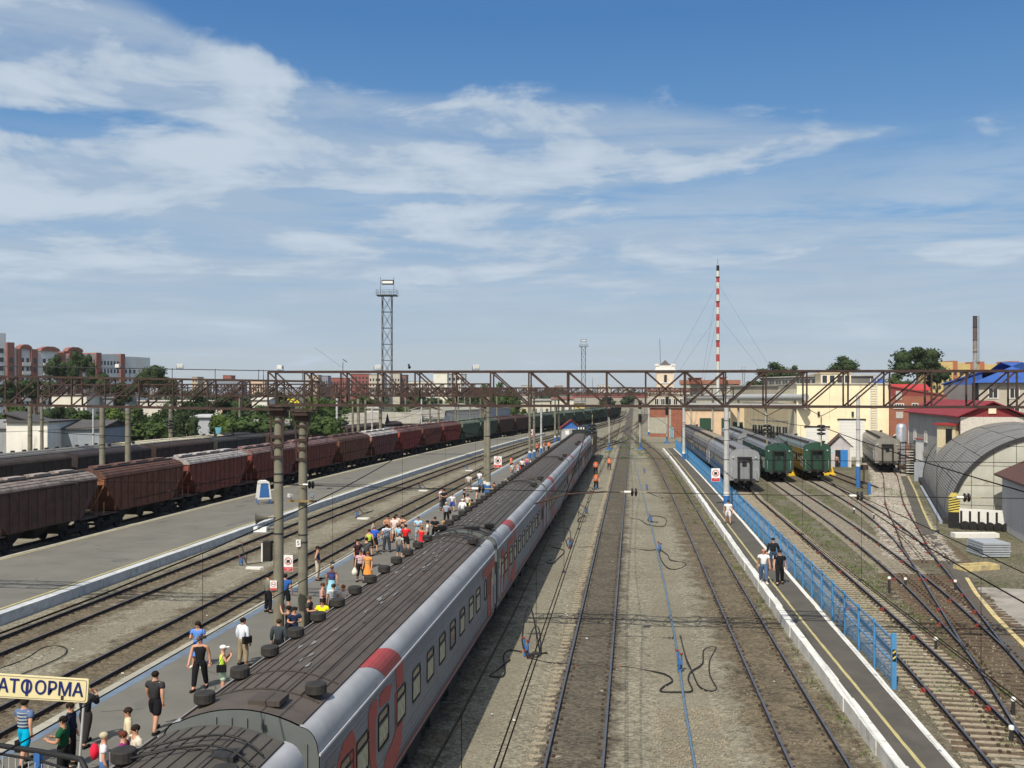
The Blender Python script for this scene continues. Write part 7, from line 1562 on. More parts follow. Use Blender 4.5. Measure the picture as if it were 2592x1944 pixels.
person(1130, 1271, 'woman in blue and white checked shirt with black handbag', (0.22, 0.30, 0.44), 'short', bk, 'capri', 'short', (0.45, 0.40, 0.32), yaw=170, female=True, h=1.66, bags=('shoulder', bk), stripe=(0.45, 0.5, 0.58))
person(1145, 1250, 'child in white T-shirt and blue shorts', wh, 'short', (0.03, 0.07, 0.35), 'shorts', 'short', (0.12, 0.05, 0.03), yaw=20, h=1.45, walk=1)
person(1171, 1263, 'person in long white shirt, white cap and patterned trousers', (0.70, 0.72, 0.76), 'long', (0.14, 0.15, 0.17), 'trousers', 'cap', (0.72, 0.74, 0.78), yaw=175, h=1.70)
person(1184, 1251, 'dark haired woman in black and white top', (0.48, 0.48, 0.46), 'short', bk, 'capri', 'bun', yaw=-30, female=True, h=1.64)
person(1195, 1264, 'person in yellow T-shirt next to the white shirted one', (0.80, 0.66, 0.03), 'short', bk, 'shorts', yaw=150, h=1.68)
person(1187, 1200, 'man in grey and white T-shirt near the edge of the platform', (0.45, 0.45, 0.45), 'short', (0.12, 0.11, 0.10), 'shorts', yaw=180, h=1.78)
person(1175, 1238, 'man in dark clothes behind the white shirted person', (0.03, 0.03, 0.035), 'short', bk, yaw=90, h=1.74)
person(1214, 1192, 'man in white T-shirt and jeans at the platform edge left of the blue based pole', wh, 'short', (0.12, 0.20, 0.34), yaw=160, h=1.78, walk=1)
person(1207, 1240, 'woman in patterned dress left of the blue based pole', (0.35, 0.33, 0.33), 'none', kind='dress', hair='bun', yaw=100, female=True, h=1.64)
person(1251, 1221, 'dark haired person right behind the blue based pole', (0.04, 0.04, 0.05), 'short', bk, yaw=40, h=1.72)
person(1246, 1226, 'person with light brown hair beside the blue based pole', (0.10, 0.08, 0.08), 'long', bk, 'trousers', 'short', (0.16, 0.10, 0.06), yaw=-50, h=1.66)
person(1280, 1213, 'woman with hat and black top behind the train roof', bk, 'short', bk, 'trousers', 'cap', (0.45, 0.30, 0.12), yaw=-20, female=True, h=1.66)
person(1297, 1172, 'person in white top and grey shorts near the vest wearing worker', (0.50, 0.52, 0.55), 'short', (0.16, 0.17, 0.2), 'shorts', yaw=40, h=1.70)
person(1311, 1170, 'woman in pale dress behind the red shirted one', (0.40, 0.50, 0.62), 'none', kind='dress', hair='long', hcol=(0.2, 0.1, 0.05), yaw=60, female=True, h=1.66)
person(1316, 1176, 'child in red top and white trousers', (0.58, 0.03, 0.05), 'short', (0.62, 0.60, 0.58), 'trousers', yaw=-60, h=1.45)
person(1322, 1161, 'person in white T-shirt in the far small group', wh, 'short', bk, 'shorts', yaw=10, h=1.72)
person(1334, 1156, 'woman in pink and dark beachwear in the far small group', (0.55, 0.12, 0.18), 'none', nv, 'shorts', 'bun', (0.2, 0.1, 0.05), yaw=170, female=True, h=1.68)
person(1346, 1162, 'person in white beside the far pole pair', wh, 'short', (0.3, 0.3, 0.3), 'shorts', yaw=-40, h=1.6)
VG = 'railway workers in orange vests'
person(1294, 1155, 'worker in orange vest standing at the platform edge, nearest of the vested ones there', (0.5, 0.12, 0.04), 'short', bk, vest=True, yaw=120, group=VG)
person(1360, 1120, 'worker in orange vest left of the pale thin mast', (0.4, 0.1, 0.05), 'short', bk, vest=True, yaw=40, group=VG); person(1377, 1117, 'worker in orange vest just right of the pale thin mast', (0.4, 0.1, 0.05), 'short', bk, vest=True, yaw=100, group=VG)
person(1389, 1116, 'worker in orange vest farthest right on the platform', (0.4, 0.1, 0.05), 'short', bk, vest=True, yaw=-10, walk=1, group=VG)
person(1508, 1165, 'worker in orange vest beside the last coaches of the train', (0.4, 0.1, 0.05), 'short', bk, vest=True, yaw=190, z=-0.16, group=VG)
person(1542, 1156, 'worker in orange vest standing on the gravel near the signal mast', (0.3, 0.1, 0.05), 'short', (0.03, 0.03, 0.04), vest=True, yaw=160, z=-0.18, group=VG)
person(1509, 1196, 'nearest worker in orange vest, walking beside the train', (0.3, 0.1, 0.05), 'short', bk, vest=True, yaw=10, walk=1, z=-0.18, group=VG, h=1.78)
RG = 'men on the narrow platform'
person(1843, 1266, 'person in white T-shirt and patterned white shorts on the narrow platform by the white pole', (0.66, 0.66, 0.66), 'short', (0.55, 0.55, 0.56), 'shorts', walk=1, z=0.32, yaw=5, group=RG, h=1.76)
person(1957, 1361, 'young man in black jacket and jeans walking at the back of the trio', (0.018, 0.02, 0.024), 'long', (0.035, 0.055, 0.10), yaw=-20, walk=2, z=0.32, group=RG, h=1.76)
person(1933, 1390, 'bald man in white T-shirt and blue jeans, left of the trio', (0.72, 0.73, 0.76), 'short', (0.07, 0.12, 0.22), 'trousers', 'short', (0.42, 0.22, 0.15), 'down', 1, 0, z=0.32, group=RG, h=1.76, tone=1, shoes=(0.6, 0.62, 0.6))
person(1974, 1392, 'young man in black T-shirt and black trousers, right of the trio', (0.014, 0.014, 0.016), 'short', (0.014, 0.014, 0.016), walk=2, yaw=-5, z=0.32, group=RG, h=1.78)
person(2118, 1150, 'man in grey T-shirt standing in the doorway of the small hut', (0.25, 0.22, 0.20), 'short', (0.03, 0.03, 0.04), yaw=10, z=-0.2, group=None, foot=1184)
# ================================================================ STATION SIGN, RAILING, HOSES
M_cream = mat('sign_cream', (0.72, 0.63, 0.36), 0.5, var=0.05, tint=(0.45, 0.40, 0.28), tamt=0.05)
M_navy = mat('letter_navy', (0.012, 0.022, 0.13), 0.5, var=0.05)
D = 22.5; x, y = AT(195, D); zc_ = ZAT(1748, D); T = empty('platform_sign', (x, y, 0.3), TH*1.0, 'cream station sign with dark blue letters reading ПЛАТФОРМА on a grey post', 'sign')
W_ = 2.75; T.rotation_euler = (0, 0, 0.16); hh = 0.52
b = MB(); r = 0.05; cxs = [(0-r, 1), (-W_+r, -1)]
po = []
for ccx, ccz, a0 in ((-r, hh/2-r, 0), (-W_+r, hh/2-r, 90), (-W_+r, -hh/2+r, 180), (-r, -hh/2+r, 270)):
    for a in (0, 30, 60, 90): t = math.radians(a0+a); po.append((ccx+r*math.cos(t), zc_-0.3+ccz+r*math.sin(t)))
MB().prism(po, 'y', -0.03, 0.03).build('board', M_cream, T)
b = MB(); po2 = [(lerp(-W_/2, u, 0.975), lerp(zc_-0.3, v, 0.90)) for u, v in po]; po3 = [(lerp(-W_/2, u, 0.968), lerp(zc_-0.3, v, 0.87)) for u, v in po]; k = len(po); b.add([(u, -0.034, v) for u, v in po2]+[(u, -0.034, v) for u, v in po3], [(i, (i+1) % k, k+(i+1) % k, k+i) for i in range(k)]); b.build('border_line', M_navy, T)
def word(w, xr):
    o = text(w, 0.42, M_navy, T, (xr, -0.038, zc_-0.3), (math.pi/2, 0, 0), 0.004, False, 'letters', 0.86, 'RIGHT'); xs = [v.co.x for v in o.data.vertices]; meshobj('letters', o.data, T, (xr-0.014, -0.0372, zc_-0.297), (math.pi/2, 0, 0), (0.86, 1, 1)); meshobj('letters', o.data, T, (xr-0.007, -0.0376, zc_-0.306), (math.pi/2, 0, 0), (0.86, 1, 1)); return xr+min(xs)*0.86
xr = word('ОРМА', -0.09)-0.055; xl = word('О', xr); MB().box(((xr+xl)/2-0.003, -0.039, zc_-0.3), (0.058, 0.010, 0.36)).build('letters', M_navy, T); word('ПЛАТ', xl-0.035)
for q in (-0.10, -2.6): MB().tube([(q, 0.06, 0), (q, 0.06, zc_-0.3+hh/2-0.05)], 0.030, 8).build('post', M_polew, T)
MB().box((-0.55, -0.036, zc_-0.48), (0.06, 0.004, 0.10)).build('paint_chip', M_dark, T)
for r_ in T.children: pass
T.rotation_euler = (0, 0.075, 0.16)
# stair railing at the bottom left
D = 16; T = empty('stair_railing', (*AT(30, D), 2.0), 0, 'black handrail with blue post and thin bars at the bottom left corner', 'railing')
def RP(px, py, D): x, y = AT(px, D); return Vector((x, y, ZAT(py, D)))-T.location
MB().tube([RP(-60, 1878, 16.5), RP(100, 1902, 16), RP(205, 1922, 15.4), RP(216, 1944, 15.3), RP(225, 2010, 15.2)], 0.045, 8).build('handrail', M_black, T); MB().tube([RP(-60, 1898, 16.5), RP(100, 1925, 16), RP(205, 1958, 15.4)], 0.022, 6).build('lower_rail', M_black, T)
b = RP(97, 1905, 16); MB().box((b.x, b.y, b.z-0.75), (0.10, 0.10, 1.5)).build('blue_post', M_blue, T)
for i in range(16):
    t = i/16; p = RP(lerp(-60, 205, t), lerp(1900, 1955, t), lerp(16.5, 15.4, t)); MB().tube([p, p-Vector((0, 0, 1.0))], 0.010, 4).build('bar', M_polew, T)
# blue and white A-shaped shelter boxes on the wide platform
def boxa(px, py, label):
    x, y = G(px, py, 0.3); T = empty('notice_stand', (x, y, 0.3), 0.5, label, 'notice stand')
    P = [(-0.62, 0.45), (0.62, 0.45), (0.44, 1.95), (0.28, 2.05), (-0.28, 2.05), (-0.44, 1.95)]
    for s in (-1, 1): MB().prism(P, 'y', s*0.55-0.03, s*0.55+0.03).build('white_board', M_white, T); MB().prism([(lerp(0, u, 0.72), lerp(1.2, v, 0.78)) for u, v in P], 'y', s*0.59-0.01, s*0.59+0.01).build('blue_panel', M_blue, T)
    MB().box((0, 0, 2.0), (0.5, 1.1, 0.08)).build('top', M_white, T); 
    for a in (-0.55, 0.55):
        for c in (-0.5, 0.5): MB().bar((a, c, 0), (a*0.95, c, 0.5), 0.05).build('leg', M_blue, T)
    for s in (-1, 1): MB().bar((s*0.56, -0.5, 0.25), (s*0.56, 0.5, 0.25), 0.04).build('side_bar', M_blue, T)
boxa(667, 1275, 'blue and white notice stand on legs on the wide platform')
# water hydrants and hoses
def gz(px, py): x, y = G(px, py, -0.16); return (x, y, -0.15)
def smooth(pts, n=6):
    out = []
    for i in range(len(pts)-1):
        p0 = Vector(pts[max(i-1, 0)]); p1 = Vector(pts[i]); p2 = Vector(pts[i+1]); p3 = Vector(pts[min(i+2, len(pts)-1)])
        for k in range(n):
            t = k/n; out.append(0.5*((2*p1)+(-p0+p2)*t+(2*p0-5*p1+4*p2-p3)*t*t+(-p0+3*p1-3*p2+p3)*t**3))
    out.append(Vector(pts[-1])); return out
def hose(px, label, r=0.028, ends=True, lift=None):
    pts = [gz(*p) for p in px]
    if lift: pts = [(x, y, z+l) for (x, y, z), l in zip(pts, lift)]
    T = empty('hose', pts[0], 0, label, 'hose', 'rubber hoses lying on the gravel'); o = Vector(pts[0]); S = [p-o for p in smooth(pts)]
    MB().tube(S, r, 7).build('tube', M_rubber, T)
    if ends: MB().tube(S[:2], r*1.3, 8).build('red_coupling', M_clampm, T); MB().tube(S[-2:], r*1.5, 8).build('end_coupling', M_rust, T)
def hydrant(px, py, label, h=0.75):
    x, y, _ = gz(px, py); h *= 0.8; T = empty('water_hydrant', (x, y, -0.18), 0, label, 'hydrant', 'blue water hydrants between the tracks')
    MB().tube([(0, 0, 0), (0, 0, h)], 0.035, 8).build('riser', M_blue, T); MB().tube([(0.12, 0.1, 0), (0.12, 0.1, h*0.8)], 0.035, 8).build('riser', M_blue, T); MB().box((0.05, 0, h*0.45), (0.18, 0.14, 0.12)).build('valve_box', M_blue, T)
    MB().tube([(0, 0, h), (-0.10, -0.05, h+0.03)], 0.040, 8).build('red_valve', M_clampm, T); MB().lathe((0.12, 0.1, h*0.8), [(0.07, 0), (0.07, 0.05)], 8).build('wheel', M_clampm, T)
hydrant(1717, 1700, 'blue hydrant with red valve standing on the blue ground pipe, the nearest one', 1.0); hydrant(1328, 1660, 'hydrant with red valves and upright hose beside the front coach', 0.9)
hydrant(1668, 1395, 'second hydrant on the blue ground pipe'); hydrant(1646, 1322, 'third hydrant on the blue ground pipe'); hydrant(1636, 1240, 'fourth hydrant on the blue ground pipe'); hydrant(1630, 1197, 'farthest hydrant on the blue ground pipe')
hydrant(1441, 1385, 'hydrant beside the third coach with looped hose'); hydrant(1483, 1300, 'hydrant beside the fourth coach with tangled hose'); hydrant(1507, 1240, 'hydrant near the walking vested worker'); hydrant(607, 1432, 'red and blue hydrant between the tracks left of the near poles'); hydrant(902, 1310, 'hydrant between the left tracks behind the big group'); hydrant(1062, 1240, 'hydrant farther along between the left tracks'); hydrant(1180, 1188, 'farthest hydrant between the left tracks')
hose([(1568, 1687), (1620, 1695), (1680, 1706), (1702, 1723), (1680, 1738), (1673, 1750), (1720, 1752), (1752, 1748), (1742, 1720), (1750, 1700), (1778, 1680), (1782, 1645), (1812, 1640), (1797, 1672), (1797, 1710), (1814, 1745), (1790, 1748), (1768, 1735), (1752, 1700), (1735, 1680), (1722, 1668)], 'long curly black hose with two loops beside the nearest blue hydrant', lift=[0]*19+[0.3, 0.9])
hose([(1330, 1670), (1322, 1650), (1332, 1600), (1345, 1600), (1362, 1650), (1366, 1662), (1350, 1664), (1340, 1660), (1385, 1656)], 'looped hose standing upright at the hydrant beside the front coach', 0.035, lift=[0.3, 0.5, 0.9, 1.0, 0.4, 0.05, 0, 0.02, 0.05])
hose([(1320, 1650), (1290, 1646), (1275, 1660), (1278, 1690), (1272, 1712), (1240, 1712), (1255, 1700), (1290, 1670)], 'hose loop lying in the shadow edge of the front coach'); hose([(1335, 1664), (1380, 1676), (1430, 1681)], 'straight brown hose running towards the central track', 0.022); hose([(1455, 1685), (1500, 1684), (1535, 1688)], 'piece of hose lying between the rails of the central track', 0.020)
hose([(1592, 1388), (1640, 1393), (1668, 1392), (1690, 1405), (1698, 1418), (1735, 1426), (1725, 1438), (1695, 1440), (1675, 1420), (1668, 1395)], 'black hose with a flat loop at the second hydrant'); hose([(1590, 1312), (1620, 1316), (1640, 1328), (1680, 1332), (1684, 1312), (1650, 1306), (1640, 1318), (1665, 1322)], 'hose coiled round the third hydrant'); hose([(1640, 1246), (1660, 1255), (1678, 1262), (1666, 1250), (1655, 1248)], 'small hose heap at the fourth hydrant')
hose([(1440, 1388), (1430, 1372), (1434, 1362), (1444, 1368), (1442, 1388)], 'round hose loop at the hydrant by the third coach', lift=[0, .3, .7, .5, 0]); hose([(1390, 1384), (1420, 1390), (1428, 1398), (1410, 1416), (1400, 1426), (1382, 1424), (1395, 1418)], 'hose lying across the train shadow edge by the third coach'); hose([(1462, 1386), (1500, 1384)], 'short straight hose beside the central track', 0.02)
hose([(1484, 1300), (1470, 1290), (1462, 1300), (1480, 1306), (1482, 1320), (1462, 1319), (1474, 1308), (1500, 1306)], 'tangled hose by the fourth coach', lift=[.3, .4, .2, 0, 0, 0, 0, 0]); hose([(1505, 1240), (1490, 1232), (1494, 1242), (1505, 1244)], 'small hose by the walking worker')
hose([(-20, 1700), (60, 1670), (110, 1640), (150, 1636), (168, 1644), (160, 1660), (120, 1680), (60, 1705), (10, 1730)], 'long hose with a narrow loop between the left tracks', 0.024, False)
for pts, lb in (([(612, 1400), (622, 1425), (640, 1428), (665, 1425), (690, 1412)], 'hose bent over the hydrant left of the near poles'), ([(905, 1300), (920, 1300), (945, 1294), (925, 1300), (900, 1312)], 'hose at the hydrant behind the big group'), ([(1064, 1236), (1080, 1238), (1100, 1236)], 'hose at the farther left hydrant')): hose(pts, lb, 0.03, lift=[0.7]+[0.05]*(len(pts)-1))
for px, py, lb in ((645, 1440, 'white drip tray beside the hydrant left of the near poles'), (920, 1314, 'white drip tray behind the big group'), (1072, 1243, 'white drip tray on the gravel farther along'), (1188, 1192, 'farthest white drip tray')):
    x, y, _ = gz(px, py); b = MB(); b.prism([(-0.5, -0.15), (0.4, -0.2), (0.55, 0), (0.4, 0.2), (-0.5, 0.15)], 'z', 0, 0.12); tag(b.build('drip_tray', M_white, loc=(x, y, -0.17)), lb, 'tray', 'white drip trays')
P = [gz(*p) for p in ((1600, 1150), (1640, 1300), (1664, 1400), (1686, 1500), (1712, 1640), (1735, 1800), (1762, 1960))]
tag(MB().tube(smooth([(x, y, -0.13) for x, y, z in P], 4), 0.045, 8).build('water_pipe', mat('pipe_blue', (0.10, 0.16, 0.24), 0.6, var=0.2)), 'long blue water pipe lying on the gravel right of the central track', 'pipe')
# litter and loose stones
M_stone = mat('stone', (0.24, 0.21, 0.16), 0.95, var=0.3, scale=2, world=True)
b = MB(); rn = random.Random(21)
for (xa, xb, ya, yb, n, s0, s1) in ((-5.2, -3.0, 26, 60, 800, 0.015, 0.035), (-3.3, -2.3, 26, 75, 1500, 0.02, 0.05), (-0.6, 4.2, 26, 60, 2600, 0.015, 0.04), (0.5, 3.6, 26, 34, 1600, 0.02, 0.05), (3.2, 6.8, 26, 60, 2200, 0.015, 0.045), (9.2, 16, 28, 60, 2500, 0.015, 0.045), (-24, -21.2, 34, 70, 800, 0.015, 0.035), (-27.9, -24, 38, 80, 1500, 0.015, 0.04), (-21, -18.5, 32, 70, 1200, 0.015, 0.04)):
    for i in range(n):
        x, y = rn.uniform(xa, xb), rn.uniform(ya, yb); s = rn.uniform(s0, s1); z = -0.165; q = [Vector((rn.uniform(-1, 1), rn.uniform(-1, 1), rn.uniform(0.2, 1))) for _ in range(1)][0]; a = rn.uniform(0, 6.28)
        c, sn = math.cos(a)*s, math.sin(a)*s
        b.add([(x+c, y+sn, z-0.02), (x-sn, y+c, z-0.02), (x-c, y-sn, z-0.02), (x+sn, y-c, z-0.02), (x+q.x*s*0.4, y+q.y*s*0.4, z+s*0.9)], [(0, 1, 4), (1, 2, 4), (2, 3, 4), (3, 0, 4)])
tag(b.build('loose_stones', M_stone, fix=False), 'loose ballast stones scattered over the gravel', 'stones', None, 'stuff')
b = MB(); 
for i in range(120):
    x, y = rn.choice([(rn.uniform(-4.8, 8), rn.uniform(27, 90)), (rn.uniform(-27, -18.2), rn.uniform(35, 90)), (rn.uniform(9.3, 15), rn.uniform(30, 70))]); s = rn.uniform(0.03, 0.08); a = rn.uniform(0, 3)
    b.add([(x+s*math.cos(a+k*1.57)*(1 if k % 2 else 0.6), y+s*math.sin(a+k*1.57), -0.125+0.02*(k == 1)) for k in range(4)], [(0, 1, 2, 3)])
tag(b.build('litter', M_white, fix=False), 'tiny scraps of white litter on the tracks', 'litter', None, 'stuff')
# patched marks on the wide platform
for px, py, lb in ((290, 1210+145, None),): pass
# ================================================================ TREES
def leafmat(name, c, c2):
    m = bpy.data.materials.new(name); m.use_nodes = True; t = m.node_tree; n = t.nodes; l = t.links; b = n['Principled BSDF']; b.inputs['Roughness'].default_value = 0.85; b.inputs['Specular IOR Level'].default_value = 0.15
    co = n.new('ShaderNodeTexCoord').outputs['Object']; x = n.new('ShaderNodeTexNoise'); l.new(co, x.inputs[0]); x.inputs['Scale'].default_value = 0.55; x.inputs['Detail'].default_value = 4
    r = n.new('ShaderNodeMapRange'); l.new(x.outputs[0], r.inputs[0]); r.inputs[1].default_value = 0.35; r.inputs[2].default_value = 0.65
    q = n.new('ShaderNodeMix'); q.data_type = 'RGBA'; l.new(r.outputs[0], q.inputs[0]); q.inputs[6].default_value = (*c, 1); q.inputs[7].default_value = (*c2, 1); l.new(q.outputs[2], b.inputs['Base Color']); return m
LM = [leafmat('leaf_dark', (0.026, 0.042, 0.018), (0.040, 0.062, 0.025)), leafmat('leaf_mid', (0.036, 0.060, 0.020), (0.055, 0.085, 0.026)), leafmat('leaf_bright', (0.052, 0.085, 0.022), (0.080, 0.115, 0.028))]
M_bark = mat('bark', (0.13, 0.115, 0.095), 0.95, var=0.3, scale=3)
def crown_mesh(seed, n=1500, lobes=8, leaf=0.055, mat_=None, up=1.0):
    """unit crown about 1 wide, 1 high, base at z = 0"""
    rn = random.Random(seed); b = MB(); L_ = []
    for i in range(lobes):
        a = rn.uniform(0, 6.28); r = rn.uniform(0.05, 0.30); z = rn.uniform(0.22, 0.80); s = rn.uniform(0.14, 0.25)*(1.15-0.5*abs(z-0.45)); L_.append((r*math.cos(a), r*math.sin(a), z, s))
    L_.append((0, 0, 0.82, 0.15))
    for i in range(n):
        x0, y0, z0, s = rn.choice(L_); d = Vector((rn.gauss(0, 1), rn.gauss(0, 1), rn.gauss(0, 1))).normalized(); q = rn.uniform(0.62, 1.06); p = Vector((x0, y0, z0))+Vector((d.x*s*q, d.y*s*q, d.z*s*q*0.85*up))
        u = Vector((rn.gauss(0, 1), rn.gauss(0, 1), rn.gauss(0, 1))).normalized(); v = u.cross(d+Vector((0.01, 0.02, 0.03))).normalized(); k = leaf*rn.uniform(0.5, 1.2)
        b.add([p-u*k*0.5, p+v*k*0.45, p+u*k*0.5, p-v*k*0.45], [(0, 1, 2, 3)])
    for x0, y0, z0, s in L_: b.ball((x0, y0, z0), s*0.66, 7, 5)
    return b.mesh('crown', mat_, False)
CR = [[crown_mesh(s+10*k, mat_=LM[k]) for s in range(3)] for k in range(3)]
SH = [crown_mesh(77+k, 900, 7, 0.07, LM[k], 0.9) for k in range(3)]
def tree(px, D, ytop, w, label, tone=0, ybase=None, trunk=0.35, seed=0, group='trees'):
    x, y = AT(px, D); zt = ZAT(ytop, D); wid = w*D/FP; T = empty('tree', (x, y, -0.2), random.Random(px).uniform(0, 6), label, 'tree', group); H_ = zt+0.2; cb = H_*trunk if ybase is None else ZAT(ybase+22, D)+0.2
    b = MB(); rn = random.Random(px); b.tube([(0, 0, 0), (0.05*wid*rn.uniform(-1, 1), 0, cb), (0.05*wid*rn.uniform(-1, 1), 0.03*wid, cb+(H_-cb)*0.6)], [0.035*wid+0.12, 0.025*wid+0.08, 0.05], 7)
    for k in range(5): a = rn.uniform(0, 6.28); b.tube([(0, 0, cb*0.9+k*0.08*(H_-cb)), (math.cos(a)*wid*0.13, math.sin(a)*wid*0.13, cb+(H_-cb)*(0.25+0.06*k)), (math.cos(a)*wid*0.3, math.sin(a)*wid*0.3, cb+(H_-cb)*(0.45+0.08*k))], [0.12, 0.07, 0.02], 5)
    b.build('trunk', M_bark, T); meshobj('crown', CR[tone][(px+seed) % 3], T, (0, 0, cb-(H_-cb)*0.05), scale=(wid*1.25, wid*1.25, (H_-cb)*1.08)); return T
tree(2322, 225, 873, 112, 'large tall dark tree rising behind the orange brick building', 0, 960); tree(2372, 230, 915, 62, 'smaller tree right of the tall dark tree', 0, 968); tree(2270, 240, 942, 90, 'bushy green tree left of the tall dark tree', 1, 995)
tree(2132, 240, 898, 92, 'lone dark tree crown above the cream warehouse roof', 0, 945); tree(1958, 260, 913, 88, 'dark tree crown right of the striped chimney', 0, 965); tree(2012, 265, 922, 46, 'small tree next to the crown right of the chimney', 0, 965); tree(1905, 280, 962, 100, 'low green trees behind the grey panelled hall', 1, 1000)
tree(2590, 120, 1040, 60, 'green tree at the right frame edge behind the hangar', 1, 1110); tree(1990, 300, 958, 60, 'low tree behind the roof lantern', 1, 985)
tree(146, 262, 893, 62, 'tree in front of the red and white apartment block', 0, 960); tree(190, 258, 883, 52, 'tall narrow tree in the middle of the trio by the apartments', 0, 965); tree(226, 255, 893, 44, 'tree with drooping top before the grey apartments', 0, 970); tree(390, 250, 920, 70, 'round tree right of the grey apartment block', 0, 985); tree(352, 240, 945, 60, 'tree in front of the right end of the grey block', 0, 990)
tree(262, 235, 940, 80, 'dark lower tree under the grey apartments', 0, 1000); tree(90, 240, 955, 90, 'dark tree left of the apartment trees', 0, 1010); tree(20, 235, 960, 80, 'dark tree at the left frame edge', 0, 1010); tree(310, 225, 965, 70, 'dark tree left of the round tree', 0, 1010); tree(420, 260, 950, 70, 'dim tree right of the round tree', 0, 1000)
rn = random.Random(33); k = 0
names_t = ['young bright tree', 'leafy green tree', 'dense dark tree', 'broad bushy tree', 'low spreading tree', 'mid green tree']
for px, D, yt, w, tone, lb in ((40, 150, 1015, 110, 1, 'leafy tree left of the white shed'), (210, 165, 1035, 120, 1, 'green tree behind the dark shed roof'), (150, 175, 1020, 90, 0, 'dark tree behind the white shed'), (290, 150, 1022, 90, 2, 'bright tree between the concrete pole pair'), (345, 155, 1020, 100, 1, 'broad green tree right of the pole pair'), (395, 150, 1040, 80, 1, 'green tree right of the dim one'), (465, 140, 1036, 62, 0, 'dense dark round tree beside the grey metal shed'), (550, 145, 1044, 90, 2, 'bright green bush right of the grey metal shed'), (620, 170, 1006, 100, 0, 'dark tree left of the near poles'), (655, 165, 1020, 80, 1, 'green tree behind the left near pole'), (720, 180, 1008, 90, 1, 'green tree between the near poles and the mast'), (790, 185, 1000, 110, 2, 'bright green tree right of the near poles'), (840, 190, 1005, 100, 1, 'green tree left of the lattice mast'), (890, 200, 1008, 80, 1, 'tree right behind the lattice mast pole row'), (760, 160, 1040, 80, 0, 'low dark tree in front of the bright one'), (1010, 230, 1020, 60, 1, 'tree right of the lattice mast'), (1140, 300, 1005, 70, 2, 'bright tree above the white brick wall'), (1290, 270, 975, 70, 1, 'tree above the far hopper wagons, left'), (1265, 280, 963, 60, 1, 'dark tree above the platform pole'), (1225, 300, 968, 50, 1, 'tree left of the platform pole'), (1310, 260, 1010, 50, 1, 'small tree before the pale sheds'), (500, 210, 985, 90, 0, 'dark tree behind the white long roof'), (580, 220, 990, 90, 0, 'dark tree behind the red sign'), (440, 200, 1000, 70, 0, 'dark tree left of the red container'), (700, 240, 985, 90, 0, 'distant dark tree behind the near poles'), (920, 260, 990, 80, 1, 'distant tree near the mast'), (1060, 320, 985, 70, 0, 'distant dark tree before the white blocks')):
    tree(px, D, yt, w, lb, tone, trunk=0.15, group='trees and bushes behind the freight sidings'); k += 1
# hedge masses that cannot be counted
b = []
def mass(label, px0, px1, D0, D1, yt, n, tone, z=None):
    P = MB(); rn = random.Random(px0+n); src = SH[tone]; vs = [v.co.copy() for v in src.vertices]; fs = [tuple(p.vertices) for p in src.polygons]
    for i in range(n):
        D = rn.uniform(D0, D1); x, y = AT(rn.uniform(px0, px1), D); h = max(1.5, ZAT(yt+rn.uniform(-8, 14), D)+0.2); w = h*rn.uniform(1.2, 2.0); a = rn.uniform(0, 6.28); c, s = math.cos(a), math.sin(a)
        P.add([(x+(v.x*c-v.y*s)*w, y+(v.x*s+v.y*c)*w, -0.6+v.z*h*1.1) for v in vs], fs)
    tag(P.build('thicket', LM[tone], fix=False), label, 'bushes', None, 'stuff')
mass('thicket of bushes along the far side of the freight sidings', -40, 860, 148, 190, 1055, 40, 1); mass('dark line of trees towards the horizon on the left', -60, 1250, 400, 900, 990, 46, 0); mass('far green tree line under the horizon', 1200, 1700, 600, 1500, 988, 34, 0); mass('tree line behind the depot on the right', 1850, 2700, 350, 700, 985, 26, 0)
# ================================================================ LEFT SIDE BUILDINGS
def shed(label, pa, pb, D, ytop, yridge, depth, wall, roof, axis='x', name='shed', wins=0, D2=None, **k):
    h = H(name, label, pa, D, pb, D2 or D, depth, ytop, wall, **k); rise = ZAT(yridge, D)-ZAT(ytop, D)
    if rise > 0.2: h.gable(roof, rise, axis, 0.35)
    else: h.flat(roof, 0.3, 0.2)
    for i in range(wins): h.win(h.w*(i+0.5)/wins, h.h*0.55, min(1.4, h.w/wins*0.55), h.h*0.35)
    return h
h = shed('bright white shed with dark sloping roof at the left', 17, 120, 128, 1070, 1070, 9, (0.70, 0.68, 0.63), (0.07, 0.065, 0.065)); h2 = H('white_gable', 'tall white gable wall at the left frame edge', 16, 131, 80, 131, 5, 1068, (0.72, 0.70, 0.66)); h2.mono((0.07, 0.065, 0.065), 1.1, True)
h = shed('blue grey shed with dark roof right of the bright white shed', 118, 252, 132, 1086, 1068, 11, (0.26, 0.29, 0.33), (0.075, 0.07, 0.07)); shed('grey flat shed at the far left edge', -60, 34, 135, 1084, 1066, 9, (0.27, 0.28, 0.30), (0.20, 0.20, 0.20))
shed('long white two row building behind the trees on the left', 131, 219, 215, 1000, 1000, 14, (0.66, 0.62, 0.54), (0.25, 0.23, 0.21), wins=7, name='building'); shed('blue grey block right of the long white building', 219, 286, 222, 1008, 1008, 14, (0.20, 0.23, 0.27), (0.2, 0.2, 0.2), name='building')
shed('long low white roofed warehouse behind the left gantry', 335, 566, 235, 1016, 1014, 12, (0.60, 0.57, 0.52), (0.55, 0.52, 0.48), name='warehouse'); shed('grey metal clad shed with pale roof', 488, 530, 150, 1056, 1052, 8, (0.36, 0.38, 0.42), (0.42, 0.43, 0.45))
shed('grey gabled shed left of the near poles', 578, 728, 158, 1078, 1065, 8, (0.12, 0.12, 0.125), (0.22, 0.215, 0.20)); shed('pale flat roofed shed between the near poles', 735, 850, 165, 1080, 1072, 9, (0.20, 0.19, 0.18), (0.33, 0.31, 0.27))
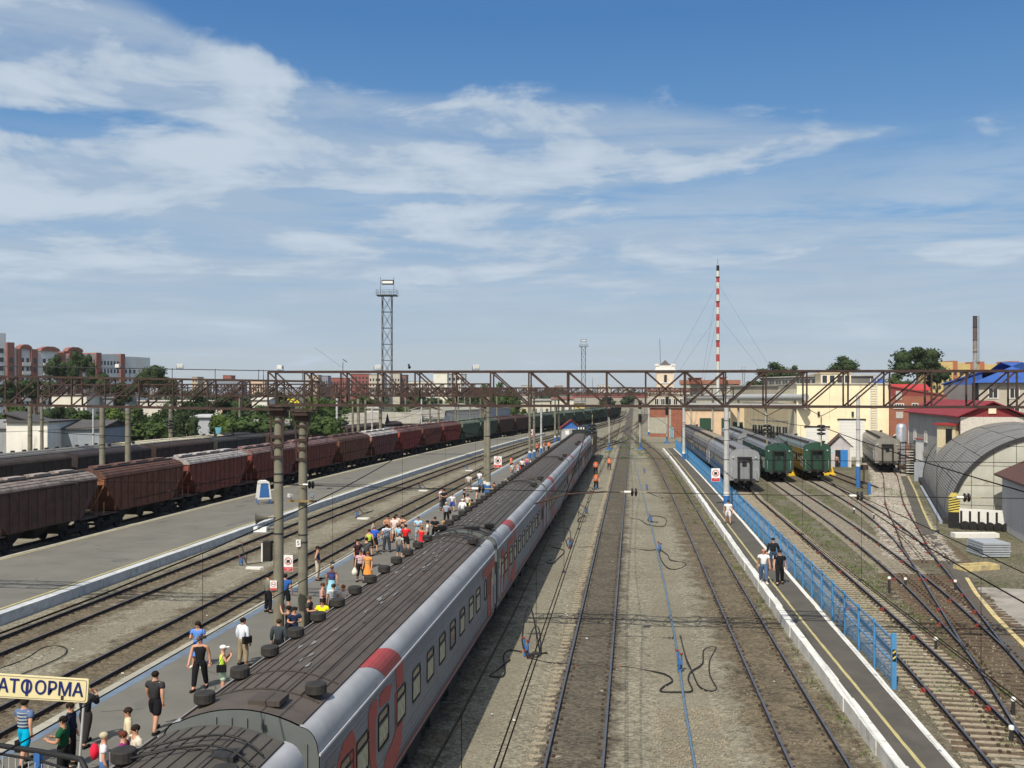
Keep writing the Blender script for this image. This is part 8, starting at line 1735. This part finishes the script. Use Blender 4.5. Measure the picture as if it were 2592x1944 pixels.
shed('small white cube building right of the near gantry bracket', 638, 680, 230, 1012, 1008, 8, (0.66, 0.64, 0.58), (0.5, 0.48, 0.45), name='building'); shed('blue grey small building under the white cube', 648, 680, 200, 1028, 1028, 6, (0.32, 0.35, 0.40), (0.36, 0.36, 0.36))
shed('low house with grey fibre roof left of the lattice mast', 862, 968, 185, 1082, 1048, 9, (0.42, 0.55, 0.60), (0.24, 0.23, 0.205)); shed('low house with grey roof just behind the lattice mast', 930, 1058, 195, 1072, 1046, 9, (0.40, 0.33, 0.26), (0.25, 0.24, 0.21)); shed('grey roofed barn right of the mast', 1040, 1120, 205, 1062, 1040, 9, (0.55, 0.54, 0.50), (0.22, 0.21, 0.19))
shed('white panelled shed with paper like wall joints', 928, 960, 230, 1034, 1026, 6, (0.62, 0.60, 0.56), (0.34, 0.33, 0.30), wins=3)
h = H('long_white_wall', 'long white brick store behind the green hopper wagons', 1128, 222, 1212, 236, 9, 1038, (0.68, 0.66, 0.60)); h.gable((0.27, 0.27, 0.23), 1.3, 'x')
h = H('pale_brick_store', 'pale pink brick store right of the long white one', 1206, 238, 1236, 243, 9, 1035, (0.62, 0.50, 0.42)); h.flat((0.45, 0.42, 0.35)); h = H('grey_garage', 'grey blue garage at the right end of the white store', 1236, 240, 1292, 250, 8, 1036, (0.33, 0.36, 0.40)); h.mono((0.46, 0.45, 0.42), 1.0, True)
h = H('low_wall', 'low white wall in front of the grey roofed barn', 1086, 205, 1138, 212, 3, 1053, (0.62, 0.62, 0.62)); h.flat((0.55, 0.55, 0.55), 0.1, 0.1)
A = AT(930, 182); B = AT(1098, 195); T = empty('sheet_fence', (A[0], A[1], -0.2), math.atan2(B[1]-A[1], B[0]-A[0]), 'pale corrugated sheet fence behind the red hopper wagons', 'fence'); ln = math.hypot(B[0]-A[0], B[1]-A[1])
for i in range(16): MB().box((ln*(i+0.5)/16, 0.02*(i % 2), 1.9), (ln/16-0.03, 0.06, 3.8)).build('panel', M_wall, T, color=(0.36, 0.40, 0.43) if i % 2 else (0.40, 0.44, 0.47))
for pa, pb, D, yt, col, lb in ((1305, 1345, 270, 1018, (0.55, 0.50, 0.38), 'cream shed above the far hopper wagons'), (1348, 1392, 280, 1014, (0.58, 0.55, 0.45), 'pale shed with garage door above the far wagons'), (1398, 1452, 300, 1010, (0.60, 0.58, 0.50), 'white store with red eaves in the distance'), (1418, 1447, 330, 1004, (0.68, 0.68, 0.66), 'small bright white block in the distance'), (1455, 1480, 320, 1020, (0.50, 0.42, 0.16), 'small yellow hut in the distance')):
    shed(lb, pa, pb, D, yt, yt-3, 8, col, (0.25, 0.10, 0.08) if 'red' in lb else (0.28, 0.27, 0.25), wins=3)
shed('red container building with white lettering stripe beyond the left tracks', 557, 590, 240, 1004, 1004, 5, (0.42, 0.04, 0.04), (0.35, 0.04, 0.04), name='kiosk'); shed('orange kiosk below the red container', 562, 585, 225, 1012, 1012, 5, (0.38, 0.13, 0.05), (0.3, 0.1, 0.05), name='kiosk')
x, y = AT(552, 140); b = MB(); b.add([(-0.45, 0, 5.4), (0.45, 0, 5.4), (0.06, 0, 3.2), (-0.06, 0, 3.2), (-0.45, 0.1, 5.4), (0.45, 0.1, 5.4), (0.06, 0.1, 3.2), (-0.06, 0.1, 3.2)], [(0, 1, 2, 3), (4, 5, 6, 7), (0, 1, 5, 4), (1, 2, 6, 5), (3, 0, 4, 7)]); b.box((0, 0.05, 1.6), (0.08, 0.08, 3.2)); tag(b.build('pennant_board', mat('teal', (0.10, 0.30, 0.38), 0.7), loc=(x, y, -0.2)), 'small teal wedge shaped board on a post left of the near poles', 'board')
x, y = AT(729, 225); T = empty('gas_pipe', (x, y, -0.2), 0, 'bright yellow gas pipe with right angle bends above the trees', 'pipe')
s = 225/FP; Pz = lambda py: ZAT(py, 225)+0.2
for a, c in (((0, 1011), (16, 1011)), ((0, 1011), (0, 1016)), ((0, 1016), (10, 1016)), ((16, 1011), (16, 1017)), ((10, 1018), (30, 1018)), ((24, 1013), (24, 1019))): MB().bar((a[0]*s, 0, Pz(a[1])), (c[0]*s, 0, Pz(c[1])), 0.3).build('pipe_run', mat('gas_yellow', (0.72, 0.60, 0.03), 0.6), T)
for q in (0, 16, 30): MB().bar((q*s, 0, 0), (q*s, 0, Pz(1014)), 0.18).build('support', M_dark, T)
# ================================================================ APARTMENTS
M_apb = mat('apartment_brick', (0.24, 0.105, 0.088), 0.9, var=0.1, scale=0.3); M_apw = mat('apartment_panel', (0.62, 0.64, 0.66), 0.9, var=0.08, scale=0.3); M_apl = mat('apartment_white', (0.62, 0.60, 0.57), 0.9, var=0.06)
def apart(label, pa, pb, Da, Db, yt, depth, cols):
    """cols: (px0, px1, ytop, material, windows per storey)"""
    A = AT(pa, Da); B = AT(pb, Db); T = empty('apartment_block', (A[0], A[1], -0.2), math.atan2(B[1]-A[1], B[0]-A[0]), label, 'apartment block', 'apartment blocks behind the trees'); ln = math.hypot(B[0]-A[0], B[1]-A[1])
    class Q: pass
    q = Q(); q.T = T
    for i, (p0, p1, yy, m, nw, arc) in enumerate(cols):
        u0, u1 = pxu(q, p0, 0), pxu(q, p1, 0); Dm = lerp(Da, Db, (p0+p1-2*pa)/(2*(pb-pa))); zt = ZAT(yy, Dm)+0.2; pr = 0.8 if m is M_apb else 0.0
        MB().box(((u0+u1)/2, depth/2-pr/2, zt/2), (u1-u0-0.01, depth+pr, zt)).build('wall', m, T)
        if arc: MB().prism([(u0-0.6, zt), (u1+0.6, zt), (u1+0.2, zt+0.9), (lerp(u0, u1, 0.72), zt+1.6), (lerp(u0, u1, 0.28), zt+1.6), (u0-0.2, zt+0.9)], 'y', -0.6, 2.0).build('arched_parapet', M_apb, T)
        if nw:
            wm = MB().box((0, 0, 0), ((u1-u0)/nw*0.5, 0.12, 1.5)).mesh('window', M_glass); st = int(zt/3.0)
            for s in range(2, st):
                for j in range(nw): meshobj('window', wm, T, (lerp(u0, u1, (j+0.5)/nw), -pr-0.05, s*3.0-0.2))
            if nw >= 2 and m is M_apw and arc:
                for s in range(2, st): MB().box(((u0+u1)/2, -0.5, s*3.0-1.5), (u1-u0-0.6, 0.9, 1.2)).build('balcony', M_apl, T)
    return T
apart('red brick apartment block with white bays and arched tops at the left edge', -60, 172, 330, 360, 880, 14, [(-60, 15, 842, M_apw, 3, 0), (15, 33, 867, M_apb, 1, 0), (33, 42, 880, M_apl, 0, 0), (42, 51, 884, M_apb, 0, 0), (51, 76, 884, M_apw, 2, 1), (76, 92, 884, M_apb, 1, 0), (92, 105, 890, M_apl, 0, 0), (105, 146, 889, M_apw, 3, 1), (146, 163, 893, M_apb, 1, 0), (163, 172, 897, M_apl, 0, 0)])
apart('grey white panel apartment block with brick strips and window grid', 172, 380, 365, 400, 895, 14, [(172, 205, 890, M_apb, 1, 1), (205, 240, 896, M_apl, 2, 0), (240, 253, 893, M_apb, 0, 0), (253, 302, 897, M_apw, 6, 0), (302, 313, 896, M_apb, 0, 0), (313, 345, 903, M_apw, 3, 0), (345, 357, 904, M_apl, 0, 0), (357, 380, 905, M_apw, 2, 0)])
apart('yellow and orange apartment block far behind the blue roof', 2358, 2600, 430, 430, 915, 14, [(2358, 2412, 916, M_apy, 4, 0), (2412, 2424, 913, M_apo, 1, 0), (2424, 2443, 918, M_apy, 1, 0), (2443, 2456, 921, M_apy, 1, 0), (2456, 2466, 919, M_apo, 1, 0), (2466, 2480, 922, M_apy, 1, 0), (2480, 2492, 915, M_apo, 1, 0), (2492, 2520, 922, M_apy, 2, 0), (2520, 2562, 922, M_apy, 2, 0), (2562, 2580, 914, M_apo, 1, 0), (2580, 2600, 922, M_apy, 1, 0)]) if False else None
M_apy = mat('apartment_yellow', (0.50, 0.38, 0.16), 0.9, var=0.08, scale=0.3); M_apo = mat('apartment_orange', (0.36, 0.13, 0.07), 0.9, var=0.08)
apart('yellow and orange apartment block far behind the blue roof', 2358, 2600, 430, 430, 915, 14, [(2358, 2412, 916, M_apy, 4, 0), (2412, 2424, 913, M_apo, 1, 0), (2424, 2443, 918, M_apy, 1, 0), (2443, 2456, 921, M_apy, 1, 0), (2456, 2466, 919, M_apo, 1, 0), (2466, 2480, 922, M_apy, 1, 0), (2480, 2492, 915, M_apo, 1, 0), (2492, 2520, 922, M_apy, 2, 0), (2520, 2562, 922, M_apy, 2, 0), (2562, 2580, 914, M_apo, 1, 0), (2580, 2600, 922, M_apy, 1, 0)])
# ---------------------------------------------------------------- far town
def far(px0, px1, D, yt, col, label, nw=4, ns=3):
    h = H('distant_block', label, px0, D, px1, D, 14, yt, col, group='far town on the horizon'); h.flat(tuple(c*0.6 for c in col), 0.2, 0.4); w = h.w/nw; z0 = max(3, 10.5-1.0)
    wm = MB().box((0, 0, 0), (w*0.5, 0.1, 1.6)).mesh('window', M_glass); st = int(h.h/3.2)
    for s in range(max(1, st-ns), st):
        for j in range(nw): meshobj('window', wm, h.T, (w*(j+0.5), -0.06, s*3.2+1.2))
far(486, 500, 700, 955, (0.45, 0.38, 0.27), 'narrow tan distant block left of the red roofed one', 2); far(500, 522, 720, 961, (0.55, 0.50, 0.42), 'pale distant block beside the narrow tan one', 3); far(564, 585, 900, 951, (0.27, 0.09, 0.07), 'red brick distant block above the left gantry', 3); far(540, 612, 800, 964, (0.20, 0.22, 0.28), 'long blue grey distant block above the left gantry', 9, 2)
far(632, 670, 760, 964, (0.55, 0.42, 0.32), 'pink beige distant block between gantry beams', 6, 2); far(780, 806, 800, 950, (0.42, 0.34, 0.27), 'tan high distant block right of the near poles', 4); far(806, 830, 820, 952, (0.22, 0.22, 0.27), 'dark grey high distant block next to the tan one', 4); far(836, 880, 850, 957, (0.24, 0.08, 0.07), 'low red brick distant block, wide', 6); far(888, 933, 800, 947, (0.24, 0.07, 0.06), 'big red brick distant block left of the lattice mast', 5)
far(934, 972, 640, 949, (0.45, 0.42, 0.36), 'beige distant block just left of the lattice mast', 5, 4); far(985, 1012, 650, 946, (0.44, 0.41, 0.35), 'beige distant block just right of the lattice mast', 4, 4); far(1012, 1028, 655, 950, (0.20, 0.10, 0.08), 'brown distant tower beside the beige block', 2, 4); far(1030, 1095, 700, 966, (0.58, 0.57, 0.52), 'long white distant block with a row of windows', 9, 2); far(1097, 1132, 560, 945, (0.66, 0.65, 0.58), 'bright white distant block right of the mast', 1, 0); far(1132, 1178, 600, 948, (0.34, 0.34, 0.34), 'grey distant block with a white cube on top', 4, 3); far(1153, 1166, 580, 947, (0.66, 0.65, 0.6), 'small white tower in front of the grey distant block', 1, 1)
far(1516, 1545, 1100, 975, (0.55, 0.52, 0.46), 'tiny pale factory on the horizon by the far mast', 4, 1); far(1405, 1425, 1000, 977, (0.30, 0.20, 0.16), 'tiny brown block on the horizon above the train', 3, 1); far(1320, 1350, 950, 976, (0.40, 0.38, 0.34), 'tiny grey block on the horizon left of the far mast', 4, 1); far(1565, 1600, 1300, 980, (0.30, 0.30, 0.30), 'tiny grey row on the horizon right of the far mast', 4, 1)
far(1100, 1250, 620, 984, (0.22, 0.07, 0.06), 'long low maroon distant roof line below the white blocks', 8, 1)
x, y = AT(868, 700); b = MB(); b.bar((0, 0, 0), (0, 0, 30), 0.35); b.bar((0, 0, 26), (-20, 0, 40), 0.12); b.bar((0, 0, 32), (3, 0, 30), 0.5); tag(b.build('tower_crane', M_dark, loc=(x, y, -0.2)), 'thin distant crane with raised jib left of the lattice mast', 'crane')
for px, D, yt, lb in ((667, 420, 935, 'thin antenna mast above the near poles'), (1633, 420, 954, 'small far pylon left of the white tower'), (1500, 700, 955, 'thin far antenna beside the distant lattice mast')):
    x, y = AT(px, D); z = ZAT(yt, D)+0.2; b = MB()
    for a in (0, 2.1, 4.2): b.bar((math.cos(a)*z*0.03, math.sin(a)*z*0.03, 0), (0, 0, z), 0.12)
    tag(b.build('antenna_mast', M_mast, loc=(x, y, -0.2)), lb, 'antenna mast')
# ================================================================ HAZE
hb = MB().box((0, 2450, 22), (5200, 5100, 47.0)); hm = bpy.data.materials.new('haze_air'); hm.use_nodes = True; t_ = hm.node_tree; t_.nodes.remove(t_.nodes['Principled BSDF'])
pv_ = t_.nodes.new('ShaderNodeVolumePrincipled'); pv_.inputs['Density'].default_value = 0.00007; pv_.inputs['Color'].default_value = (0.80, 0.87, 0.96, 1); pv_.inputs['Anisotropy'].default_value = 0.0; t_.links.new(pv_.outputs[0], t_.nodes['Material Output'].inputs['Volume'])
tag(hb.build('haze', hm), 'thin pale air haze over the whole station', 'haze', None, 'stuff')
